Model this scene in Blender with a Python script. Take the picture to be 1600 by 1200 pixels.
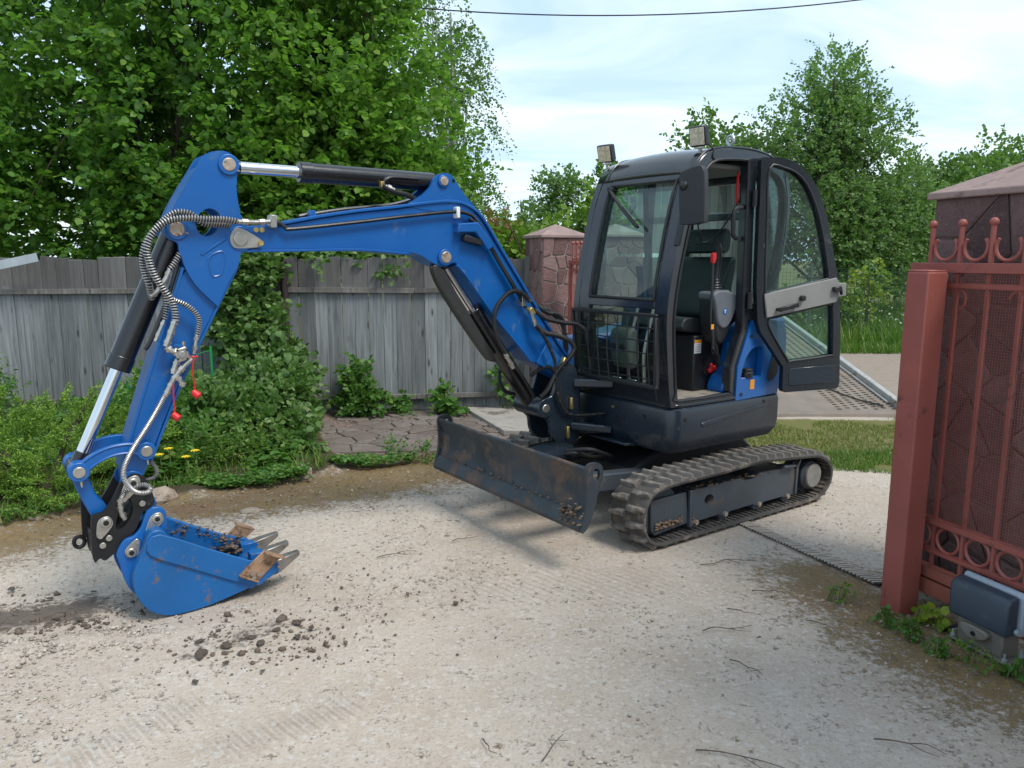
import bpy, bmesh, math, random
import numpy as np
from mathutils import Vector, Matrix, noise as mnoise
from mathutils.geometry import tessellate_polygon

random.seed(7); RNG = np.random.default_rng(11)
SC = bpy.context.scene; COL = SC.collection
for o_ in list(bpy.data.objects): bpy.data.objects.remove(o_)
R = math.radians

# ---------------------------------------------------------------- camera, sky, sun, exposure
cam_d = bpy.data.cameras.new('camera'); cam = bpy.data.objects.new('camera', cam_d); COL.objects.link(cam)
cam.location = (0, 0, 1.65); cam.rotation_euler = (R(90 - 9.3), 0, 0)
cam_d.lens = 27.0; cam_d.sensor_width = 36.0; cam_d.clip_start = 0.05; cam_d.clip_end = 2000
SC.camera = cam

SUN_TO = Vector((0.77, -0.64, 0)).normalized(); SUN_EL = R(56)
world = bpy.data.worlds.new('World'); SC.world = world; world.use_nodes = True
wn = world.node_tree.nodes; wl = world.node_tree.links; wn.clear()
w_out = wn.new('ShaderNodeOutputWorld'); w_bg = wn.new('ShaderNodeBackground'); w_bg.inputs['Strength'].default_value = 0.13
sky = wn.new('ShaderNodeTexSky'); sky.sky_type = 'NISHITA'; sky.sun_disc = False
sky.sun_elevation = SUN_EL; sky.sun_rotation = math.atan2(SUN_TO.x, SUN_TO.y)
sky.air_density = 1.0; sky.dust_density = 1.2; sky.ozone_density = 1.6
# thin high cloud veil, laid out on a plane far overhead (direction divided by its height)
w_tc = wn.new('ShaderNodeTexCoord'); w_sep = wn.new('ShaderNodeSeparateXYZ'); wl.new(w_tc.outputs['Generated'], w_sep.inputs[0])
w_max = wn.new('ShaderNodeMath'); w_max.operation = 'MAXIMUM'; wl.new(w_sep.outputs['Z'], w_max.inputs[0]); w_max.inputs[1].default_value = 0.0
w_add = wn.new('ShaderNodeMath'); w_add.operation = 'ADD'; wl.new(w_max.outputs[0], w_add.inputs[0]); w_add.inputs[1].default_value = 0.22
w_div = wn.new('ShaderNodeVectorMath'); w_div.operation = 'DIVIDE'; wl.new(w_tc.outputs['Generated'], w_div.inputs[0])
w_cmb = wn.new('ShaderNodeCombineXYZ')
for i_ in range(3): wl.new(w_add.outputs[0], w_cmb.inputs[i_])
wl.new(w_cmb.outputs[0], w_div.inputs[1])
w_map = wn.new('ShaderNodeMapping'); w_map.inputs['Scale'].default_value = (0.8, 1.5, 1.0); w_map.inputs['Rotation'].default_value = (0, 0, 0.5); w_map.inputs['Location'].default_value = (0.6, 0.2, 0)
wl.new(w_div.outputs[0], w_map.inputs['Vector'])
w_noise = wn.new('ShaderNodeTexNoise'); w_noise.inputs['Scale'].default_value = 1.6; w_noise.inputs['Detail'].default_value = 7; w_noise.inputs['Roughness'].default_value = 0.55; w_noise.inputs['Distortion'].default_value = 0.6
wl.new(w_map.outputs[0], w_noise.inputs['Vector'])
w_ramp = wn.new('ShaderNodeValToRGB'); w_ramp.color_ramp.elements[0].position = 0.38; w_ramp.color_ramp.elements[0].color = (0.0, 0.0, 0.0, 1)
w_ramp.color_ramp.elements[1].position = 0.64; w_ramp.color_ramp.elements[1].color = (1, 1, 1, 1)
wl.new(w_noise.outputs['Fac'], w_ramp.inputs[0])
w_mix = wn.new('ShaderNodeMix'); w_mix.data_type = 'RGBA'
w_tone = wn.new('ShaderNodeMix'); w_tone.data_type = 'RGBA'; w_tone.inputs[6].default_value = (2.1, 2.85, 3.65, 1); w_tone.inputs[7].default_value = (3.4, 3.9, 4.2, 1); wl.new(w_ramp.outputs[0], w_tone.inputs[0])   # grey-blue and white veils
w_mix.inputs[0].default_value = 0.84; wl.new(sky.outputs[0], w_mix.inputs[6]); wl.new(w_tone.outputs[2], w_mix.inputs[7])
wl.new(w_mix.outputs[2], w_bg.inputs['Color']); wl.new(w_bg.outputs[0], w_out.inputs[0])

sun_d = bpy.data.lights.new('sun', 'SUN'); sun_d.energy = 1.3; sun_d.angle = R(20.0); sun_d.color = (1.0, 0.95, 0.87)
sun = bpy.data.objects.new('sun', sun_d); COL.objects.link(sun)
sun_dir = Vector((SUN_TO.x * math.cos(SUN_EL), SUN_TO.y * math.cos(SUN_EL), math.sin(SUN_EL)))
sun.rotation_euler = (-sun_dir).to_track_quat('-Z', 'Y').to_euler(); sun.location = sun_dir * 30
SC.view_settings.view_transform = 'Standard'; SC.view_settings.look = 'None'; SC.view_settings.gamma = 1.0
SC.view_settings.use_curve_mapping = False; SC.view_settings.exposure = 1.24
SC.cycles.max_bounces = 8; SC.cycles.transparent_max_bounces = 12; SC.cycles.transmission_bounces = 6
SC.cycles.use_denoising = True

# ---------------------------------------------------------------- helpers
def tag(o, label=None, cat=None, group=None, kind=None):
    if label: o['label'] = label
    if cat: o['category'] = cat
    if group: o['group'] = group
    if kind: o['kind'] = kind
    return o

def empty(name, loc=(0, 0, 0), rz=0.0):
    o = bpy.data.objects.new(name, None); COL.objects.link(o); o.location = loc; o.rotation_euler = (0, 0, rz)
    o.empty_display_size = 0.1
    return o

def link(name, me, mat=None, parent=None, bev=0.0, seg=2, smooth=35):
    if mat is not None:
        me.materials.clear(); me.materials.append(mat)
    o = bpy.data.objects.new(name, me); COL.objects.link(o)
    if parent is not None: o.parent = parent
    if smooth:
        me.polygons.foreach_set('use_smooth', [True] * len(me.polygons)); me.set_sharp_from_angle(angle=R(smooth))
    if bev:
        m = o.modifiers.new('bevel', 'BEVEL'); m.width = bev; m.segments = seg; m.limit_method = 'ANGLE'; m.angle_limit = R(38); m.use_clamp_overlap = True
    return o

def frame(d, up=Vector((0, 0, 1))):
    d = Vector(d).normalized()
    if abs(d.dot(up)) > 0.97: up = Vector((0, 1, 0)) if abs(d.y) < 0.9 else Vector((1, 0, 0))
    s = d.cross(up).normalized(); u = s.cross(d).normalized()
    return s, u, d

def sm(pts, n=4, closed=True):
    """Catmull-Rom through 2D or 3D points"""
    P = [np.array(p, float) for p in pts]; N = len(P); out = []
    rng = range(N) if closed else range(N - 1)
    for i in rng:
        if closed: a, b, c, d = P[i - 1], P[i], P[(i + 1) % N], P[(i + 2) % N]
        else: a, b, c, d = P[max(i - 1, 0)], P[i], P[i + 1], P[min(i + 2, N - 1)]
        for k in range(n):
            t = k / n
            out.append(0.5 * ((2 * b) + (c - a) * t + (2 * a - 5 * b + 4 * c - d) * t * t + (3 * b - 3 * c + d - a) * t ** 3))
    if not closed: out.append(P[-1])
    return [tuple(q) for q in out]

def circ(cx, cz, r, n=20, a0=0.0, a1=2 * math.pi):
    full = abs(a1 - a0 - 2 * math.pi) < 1e-6
    m = n if full else n + 1
    return [(cx + r * math.cos(a0 + (a1 - a0) * i / n), cz + r * math.sin(a0 + (a1 - a0) * i / n)) for i in range(m)]

class MB:
    def __init__(s): s.v = []; s.f = []
    def add(s, v, f):
        o = len(s.v); s.v.extend([tuple(q) for q in v]); s.f.extend([tuple(i + o for i in q) for q in f]); return s
    def box(s, c, size, rot=None):
        x, y, z = size[0] / 2, size[1] / 2, size[2] / 2
        V = [Vector(q) for q in ((-x, -y, -z), (x, -y, -z), (x, y, -z), (-x, y, -z), (-x, -y, z), (x, -y, z), (x, y, z), (-x, y, z))]
        if rot is not None:
            M = rot if isinstance(rot, Matrix) else Matrix.Rotation(rot, 3, 'Z')
            V = [M @ q for q in V]
        c = Vector(c)
        return s.add([q + c for q in V], [(0, 3, 2, 1), (4, 5, 6, 7), (0, 1, 5, 4), (1, 2, 6, 5), (2, 3, 7, 6), (3, 0, 4, 7)])
    def bar(s, p0, p1, w, h, up=Vector((0, 0, 1))):
        """rectangular bar between two points: w sideways, h along up"""
        p0 = Vector(p0); p1 = Vector(p1); a, u, d = frame(p1 - p0, Vector(up)); V = []
        for p in (p0, p1):
            for i, j in ((-1, -1), (1, -1), (1, 1), (-1, 1)): V.append(p + a * i * w / 2 + u * j * h / 2)
        return s.add(V, [(0, 1, 2, 3), (4, 7, 6, 5), (0, 4, 5, 1), (1, 5, 6, 2), (2, 6, 7, 3), (3, 7, 4, 0)])
    def cyl(s, p0, p1, r0, r1=None, n=16, cap=True):
        r1 = r0 if r1 is None else r1
        p0 = Vector(p0); p1 = Vector(p1); a, u, d = frame(p1 - p0); V = []
        for p, r in ((p0, r0), (p1, r1)):
            for i in range(n):
                t = 2 * math.pi * i / n; V.append(p + a * math.cos(t) * r + u * math.sin(t) * r)
        F = [(i, (i + 1) % n, n + (i + 1) % n, n + i) for i in range(n)]
        if cap: F += [tuple(range(n - 1, -1, -1)), tuple(range(n, 2 * n))]
        return s.add(V, F)
    def tube(s, pts, r, n=8, cap=True):
        P = [Vector(p) for p in pts]; m = len(P); V = []; F = []
        rr = r if hasattr(r, '__len__') else [r] * m
        a = None
        for i, p in enumerate(P):
            d = (P[min(i + 1, m - 1)] - P[max(i - 1, 0)])
            if d.length < 1e-9: d = Vector((0, 0, 1))
            d.normalize()
            if a is None: a, u, _ = frame(d)
            else:
                a = (a - d * a.dot(d))
                a = a.normalized() if a.length > 1e-6 else frame(d)[0]
                u = a.cross(d).normalized()
            u = a.cross(d).normalized()
            for k in range(n):
                t = 2 * math.pi * k / n; V.append(p + (a * math.cos(t) + u * math.sin(t)) * rr[i])
        for i in range(m - 1):
            for k in range(n): F.append((i * n + k, (i + 1) * n + k, (i + 1) * n + (k + 1) % n, i * n + (k + 1) % n))
        if cap: F += [tuple(range(n)), tuple(range(m * n - 1, (m - 1) * n - 1, -1))]
        return s.add(V, F)
    def coil(s, pts, r, wire, pitch, n=5):
        """spring wound round a path"""
        P = [Vector(p) for p in sm(pts, 10, False)]
        L = [0.0]
        for i in range(1, len(P)): L.append(L[-1] + (P[i] - P[i - 1]).length)
        tot = L[-1]; turns = tot / pitch; steps = int(turns * 9); out = []; j = 0; a = None
        for k in range(steps + 1):
            q = tot * k / steps
            while j < len(L) - 2 and L[j + 1] < q: j += 1
            t = (q - L[j]) / max(L[j + 1] - L[j], 1e-9); p = P[j].lerp(P[j + 1], t); d = (P[j + 1] - P[j]).normalized()
            if a is None: a = frame(d)[0]
            a = (a - d * a.dot(d)).normalized(); u = a.cross(d)
            an = 2 * math.pi * q / pitch; out.append(p + (a * math.cos(an) + u * math.sin(an)) * r)
        return s.tube(out, wire, 4)
    def sphere(s, c, r, n=12, m=8, sx=1, sy=1, sz=1):
        c = Vector(c); V = [c + Vector((0, 0, r * sz))]; F = []
        for i in range(1, m):
            th = math.pi * i / m
            for k in range(n):
                ph = 2 * math.pi * k / n; V.append(c + Vector((r * sx * math.sin(th) * math.cos(ph), r * sy * math.sin(th) * math.sin(ph), r * sz * math.cos(th))))
        V.append(c - Vector((0, 0, r * sz))); L_ = len(V) - 1
        for k in range(n):
            F.append((0, 1 + k, 1 + (k + 1) % n)); F.append((L_, L_ - n + (k + 1) % n, L_ - n + k))
        for i in range(m - 2):
            for k in range(n): F.append((1 + i * n + k, 1 + (i + 1) * n + k, 1 + (i + 1) * n + (k + 1) % n, 1 + i * n + (k + 1) % n))
        return s.add(V, F)
    def plate(s, outline, y0, y1, holes=(), to=None):
        """prism: outline in (x, z), between y0 and y1; `to` maps (x, y, z)"""
        loops = [list(outline)] + [list(h) for h in holes]
        ar = sum(loops[0][i][0] * loops[0][(i + 1) % len(loops[0])][1] - loops[0][(i + 1) % len(loops[0])][0] * loops[0][i][1] for i in range(len(loops[0])))
        if ar < 0: loops[0].reverse()
        for h in loops[1:]:
            ah = sum(h[i][0] * h[(i + 1) % len(h)][1] - h[(i + 1) % len(h)][0] * h[i][1] for i in range(len(h)))
            if ah > 0: h.reverse()
        flat = [q for l in loops for q in l]; n = len(flat)
        T = to or (lambda x, y, z: (x, y, z))
        V = [T(x, y0, z) for x, z in flat] + [T(x, y1, z) for x, z in flat]; F = []
        if len(loops) == 1:
            F += [tuple(range(n)), tuple(range(2 * n - 1, n - 1, -1))]
        else:
            for t in tessellate_polygon([[Vector((x, z, 0)) for x, z in l] for l in loops]):
                a, b, c = t
                cr = (flat[b][0] - flat[a][0]) * (flat[c][1] - flat[a][1]) - (flat[b][1] - flat[a][1]) * (flat[c][0] - flat[a][0])
                if cr < 0: b, c = c, b
                F.append((a, b, c)); F.append((n + a, n + c, n + b))
        o = 0
        for l in loops:
            m = len(l)
            for i in range(m): F.append((o + i, n + o + i, n + o + (i + 1) % m, o + (i + 1) % m))
            o += m
        return s.add(V, F)
    def mesh(s, name):
        me = bpy.data.meshes.new(name); me.from_pydata([tuple(q) for q in s.v], [], s.f); me.update(); return me
    def build(s, name, mat, parent=None, bev=0.0, seg=2, smooth=35):
        me = s.mesh(name)
        bm = bmesh.new(); bm.from_mesh(me); bmesh.ops.recalc_face_normals(bm, faces=bm.faces); bm.to_mesh(me); bm.free()
        return link(name, me, mat, parent, bev, seg, smooth)

def copy_tree(o, parent=None):
    c = o.copy(); COL.objects.link(c); c.parent = parent
    for ch in list(o.children): copy_tree(ch, c)
    return c

def big_mesh(name, V, F4, mat, parent=None, smooth=False):
    """numpy mesh of quads/tris (all faces same size)"""
    V = np.asarray(V, np.float32).reshape(-1, 3); F4 = np.asarray(F4, np.int32); k = F4.shape[1]
    me = bpy.data.meshes.new(name); me.vertices.add(len(V)); me.vertices.foreach_set('co', V.ravel())
    me.loops.add(F4.size); me.loops.foreach_set('vertex_index', F4.ravel())
    me.polygons.add(len(F4)); me.polygons.foreach_set('loop_start', np.arange(0, F4.size, k, dtype=np.int32))
    me.update(calc_edges=True); me.validate()
    if smooth: me.polygons.foreach_set('use_smooth', [True] * len(me.polygons))
    if mat: me.materials.append(mat)
    o = bpy.data.objects.new(name, me); COL.objects.link(o)
    if parent is not None: o.parent = parent
    return o

# ---------------------------------------------------------------- materials
class N:
    def __init__(s, name):
        s.m = bpy.data.materials.new(name); s.m.use_nodes = True; s.t = s.m.node_tree; s.t.nodes.clear()
        s.out = s.t.nodes.new('ShaderNodeOutputMaterial')
    def n(s, typ, **kw):
        nd = s.t.nodes.new('ShaderNode' + typ)
        for k, v in kw.items():
            if hasattr(nd, k): setattr(nd, k, v)
        return nd
    def l(s, a, b): s.t.links.new(a, b)
    def noise(s, vec, scale, detail=4, rough=0.55, dist=0.0):
        nd = s.n('TexNoise'); nd.inputs['Scale'].default_value = scale; nd.inputs['Detail'].default_value = detail
        nd.inputs['Roughness'].default_value = rough; nd.inputs['Distortion'].default_value = dist
        if vec is not None: s.l(vec, nd.inputs['Vector'])
        return nd.outputs['Fac']
    def ramp(s, fac, p0, p1, c0=(0, 0, 0, 1), c1=(1, 1, 1, 1)):
        nd = s.n('ValToRGB'); e = nd.color_ramp.elements; e[0].position = p0; e[1].position = p1; e[0].color = c0; e[1].color = c1
        s.l(fac, nd.inputs[0]); return nd.outputs[0]
    def mix(s, fac, a, b):
        nd = s.n('Mix'); nd.data_type = 'RGBA'
        for sock, val in ((0, fac), (6, a), (7, b)):
            if isinstance(val, (int, float)): nd.inputs[sock].default_value = val
            elif isinstance(val, tuple): nd.inputs[sock].default_value = val if len(val) == 4 else (*val, 1)
            else: s.l(val, nd.inputs[sock])
        return nd.outputs[2]
    def math(s, op, a, b=0.0, c=None):
        nd = s.n('Math'); nd.operation = op
        for i, val in enumerate((a, b) if c is None else (a, b, c)):
            if isinstance(val, (int, float)): nd.inputs[i].default_value = val
            else: s.l(val, nd.inputs[i])
        return nd.outputs[0]
    def bump(s, h, strength=0.3, dist=0.01, prev=None):
        nd = s.n('Bump'); nd.inputs['Strength'].default_value = strength; nd.inputs['Distance'].default_value = dist; s.l(h, nd.inputs['Height'])
        if prev is not None: s.l(prev, nd.inputs['Normal'])
        return nd.outputs[0]
    def coord(s, kind='Object', scale=None):
        tc = s.n('TexCoord'); v = tc.outputs[kind]
        if scale:
            mp = s.n('Mapping'); mp.inputs['Scale'].default_value = scale; s.l(v, mp.inputs['Vector']); v = mp.outputs[0]
        return v
    def bsdf(s, col, rough=0.5, metal=0.0, normal=None, spec=None, coat=0.0):
        b = s.n('BsdfPrincipled')
        for key, val in (('Base Color', col), ('Roughness', rough), ('Metallic', metal)):
            if isinstance(val, (int, float)): b.inputs[key].default_value = val
            elif isinstance(val, tuple): b.inputs[key].default_value = val if len(val) == 4 else (*val, 1)
            else: s.l(val, b.inputs[key])
        if normal is not None: s.l(normal, b.inputs['Normal'])
        if spec is not None: b.inputs['Specular IOR Level'].default_value = spec
        if coat: b.inputs['Coat Weight'].default_value = coat; b.inputs['Coat Roughness'].default_value = 0.12
        s.l(b.outputs[0], s.out.inputs[0]); return b

def dk(c, k): return tuple(min(1, x * k) for x in c)

def paint(name, col, rough=0.4, metal=0.0, var=0.18, scale=5.0, dirt=None, dirt_amt=0.5, dirt_scale=7.0, bump=0.05, bscale=90, coat=0.0, spec=None):
    """painted or bare surface with uneven tone, fine relief and optional clinging dirt"""
    m = N(name); v = m.coord('Object')
    n1 = m.noise(v, scale, 5); base = m.mix(m.ramp(n1, 0.3, 0.7), dk(col, 1 - var), dk(col, 1 + var))
    r = m.math('MULTIPLY_ADD', m.noise(v, scale * 2.7, 4), 0.3, rough - 0.12)
    h = m.noise(v, bscale, 3)
    if dirt:
        d1 = m.noise(v, dirt_scale, 8, 0.7, 0.3); mask = m.ramp(d1, 0.66 - 0.3 * dirt_amt, 0.72 - 0.2 * dirt_amt)
        dcol = m.mix(m.noise(v, 60, 3), dk(dirt, 0.6), dk(dirt, 1.25))
        base = m.mix(mask, base, dcol); r = m.math('MULTIPLY_ADD', mask, 0.4, r)
        h = m.math('ADD', h, m.math('MULTIPLY', mask, 1.2))
    m.bsdf(base, r, metal, m.bump(h, bump, 0.01) if bump else None, spec, coat)
    return m.m

def glass(name, tint, gloss=1.0):
    m = N(name); tr = m.n('BsdfTransparent'); tr.inputs[0].default_value = (*tint, 1)
    gl = m.n('BsdfGlossy'); gl.inputs['Roughness'].default_value = 0.02; gl.inputs['Color'].default_value = (gloss, gloss, gloss, 1)
    lw = m.n('LayerWeight'); lw.inputs[0].default_value = 0.5; fr_ = m.math('MULTIPLY_ADD', m.math('POWER', lw.outputs['Facing'], 4.0), 0.9, 0.05)
    v = m.coord('Object'); haze = m.ramp(m.noise(v, 3.5, 6, 0.65, 0.8), 0.45, 0.85)
    df = m.n('BsdfDiffuse'); df.inputs[0].default_value = (0.55, 0.56, 0.55, 1)
    mx = m.n('MixShader'); m.l(fr_, mx.inputs[0]); m.l(tr.outputs[0], mx.inputs[1]); m.l(gl.outputs[0], mx.inputs[2])
    m2 = m.n('MixShader'); m.l(m.math('MULTIPLY_ADD', haze, 0.05, 0.004), m2.inputs[0]); m.l(mx.outputs[0], m2.inputs[1]); m.l(df.outputs[0], m2.inputs[2])
    m.l(m2.outputs[0], m.out.inputs[0]); return m.m

def leafmat(name, c0, c1, c2=None, trans=0.35, rough=0.5):
    """leaf: tone differs from leaf to leaf, light passes through"""
    m = N(name); g = m.n('NewGeometry'); rnd = g.outputs['Random Per Island']
    nd = m.n('ValToRGB'); e = nd.color_ramp.elements; e[0].color = (*c0, 1); e[1].color = (*c1, 1); e[0].position = 0.1; e[1].position = 0.85
    if c2:
        q = e.new(0.97); q.color = (*c2, 1)
    m.l(rnd, nd.inputs[0]); col = nd.outputs[0]
    b = m.n('BsdfPrincipled'); m.l(col, b.inputs['Base Color']); b.inputs['Roughness'].default_value = rough; b.inputs['Specular IOR Level'].default_value = 0.35
    t = m.n('BsdfTranslucent'); tc = m.mix(0.55, col, (0.19, 0.44, 0.035)); m.l(tc, t.inputs[0])
    mx = m.n('MixShader'); mx.inputs[0].default_value = trans; m.l(b.outputs[0], mx.inputs[1]); m.l(t.outputs[0], mx.inputs[2]); m.l(mx.outputs[0], m.out.inputs[0])
    return m.m
# ================================================================ materials used by the setting
M = {}
def wood_mat(name, c0, c1, stain):
    m = N(name); v = m.coord('Object'); oi = m.n('ObjectInfo')
    off = m.n('VectorMath'); off.operation = 'ADD'; m.l(v, off.inputs[0])
    cb = m.n('CombineXYZ'); m.l(m.math('MULTIPLY', oi.outputs['Random'], 37.0), cb.inputs[0]); m.l(m.math('MULTIPLY', oi.outputs['Random'], 91.0), cb.inputs[2]); m.l(cb.outputs[0], off.inputs[1])
    mp = m.n('Mapping'); mp.inputs['Scale'].default_value = (38, 38, 1.6); m.l(off.outputs[0], mp.inputs['Vector'])
    g = m.noise(mp.outputs[0], 1.0, 6, 0.65, 0.7); big = m.noise(off.outputs[0], 2.2, 5, 0.6)
    col = m.mix(m.ramp(g, 0.3, 0.72), c0, c1)
    col = m.mix(m.math('MULTIPLY', m.ramp(big, 0.42, 0.75), 0.55), col, stain)
    # knots
    mk = m.n('Mapping'); mk.inputs['Scale'].default_value = (9, 9, 2.6); m.l(off.outputs[0], mk.inputs['Vector'])
    vo = m.n('TexVoronoi'); vo.inputs['Scale'].default_value = 1.0; m.l(mk.outputs[0], vo.inputs['Vector'])
    kn = m.ramp(vo.outputs['Distance'], 0.05, 0.16, (1, 1, 1, 1), (0, 0, 0, 1)); col = m.mix(m.math('MULTIPLY', kn, 0.92), col, (0.035, 0.03, 0.026))
    sx = m.n('SeparateXYZ'); m.l(v, sx.inputs[0]); tp = m.ramp(m.math('ADD', sx.outputs['Z'], m.math('MULTIPLY_ADD', big, 0.16, -0.08)), 1.30 / 2, 1.36 / 2) if False else m.ramp(m.math('MULTIPLY', m.math('ADD', sx.outputs['Z'], m.math('MULTIPLY_ADD', big, 0.2, -0.1)), 0.5), 0.645, 0.675)
    col = m.mix(m.math('MULTIPLY', tp, 0.7), col, m.mix(g, (0.042, 0.036, 0.032), (0.125, 0.112, 0.10)))
    hs = m.n('HueSaturation'); m.l(col, hs.inputs['Color']); m.l(m.math('MULTIPLY_ADD', oi.outputs['Random'], 0.55, 0.72), hs.inputs['Value'])
    m.bsdf(hs.outputs[0], 0.85, 0, m.bump(g, 0.5, 0.004)); return m.m
M['wood'] = wood_mat('weathered_wood', (0.095, 0.100, 0.102), (0.265, 0.28, 0.285), (0.16, 0.17, 0.165))
M['wood_dark'] = wood_mat('weathered_rail_wood', (0.075, 0.07, 0.063), (0.19, 0.18, 0.165), (0.11, 0.10, 0.085))
M['red'] = paint('oxide_red_paint', (0.275, 0.074, 0.058), 0.5, 0, 0.16, 3, (0.14, 0.05, 0.035), 0.22, 9, 0.10, 60)
M['red_faded'] = paint('faded_red_paint', (0.28, 0.085, 0.058), 0.55, 0, 0.2, 6, (0.30, 0.16, 0.13), 0.15, 14, 0.08, 60)
M['mortar'] = paint('mortar', (0.36, 0.29, 0.265), 0.9, 0, 0.25, 9, None, 0, 1, 0.4, 70)
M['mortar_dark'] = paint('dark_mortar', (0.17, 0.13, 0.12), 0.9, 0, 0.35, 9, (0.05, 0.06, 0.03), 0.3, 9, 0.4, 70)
def stone_mat(name, c0, c1, c2):
    m = N(name); v = m.coord('Object'); oi = m.n('ObjectInfo')
    nd = m.n('ValToRGB'); e = nd.color_ramp.elements; e[0].color = (*c0, 1); e[1].color = (*c2, 1); q = e.new(0.5); q.color = (*c1, 1); m.l(oi.outputs['Random'], nd.inputs[0])
    n1 = m.noise(v, 14, 7, 0.7, 0.5); n2 = m.noise(v, 70, 4)
    col = m.mix(m.ramp(n1, 0.3, 0.75), m.mix(0.45, nd.outputs[0], (0.02, 0.014, 0.014)), nd.outputs[0])
    col = m.mix(m.math('MULTIPLY', m.ramp(n2, 0.62, 0.75), 0.35), col, (0.35, 0.29, 0.28))
    m.bsdf(col, 0.78, 0, m.bump(m.math('ADD', n1, m.math('MULTIPLY', n2, 0.6)), 0.9, 0.014)); return m.m
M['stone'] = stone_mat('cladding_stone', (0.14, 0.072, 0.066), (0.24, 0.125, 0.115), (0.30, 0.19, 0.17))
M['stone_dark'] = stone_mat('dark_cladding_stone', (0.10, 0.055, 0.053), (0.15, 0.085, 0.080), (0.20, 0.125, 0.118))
M['cap'] = paint('cap_stone', (0.285, 0.20, 0.18), 0.85, 0, 0.18, 5, (0.14, 0.10, 0.085), 0.35, 5, 0.35, 45)
M['concrete'] = paint('old_concrete', (0.30, 0.275, 0.24), 0.9, 0, 0.2, 4, (0.15, 0.13, 0.10), 0.35, 4, 0.35, 60)
M['steel_pipe'] = paint('brown_pipe', (0.045, 0.032, 0.030), 0.6, 0.2, 0.3, 8, (0.12, 0.05, 0.03), 0.3, 12)
M['galv'] = paint('galvanised_sheet', (0.42, 0.46, 0.48), 0.45, 0.5, 0.12, 6, None, 0, 1, 0.03)
M['alu'] = paint('worn_aluminium_deck', (0.185, 0.155, 0.125), 0.85, 0.0, 0.2, 3, (0.26, 0.20, 0.15), 0.5, 2.2, 0.12, 40)
M['alu_rail'] = paint('aluminium_rail', (0.40, 0.39, 0.37), 0.5, 0.3, 0.15, 5, (0.2, 0.16, 0.12), 0.35, 5)
M['black_steel'] = paint('black_steel', (0.012, 0.012, 0.013), 0.5, 0.2, 0.3)
M['void'] = paint('channel_dark', (0.022, 0.018, 0.015), 0.95, 0, 0.3, 20)  # near-black flat sheet, stands in for the depth of a sunken channel
M['grate'] = paint('dusty_grate', (0.40, 0.34, 0.28), 0.85, 0.0, 0.3, 16, (0.40, 0.35, 0.30), 0.5, 20)

# ================================================================ ground: one sheet, finer near the camera
def seg_dist(P, pts):
    d = np.full(len(P), 1e9)
    for (ax, ay), (bx, by) in zip(pts[:-1], pts[1:]):
        a = np.array([ax, ay]); b = np.array([bx, by]) - a; t = np.clip(((P - a) @ b) / (b @ b), 0, 1)
        d = np.minimum(d, np.linalg.norm(P - a - t[:, None] * b, axis=1))
    return d
def inside(P, poly):
    c = np.zeros(len(P), bool); n = len(poly)
    for i in range(n):
        x0, y0 = poly[i]; x1, y1 = poly[(i + 1) % n]
        k = ((y0 > P[:, 1]) != (y1 > P[:, 1])) & (P[:, 0] < (x1 - x0) * (P[:, 1] - y0) / (y1 - y0 + 1e-12) + x0); c ^= k
    return c
def sdf(P, poly):
    d = seg_dist(P, list(poly) + [poly[0]]); return np.where(inside(P, poly), d, -d)
def sstep(x, a, b):
    t = np.clip((x - a) / (b - a), 0, 1); return t * t * (3 - 2 * t)

BED = [(-9, 3.7), (-3.3, 4.25), (-2.95, 4.8), (-2.34, 5.12), (-1.85, 5.35), (-1.5, 5.7), (-1.35, 6.1), (-1.65, 6.7), (-1.9, 7.4), (-1.95, 8.3), (-9, 7.7)]
MOSS_LINE = [(-4.0, 3.9), (-3.1, 4.3), (-2.6, 4.8), (-2.0, 5.0), (-1.4, 5.35), (-0.8, 5.75), (-0.35, 6.2)]
GRASS_R = [(2.0, 6.1), (3.0, 5.75), (5.5, 5.9), (6.0, 7.7), (3.0, 7.85), (1.2, 8.0)]
def g1(a, b, s): return np.arange(a, b, s)
xs = np.concatenate([-np.geomspace(300, 9, 16), g1(-8.5, -4.2, .25), g1(-4.2, 3.4, .045), g1(3.4, 8, .2), np.geomspace(8.3, 300, 16)])
ys = np.concatenate([g1(-30, 0, 5), g1(0, 1.4, .2), g1(1.4, 8.4, .045), g1(8.4, 15, .25), np.geomspace(15.5, 500, 18)])
GX, GY = np.meshgrid(xs, ys); P2 = np.stack([GX.ravel(), GY.ravel()], 1)
near = sstep(P2[:, 1], 14, 9) * sstep(np.abs(P2[:, 0]), 9, 5)
bed = sstep(sdf(P2, BED), -0.08, 0.12)
def nz(P, s, seed=0.0):
    return np.array([mnoise.noise(Vector((x * s + seed, y * s - seed, seed))) for x, y in P])
n_lo = nz(P2, 0.8, 3.1) * near; n_mid = nz(P2, 3.1, 7.7) * near; n_hi = nz(P2, 11.0, 1.7) * near
z = 0.012 * n_lo + 0.006 * n_mid + 0.004 * n_hi
ridge = np.exp(-(seg_dist(P2, [(-3.0, 3.02), (-2.2, 3.02), (-1.5, 3.2)]) / 0.09) ** 2); z += ridge * (0.018 + 0.012 * n_hi)
soilm = np.exp(-(seg_dist(P2, [(-2.6, 3.2), (-2.05, 3.42)]) / 0.17) ** 2) + 0.5 * np.exp(-(seg_dist(P2, [(-1.35, 3.02), (-1.05, 3.25)]) / 0.13) ** 2)
z += soilm * (0.012 + 0.02 * np.abs(n_hi)); z += bed * (0.03 + 0.05 * np.abs(n_mid))
z *= sstep(np.hypot(P2[:, 0], P2[:, 1] - 5), 60, 30)
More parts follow.
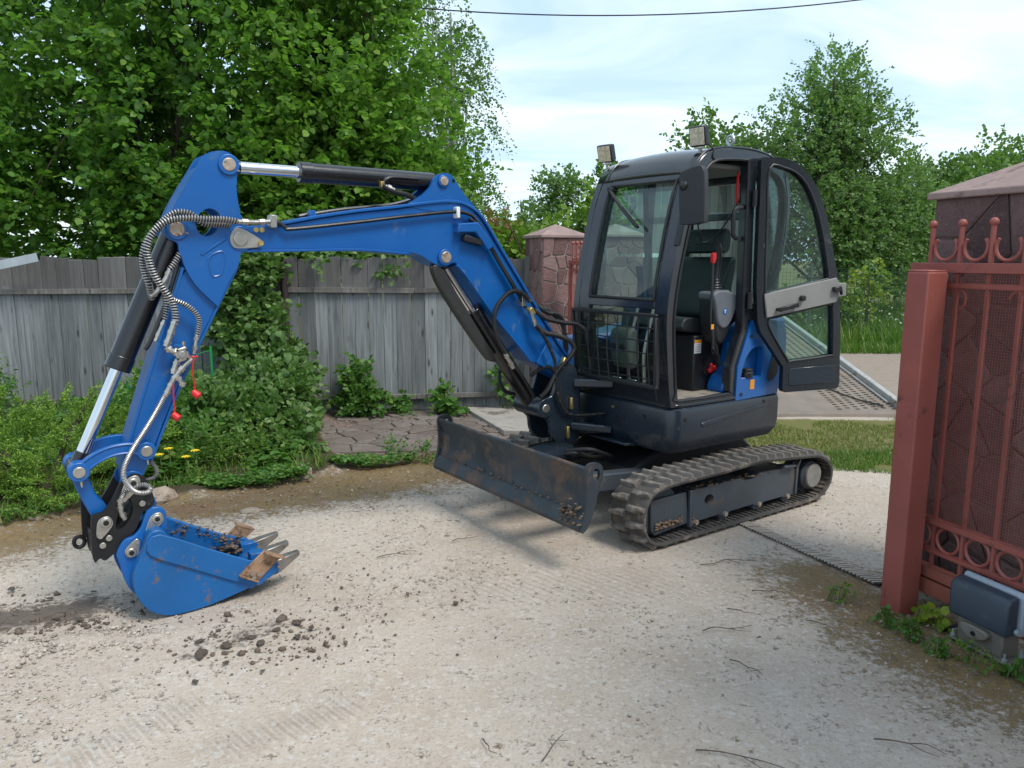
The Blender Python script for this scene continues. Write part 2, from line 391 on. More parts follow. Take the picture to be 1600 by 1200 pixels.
gate_moss = np.maximum(np.exp(-(seg_dist(P2, [(1.62, 3.75), (1.75, 3.35), (1.85, 2.95), (2.2, 2.5)]) / 0.36) ** 2), 0.8 * np.exp(-(seg_dist(P2, [(1.45, 3.7), (1.85, 3.75)]) / 0.14) ** 2))
moss = np.clip(np.exp(-(seg_dist(P2, MOSS_LINE) / 0.42) ** 2) + gate_moss + 0.35 * np.exp(-(seg_dist(P2, [(-1.2, 5.5), (0.4, 6.3)]) / 0.5) ** 2), 0, 1)
chips = sstep(sdf(P2, [(-2.0, 6.6), (-1.2, 5.75), (0.2, 6.3), (1.0, 8.4), (-2.2, 8.4)]), -0.25, 0.25)
grass = np.maximum(sstep(sdf(P2, GRASS_R), -0.2, 0.3), np.maximum(sstep(P2[:, 1], 13.3, 13.9), sstep(P2[:, 1], 8.35, 8.7) * sstep(P2[:, 0], 1.2, 0.4)))
road = sstep(P2[:, 1], 7.7, 8.2) * sstep(P2[:, 1], 13.9, 13.3) * sstep(P2[:, 0], 0.8, 1.6)
shadeband = np.exp(-((P2[:, 1] - 4.6 + 0.25 * P2[:, 0]) / 0.9) ** 2)
tread = np.clip(np.exp(-(seg_dist(P2, [(-1.45, 2.35), (-1.2, 2.62)]) / 0.09) ** 2) + np.exp(-(seg_dist(P2, [(-0.95, 2.4), (-0.62, 2.62)]) / 0.08) ** 2) + 0.7 * np.exp(-(seg_dist(P2, [(-0.2, 3.6), (0.7, 3.75)]) / 0.22) ** 2), 0, 1)
ny_, nx_ = GX.shape; idx = np.arange(nx_ * ny_).reshape(ny_, nx_)
F_ = np.stack([idx[:-1, :-1], idx[:-1, 1:], idx[1:, 1:], idx[1:, :-1]], -1).reshape(-1, 4)

def ground_mat():
    m = N('yard_ground'); v = m.coord('Object'); A = {}
    for k in ('moss', 'bed', 'grass', 'road', 'soil', 'chips', 'tread'):
        a = m.n('Attribute'); a.attribute_name = k; A[k] = a.outputs['Fac']
    nb = m.noise(v, 1.3, 6, 0.6, 0.4); nm = m.noise(v, 6.5, 7, 0.68, 0.3); nf = m.noise(v, 34, 6, 0.7); nff = m.noise(v, 150, 3, 0.6)
    vo = m.n('TexVoronoi'); vo.inputs['Scale'].default_value = 62; m.l(v, vo.inputs['Vector']); vo2 = m.n('TexVoronoi'); vo2.inputs['Scale'].default_value = 150; m.l(v, vo2.inputs['Vector'])
    sp = m.n('SeparateColor'); m.l(vo.outputs['Color'], sp.inputs[0]); sp2 = m.n('SeparateColor'); m.l(vo2.outputs['Color'], sp2.inputs[0])
    col = m.mix(m.ramp(nb, 0.35, 0.65), (0.385, 0.315, 0.248), (0.475, 0.405, 0.335))
    col = m.mix(m.math('MULTIPLY', m.ramp(nm, 0.40, 0.72), 0.65), col, (0.52, 0.458, 0.395))
    col = m.mix(m.math('MULTIPLY', m.ramp(nf, 0.55, 0.74), 0.45), col, (0.24, 0.205, 0.17))
    col = m.mix(m.math('MULTIPLY', m.ramp(sp2.outputs[0], 0.72, 0.98), 0.38), col, (0.23, 0.215, 0.20))
    col = m.mix(m.math('MULTIPLY', m.ramp(sp.outputs[0], 0.80, 0.97), 0.5), col, (0.54, 0.51, 0.47))
    # compact dirt road
    col = m.mix(m.math('MULTIPLY', A['road'], 0.85), col, m.mix(m.ramp(nm, 0.3, 0.7), (0.20, 0.155, 0.115), (0.30, 0.25, 0.205)))
    # purple-brown stone chips and leaf litter by the fence
    ck = m.ramp(m.math('ADD', A['chips'], m.math('MULTIPLY_ADD', nm, 0.8, -0.4)), 0.35, 0.7)
    col = m.mix(m.math('MULTIPLY', ck, 0.9), col, m.mix(m.ramp(nf, 0.3, 0.7), (0.10, 0.07, 0.055), (0.26, 0.20, 0.17)))
    mk = m.ramp(m.math('ADD', m.math('MULTIPLY', A['moss'], 0.8), m.math('MULTIPLY_ADD', m.math('ADD', m.math('ADD', m.math('MULTIPLY', nm, 0.8), nf), m.math('MULTIPLY', nff, 0.6)), 2.1, -2.55)), 0.26, 0.60)
    mcol = m.mix(m.ramp(nf, 0.3, 0.7), (0.07, 0.042, 0.016), (0.25, 0.165, 0.065)); mcol = m.mix(m.math('MULTIPLY', m.ramp(nff, 0.5, 0.7), 0.5), mcol, (0.30, 0.22, 0.10)); mcol = m.mix(m.math('MULTIPLY', m.ramp(nb, 0.5, 0.7), 0.6), mcol, (0.17, 0.07, 0.038))
    col = m.mix(m.math('MULTIPLY', mk, 0.92), col, mcol)
    bk = m.ramp(m.math('ADD', A['bed'], m.math('MULTIPLY_ADD', nm, 0.7, -0.35)), 0.4, 0.65)
    col = m.mix(bk, col, m.mix(nf, (0.035, 0.028, 0.016), (0.11, 0.09, 0.045)))
    gk = m.ramp(m.math('ADD', A['grass'], m.math('MULTIPLY_ADD', nm, 1.0, -0.5)), 0.35, 0.65)
    col = m.mix(gk, col, m.mix(m.ramp(nm, 0.4, 0.65), (0.11, 0.125, 0.028), (0.17, 0.14, 0.055)))
    sk = m.ramp(m.math('ADD', A['soil'], m.math('MULTIPLY_ADD', m.math('ADD', nf, nm), 1.6, -1.62)), 0.34, 0.72)
    col = m.mix(m.math('MULTIPLY', sk, 0.9), col, m.mix(nff, (0.05, 0.04, 0.034), (0.125, 0.10, 0.08)))
    wv = m.n('TexWave'); wv.inputs['Scale'].default_value = 10.0; wv.inputs['Distortion'].default_value = 0.7; wv.bands_direction = 'DIAGONAL'
    m.l(v, wv.inputs['Vector'])
    h = m.math('ADD', m.math('MULTIPLY', nm, 0.8), m.math('MULTIPLY', nf, 0.9)); h = m.math('ADD', h, m.math('MULTIPLY', nff, 0.35))
    h = m.math('ADD', h, m.math('MULTIPLY', m.math('SUBTRACT', 1.0, vo.outputs['Distance']), 0.30)); h = m.math('ADD', h, m.math('MULTIPLY', m.math('MULTIPLY', wv.outputs['Fac'], A['tread']), 2.2))
    h = m.math('ADD', h, m.math('MULTIPLY', mk, 0.6))
    m.bsdf(col, 0.92, 0, m.bump(h, 0.65, 0.014), 0.25); return m.m
ground = big_mesh('ground', np.stack([P2[:, 0], P2[:, 1], z], 1), F_, ground_mat(), None, True); tag(ground, 'pale gravel and dust yard with moss along its edges', None, None, 'structure')
for k, a in dict(moss=moss, bed=bed, grass=grass, road=road, soil=np.clip(soilm, 0, 1), chips=chips, tread=tread).items():
    at = ground.data.attributes.new(k, 'FLOAT', 'POINT'); at.data.foreach_set('value', a.astype(np.float32))

# ---------------------------------------------------------------- polygon cells for stone pieces
def clip(poly, nx, ny, d):
    out = []
    for i in range(len(poly)):
        a = poly[i]; b = poly[(i + 1) % len(poly)]; da = a[0] * nx + a[1] * ny - d; db = b[0] * nx + b[1] * ny - d
        if da <= 0: out.append(a)
        if (da < 0 < db) or (db < 0 < da):
            t = da / (da - db); out.append((a[0] + (b[0] - a[0]) * t, a[1] + (b[1] - a[1]) * t))
    return out
def cells(w, h, nx, ny, gap, rnd, jit=0.42):
    S = [((i + .5 + rnd.uniform(-jit, jit) + (0.5 if j % 2 else 0) * 0.5) * w / nx, (j + .5 + rnd.uniform(-jit, jit)) * h / ny) for i in range(nx) for j in range(ny)]
    res = []
    for i, s in enumerate(S):
        poly = [(0, 0), (w, 0), (w, h), (0, h)]
        for j, q in enumerate(S):
            if i == j: continue
            dx, dy = q[0] - s[0], q[1] - s[1]; L = math.hypot(dx, dy)
            if L > 3.2 * max(w / nx, h / ny) or L < 1e-6: continue
            nx_2, ny_2 = dx / L, dy / L; poly = clip(poly, nx_2, ny_2, (s[0] * nx_2 + s[1] * ny_2) + L / 2 - gap / 2)
            if len(poly) < 3: break
        if len(poly) >= 3: res.append((s, poly))
    return res
def stone_piece(poly, s, d, to, jit=0.1):
    """one dressed stone: base polygon, chamfered face"""
    n = len(poly); V = []; c = (sum(p[0] for p in poly) / n, sum(p[1] for p in poly) / n)
    for k, (f, dd) in enumerate(((1.0, -0.004), (1.0, d * 0.65), (0.90, d))):
        for p in poly: V.append(to(c[0] + (p[0] - c[0]) * f, c[1] + (p[1] - c[1]) * f, dd))
    F = []
    for k in range(2):
        for i in range(n): F.append((k * n + i, k * n + (i + 1) % n, (k + 1) * n + (i + 1) % n, (k + 1) * n + i))
    F.append(tuple(range(2 * n, 3 * n))); return V, F

def pillar(name, label, corner, ang, s, h, caph, nx, ny, gap, mats, capover=0.03, seed=1, faces=(0, 1, 2, 3)):
    """square clad pillar: corner point, direction angle of first side"""
    rnd = random.Random(seed); root = empty(name, (corner[0], corner[1], 0), ang); tag(root, label, 'pillar')
    b = MB(); b.box((s / 2, s / 2, h / 2), (s - 0.004, s - 0.004, h)); b.build('core', mats[1], root, 0.006)
    for f in faces:
        def to(u, v, d, f=f):
            if f == 0: return (u, -d, v)
            if f == 1: return (s + d, u, v)
            if f == 2: return (s - u, s + d, v)
            return (-d, s - u, v)
        for sd, poly in cells(s, h, nx, ny, gap, rnd):
            V, F = stone_piece(poly, sd, rnd.uniform(0.008, 0.017), to); mb = MB(); mb.add(V, F); mb.build('stone', mats[0], root, 0, smooth=0)
    c = MB(); o = capover; t = 0.03
    base = [(-o, -o), (s + o, -o), (s + o, s + o), (-o, s + o)]
    V = [(x, y, h) for x, y in base] + [(x, y, h + t) for x, y in base] + [(s / 2, s / 2, h + caph)]
    c.add(V, [(3, 2, 1, 0), (0, 1, 5, 4), (1, 2, 6, 5), (2, 3, 7, 6), (3, 0, 4, 7), (4, 5, 8), (5, 6, 8), (6, 7, 8), (7, 4, 8)])
    c.build('cap', M['cap'], root, 0.006, smooth=20)
    return root

GA = math.atan2(0.347, 0.938)          # the gateway line runs along GD; GN is its normal
GD = Vector((-0.347, 0.938, 0)).normalized(); GN = Vector((0.938, 0.347, 0)).normalized(); G0 = Vector((1.814, 3.377, 0))
pillar('stone_pillar', 'pink stone-clad pillar with pyramid cap at the end of the plank fence', (0.32, 8.08), GA, 0.485, 1.86, 0.15, 4, 11, 0.012, (M['stone'], M['mortar']), 0.03, 4)
pillar('stone_pillar', 'stone-clad pillar seen through the windscreen of the cab', (1.12, 9.3), GA, 0.50, 1.90, 0.17, 4, 11, 0.012, (M['stone'], M['mortar']), 0.04, 9)
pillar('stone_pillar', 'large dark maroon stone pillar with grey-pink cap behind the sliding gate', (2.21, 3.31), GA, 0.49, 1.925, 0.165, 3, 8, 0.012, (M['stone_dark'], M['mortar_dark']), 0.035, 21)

# ---------------------------------------------------------------- plank fences
def fence(label, a, b, seed, top=1.66, post=None):
    rnd = random.Random(seed); a = Vector((*a, 0)); b = Vector((*b, 0)); d = (b - a); L = d.length; d.normalize(); ang = math.atan2(d.y, d.x)
    root = empty('plank_fence', a, ang); tag(root, label, 'fence')
    x = 0.0
    while x < L - 0.05:
        w = rnd.uniform(0.128, 0.158); h = top + rnd.uniform(-0.03, 0.012); zb = rnd.uniform(0.02, 0.06); th = rnd.uniform(0.018, 0.024)
        tl = rnd.uniform(-0.006, 0.006); yo = rnd.uniform(-0.006, 0.006); w2 = w - rnd.uniform(0.001, 0.0035)
        mb = MB(); V = []
        for zz, o in ((zb, 0), (h * .55, tl * .5), (h, tl)):
            for px, py in ((x + o, yo), (x + w2 + o, yo), (x + w2 + o, yo + th), (x + o, yo + th)): V.append((px, py + rnd.uniform(-.002, .002), zz + (rnd.uniform(-.008, .008) if zz == h else 0)))
        F = [(3, 2, 1, 0), (8, 9, 10, 11)]
        for k in (0, 4):
            for i in range(4): F.append((k + i, k + (i + 1) % 4, k + 4 + (i + 1) % 4, k + 4 + i))
        mb.add(V, F); mb.build('plank', M['wood'], root, 0.003, 1)
        x += w
    for zc in (1.315, 0.17):
        mb = MB(); mb.bar((-0.02, -0.026, zc + .01), (L * .5, -0.027, zc - .006), 0.036, 0.055); mb.build('rail', M['wood_dark'], root, 0.004, 1)
        mb = MB(); mb.bar((L * .5 + .003, -0.026, zc - .004), (L + .02, -0.027, zc + .006), 0.036, 0.053); mb.build('rail', M['wood_dark'], root, 0.004, 1)
    if post is not None:
        mb = MB(); mb.cyl((post, -0.075, -0.05), (post, -0.075, 1.62), 0.036, n=14); mb.build('post', M['steel_pipe'], root)
    return root
fence('weathered grey plank fence behind the juniper, left of the vine-covered post', (-8.2, 7.72), (-2.46, 8.08), 3)
fence('weathered grey plank fence between the brown pipe post and the pink pillar', (-2.37, 8.09), (0.28, 8.42), 8, post=0.0)
st = MB(); st.bar((-5.75, 7.66, 1.44), (-4.72, 7.74, 1.66), 0.012, 0.085); st.bar((-5.75, 7.675, 1.48), (-4.72, 7.755, 1.70), 0.04, 0.004)
tag(st.build('metal_strip', M['galv'], None, 0.001, 1), 'galvanised metal strip leaning askew against the top of the fence', 'metal strip')

# ---------------------------------------------------------------- red gates
def gate_leaf(label, o, t0, t1, step, first, mesh=True, base=True, cat='gate', P0=None, zs=1.0):
    P0 = P0 or (G0 + GN * o); root = empty('metal_gate', P0, math.atan2(GD.y, GD.x)); tag(root, label, cat)   # local x along GD, y = away from GN
    r = M['red']; rf = M['red_faded']
    def part(nm, mb, mt=r, bev=0.003): return mb.build(nm, mt, root, bev, 1)
    part('top_rail', MB().bar((t0, 0, 1.607), (t1, 0, 1.607), 0.045, 0.045))
    part('upper_rail', MB().bar((t0 + .01, 0, 1.53), (t1 + .0, 0, 1.53), 0.025, 0.025))
    part('middle_rail', MB().bar((t0, 0, 0.435), (t1, 0, 0.435), 0.04, 0.03)); part('lower_rail', MB().bar((t0, 0, 0.292), (t1, 0, 0.292), 0.03, 0.022))
    if base:
        part('base_beam', MB().bar((t0, 0, 0.19), (t1, 0, 0.19), 0.055, 0.05), rf); part('base_beam', MB().bar((t0, -.004, 0.118), (t1, -.004, 0.118), 0.06, 0.075), rf)
    part('end_post', MB().bar((t0 - .02, 0, 0.08), (t0 - .02, 0, 1.584), 0.04, 0.04)); part('end_post', MB().bar((t1 + .02, 0, 0.08), (t1 + .02, 0, 1.584), 0.04, 0.04))
    t = first
    while t > t1:
        sp = MB(); sp.cyl((t, 0, 1.63), (t, 0, 1.79), 0.011, n=10); sp.build('spike', r, root)
        mb = MB(); mb.sphere((t, 0, 1.802), 0.019, 12, 8); mb.build('ball', r, root)
        c = t - step / 2; pts = [(c + .056 * math.sin(a), 0, 1.697 - .056 * math.cos(a)) for a in np.linspace(-2.25, 2.25, 19)]
        mb = MB(); mb.tube(pts, 0.0075, 6); mb.build('crescent', r, root)
        if t0 > c > t1 + .05:
            mb = MB(); mb.tube([(c + .058 * math.sin(a), 0, 0.362 + .058 * math.cos(a)) for a in np.linspace(0, 2 * math.pi, 25)], 0.0075, 6, False); mb.build('ring', r, root)
        mb = MB(); mb.bar((t, 0, 0.1), (t, 0, 1.59), 0.014, 0.014); mb.build('bar', r, root)
        t -= step
    t = first - step
    k = 0
    while t > t1 + .1:
        if k % 2 == 0:
            mb = MB(); mb.tube([(t + .05 * math.sin(a), .0, 1.47 + .05 * math.cos(a)) for a in np.linspace(-2.6, 1.3, 15)], 0.006, 6); mb.build('scroll', rf, root)
        k += 1; t -= step
    if mesh:
        w = MB(); zz = 0.455
        while zz < 1.58: w.bar((t0 - .04, .012, zz), (t1 + .04, .012, zz), 0.0012, 0.0012); zz += 0.0125
        tt = t1 + .04
        while tt < t0 - .03: w.bar((tt, .0135, 0.45), (tt, .0135, 1.58), 0.0012, 0.0012); tt += 0.0125
        tag(w.build('mesh_screen', M['red'], root, smooth=0), None, None, None, 'stuff')
    return root
gate_leaf('oxide red sliding gate leaf with wire mesh, rings and ball spikes beside the motor', 0.18, 0.245, -2.3, 0.150, 0.155)
gate_leaf('narrow red metal gate with rings and spikes in front of the pink pillar', 0, 0, -0.33, 0.10, -0.06, False, False, P0=Vector((0.60, 8.0, 0)))
gp = empty('gate_post', G0, GA); tag(gp, 'square oxide red steel post standing at the end of the sliding gate', 'post')
MB().box((0.058, 0.058, 0.79), (0.116, 0.116, 1.60)).build('tube', M['red'], gp, 0.007, 3)
MB().box((0.058, 0.058, 1.594), (0.108, 0.108, 0.010)).build('lid', M['red'], gp, 0.003, 1)
MB().bar((0.117, 0.06, 1.545), (0.19, 0.06, 1.545), 0.03, 0.024).build('guide_arm', M['red'], gp, 0.003, 1)
MB().cyl((0.165, 0.06, 1.55), (0.165, 0.06, 1.585), 0.016, n=14).build('guide_roller', M['grate'], gp)

# ---------------------------------------------------------------- sliding gate motor
gm_p = G0 + GN * 0.09 - GD * 0.365; gm = empty('gate_motor', (gm_p.x, gm_p.y, 0), math.atan2(GD.y, GD.x)); tag(gm, 'dark blue and grey gate motor box on a bolted base beside the red gate', 'gate motor')
M['cast'] = paint('cast_alloy', (0.18, 0.165, 0.14), 0.6, 0.2, 0.15, 8, (0.16, 0.13, 0.09), 0.35, 10, 0.1, 90)
M['motor_dark'] = paint('dark_blue_plastic', (0.032, 0.047, 0.068), 0.42, 0, 0.12, 6, (0.10, 0.09, 0.075), 0.2, 12, 0.05, 120)
M['motor_grey'] = paint('grey_plastic', (0.30, 0.345, 0.40), 0.45, 0, 0.08, 5, (0.2, 0.18, 0.15), 0.15, 12, 0.04, 120)
Tm = lambda x, y, zz: (y, x, zz)
yz = [(0.070, 0.120), (0.073, 0.252), (0.058, 0.277), (0.020, 0.288), (0.004, 0.288), (0.004, 0.120)]      # dark half: (towards the yard, height)
MB().plate(yz, -0.135, 0.135, to=Tm).build('front_cover', M['motor_dark'], gm, 0.012, 3)
yz2 = [(0.002, 0.118), (0.002, 0.291), (-0.015, 0.303), (-0.042, 0.290), (-0.056, 0.262), (-0.058, 0.118)]
MB().plate(yz2, -0.150, 0.132, to=Tm).build('rear_cover', M['motor_grey'], gm, 0.012, 3)
MB().plate([(0.045, 0.010), (0.052, 0.119), (-0.05, 0.119), (-0.05, 0.010)], -0.112, 0.10, to=Tm).build('base', M['cast'], gm, 0.008, 2)
lv = MB().plate(sm([(0.055, 0.072), (0.06, 0.108), (-0.05, 0.108), (-0.055, 0.078), (0.0, 0.052)], 3), 0.050, 0.078).build('release_lever', M['cast'], gm, 0.005, 2)
MB().cyl((0.0, 0.077, 0.082), (0.0, 0.082, 0.082), 0.010, n=16).build('lock', M['black_steel'], lv)
MB().cyl((-0.14, 0.02, 0.145), (-0.156, 0.02, 0.145), 0.013, n=14).build('cover_screw', M['motor_grey'], gm)
MB().box((-0.01, 0.0, 0.010), (0.27, 0.135, 0.010)).build('foot_plate', M['cast'], gm, 0.003, 1)
for bx, by in ((-0.13, 0.055), (-0.13, -0.04), (0.11, 0.055)):
    mb = MB(); mb.cyl((bx, by, 0.014), (bx, by, 0.026), 0.011, n=6); mb.cyl((bx, by, 0.026), (bx, by, 0.048), 0.005, n=8); mb.build('anchor_bolt', M['galv'], gm)
mb = MB(); mb.tube(sm([(0.10, -0.01, 0.06), (0.14, 0.0, 0.04), (0.17, 0.02, 0.01), (0.20, 0.02, -0.02)], 4, False), 0.008, 8); mb.build('cable', M['black_steel'], gm)

# ---------------------------------------------------------------- slotted drain set in the yard
d0 = Vector((1.43, 4.66, 0)); d1 = Vector((1.895, 3.70, 0)); dd_ = (d1 - d0); dL = dd_.length; da_ = math.atan2(dd_.y, dd_.x)
dr = empty('slot_drain', d0, da_); tag(dr, 'narrow slotted drain channel running from the track to the red post', 'drain')
MB().box((dL / 2, 0, 0.012), (dL, 0.074, 0.008)).build('channel', M['void'], dr, 0)
slot_me = None; q = 0.012; rs = random.Random(5)
while q < dL - .01:
    if slot_me is None:
        ob = MB().bar((-0.016, -0.042, 0.015), (0.016, 0.042, 0.015), 0.0130, 0.008).build('grate_bar', M['grate'], dr, 0); slot_me = ob
    else:
        ob = slot_me.copy(); COL.objects.link(ob); ob.parent = dr
    ob.location = (q, 0, rs.uniform(-.002, .001)); q += 0.0235

# ---------------------------------------------------------------- stone paving and slab by the fence
rp = random.Random(12); pv = empty('stone_paving', (-1.95, 6.35, 0.004), 0.06); pv['kind'] = 'structure'; pv['label'] = 'flat broken paving stones in front of the plank fence'
M['pave'] = stone_mat('paving_stone', (0.155, 0.12, 0.10), (0.195, 0.155, 0.13), (0.235, 0.195, 0.17))
for sd, poly in cells(2.0, 1.72, 8, 12, 0.016, rp, 0.5):
    if poly[0][0] + poly[0][1] * 0.1 < 0.25 + rp.uniform(-.1, .15): continue
    if sd[0] > 1.72 - 0.36 * (1.72 - sd[1]) * 0 + 0.1: continue
    tl = rp.uniform(-.008, .008); V, F = stone_piece(poly, sd, rp.uniform(0.012, 0.024), lambda u, v, d: (u, v, d + tl * u * .5)); mb = MB(); mb.add(V, F); mb.build('paving_stone', M['pave'], pv, 0, smooth=0)
sl = MB(); sl.plate([(-0.53, 8.22), (-0.08, 7.05), (0.9, 6.95), (1.3, 7.9), (0.3, 8.05)], 0.0, 0.055, to=lambda x, y, zz: (x, zz, y)); slo = sl.build('concrete_slab', M['concrete'], None, 0.006, 2)
tag(slo, 'worn concrete slab at the foot of the pink pillar', None, None, 'structure')

# ---------------------------------------------------------------- lowered tilt bed of a recovery truck
BA = R(9.8); tb = empty('tilt_bed', (0, 0, 0)); tag(tb, 'worn aluminium recovery-truck bed with perforated tracks lowered to the ground behind the cab', 'truck bed')
tb.location = (2.02, 7.95, 0.03); tb.rotation_euler = (BA, 0, 0.0)
def deck(x0, x1, L, holes):
    """sheet strip with real slots left open; local x across, y along"""
    V = []; F = []; nx = max(1, int(round((x1 - x0) / 0.05))); nyd = int(L / 0.035); ids = {}
    def vid(i, j):
        if (i, j) not in ids: ids[(i, j)] = len(V); V.append((x0 + (x1 - x0) * i / nx, 0.12 + L * j / nyd, 0.0))
        return ids[(i, j)]
    for i in range(nx):
        for j in range(nyd):
            if holes and (j % 2 == (i // 2) % 2) and i % 2 == 1 and 0 < i < nx - 0: continue
            F.append((vid(i, j), vid(i + 1, j), vid(i + 1, j + 1), vid(i, j + 1)))
    return V, F
for (x0, x1, hh) in ((0.06, 0.72, True), (0.72, 1.42, False), (1.42, 2.10, True)):
    V, F = deck(x0, x1, 5.2, hh); mb = MB(); mb.add(V, F)
    if not hh: mb = MB(); mb.box(((x0 + x1) / 2, 0.12 + 2.6, -0.006), (x1 - x0, 5.2, 0.012))
    o = mb.build('perforated_track' if hh else 'centre_deck', M['alu'], tb, 0, smooth=0)
    if hh:
        md = o.modifiers.new('thick', 'SOLIDIFY'); md.thickness = 0.012; md.offset = -1
MB().plate([(-0.02, 0.004), (0.12, 0.0), (0.12, -0.012), (-0.04, -0.022)], 0.05, 2.11, to=lambda x, y, zz: (y, x, zz)).build('entry_lip', M['alu'], tb, 0)
for x in (0.02, 2.145):
    mb = MB(); mb.bar((x, 0.05, 0.03), (x, 5.4, 0.03), 0.07, 0.10); mb.build('side_rail', M['alu_rail'], tb, 0.012, 2)
    mb = MB(); mb.bar((x + (-.055 if x > 1 else .055), 0.3, 0.012), (x + (-.055 if x > 1 else .055), 5.3, 0.012), 0.03, 0.02); mb.build('rail_flange', M['alu_rail'], tb, 0.003, 1)
MB().box((1.08, 2.9, -0.09), (1.9, 4.6, 0.10)).build('under_frame', M['black_steel'], tb, 0.01, 1)
cb = MB(); cb.tube(sm([(1.05, 5.0, 0.02), (1.15, 3.0, 0.015), (1.32, 1.6, 0.014), (1.62, 0.75, 0.012), (1.84, 0.34, 0.013)], 6, False), 0.007, 6); cbo = cb.build('winch_cable', M['black_steel'], tb)
hk = MB()
for k in range(5): hk.tube([(1.85 + .03 * k + .022 * math.sin(a), 0.32 - .028 * k + .02 * math.cos(a), 0.016 + .006 * (k % 2)) for a in np.linspace(0, 2 * math.pi, 13)], 0.006, 5, False)
hk.build('chain_hook', M['black_steel'], cbo)

# ---------------------------------------------------------------- wooden shed with corrugated roof beyond the gateway
M['corr'] = paint('asbestos_sheet', (0.30, 0.31, 0.31), 0.85, 0, 0.25, 4, (0.10, 0.11, 0.08), 0.4, 3, 0.2, 60)
sh = empty('wooden_shed', (1.7, 17.5, 0)); tag(sh, 'grey plank shed with corrugated mansard roof seen beyond the cab', 'shed')
xw = 0.0; rs = random.Random(2)
while xw < 4.3:
    hgt = 2.1 if False else min(3.6, 1.9 + 1.9 * min(xw, 4.3 - xw) / 0.8, 3.0 + 0.32 * min(xw, 4.3 - xw))
    mb = MB(); mb.box((xw + .09, rs.uniform(-.01, .01), hgt / 2), (0.172, 0.03, hgt)); mb.build('plank', M['wood'], sh, 0); xw += 0.18
MB().box((2.15, 2.2, 0.95), (4.2, 4.2, 1.9)).build('wall', M['wood_dark'], sh, 0)
def corr(nm, a, b, c_, parent):
    """corrugated sheet: a->b is down the slope, c_ along the eave"""
    a = Vector(a); b = Vector(b); c_ = Vector(c_); n = 90; nrm = (b - a).cross(c_).normalized(); mb = MB(); V = []; F = []
    for i in range(n + 1):
        o = nrm * (0.025 * math.sin(i * 2 * math.pi / 5)) + c_ * (i / n); V += [a + o, b + o]
    for i in range(n): F.append((2 * i, 2 * i + 2, 2 * i + 3, 2 * i + 1))
    mb.add(V, F); o = mb.build(nm, M['corr'], parent); md = o.modifiers.new('t', 'SOLIDIFY'); md.thickness = 0.012
    return o
for sgn, xe, x1, x2 in ((1, -0.15, 0.75, 2.15), (-1, 4.45, 3.55, 2.15)):
    corr('roof_sheet', (x1, -.35, 3.25), (xe, -.35, 1.75), (0, 5.0, 0), sh); corr('roof_sheet', (x2, -.35, 3.72), (x1 - .05 * sgn, -.35, 3.24), (0, 5.0, 0), sh)
wf = MB().box((1.2, -0.03, 1.25), (0.9, 0.05, 1.0)).build('window_frame', paint('white_window_paint', (0.72, 0.72, 0.70), 0.5), sh, 0.01, 1)
MB().box((1.2, -0.06, 1.25), (0.74, 0.02, 0.84)).build('pane', paint('dark_pane', (0.03, 0.04, 0.045), 0.08), wf, 0)

# ---------------------------------------------------------------- wire fence along the far meadow
wfen = empty('wire_fence', (3.0, 15.0, 0)); tag(wfen, 'thin green wire mesh fence along the meadow beyond the road', 'wire fence')
M['wire'] = paint('green_wire', (0.05, 0.10, 0.065), 0.6, 0.2)
w = MB(); x = 0.0
while x < 14: w.bar((x, 0, 0.05), (x, 0, 1.45), 0.004, 0.004); x += 0.07
zz = 0.05
while zz < 1.5: w.bar((0, .004, zz), (14, .004, zz), 0.004, 0.004); zz += 0.07
tag(w.build('mesh_screen', M['wire'], wfen, smooth=0), None, None, None, 'stuff')
for k in range(6): MB().cyl((0.2 + k * 2.6, 0.02, 0), (0.2 + k * 2.6, 0.02, 1.55), 0.028, n=10).build('post', M['wire'], wfen)

# ---------------------------------------------------------------- overhead wire
ow = MB(); ow.tube([(x, 15.0, 6.045 + 0.0119 * (x - 1.6) ** 2) for x in np.linspace(-6, 12, 34)], 0.012, 6)
tag(ow.build('overhead_wire', M['black_steel']), 'single black overhead wire sagging across the sky', 'wire')

# ---------------------------------------------------------------- unseen building added beside the photographer so its eave shades the near right yard
hs_ang = math.atan2(0.245, 0.97); hs = empty('added_house', (1.78, 1.86, 0), hs_ang); tag(hs, 'unseen rendered building with overhanging eave, added out of frame at right to shade the near yard', 'added_house')
M['render'] = paint('house_render', (0.72, 0.68, 0.62), 0.9, 0, 0.1, 2)  # wall tone kept pale to throw light back onto the gate
MB().box((2.5, -2.3, 1.45), (3.8, 3.4, 2.9)).build('wall', M['render'], hs, 0.01, 1)
MB().plate([(0.0, 2.92), (0.0, 3.06), (2.5, 3.9), (5.0, 3.06), (5.0, 2.92)], -4.4, 0.0).build('roof', M['corr'], hs, 0.01, 1)
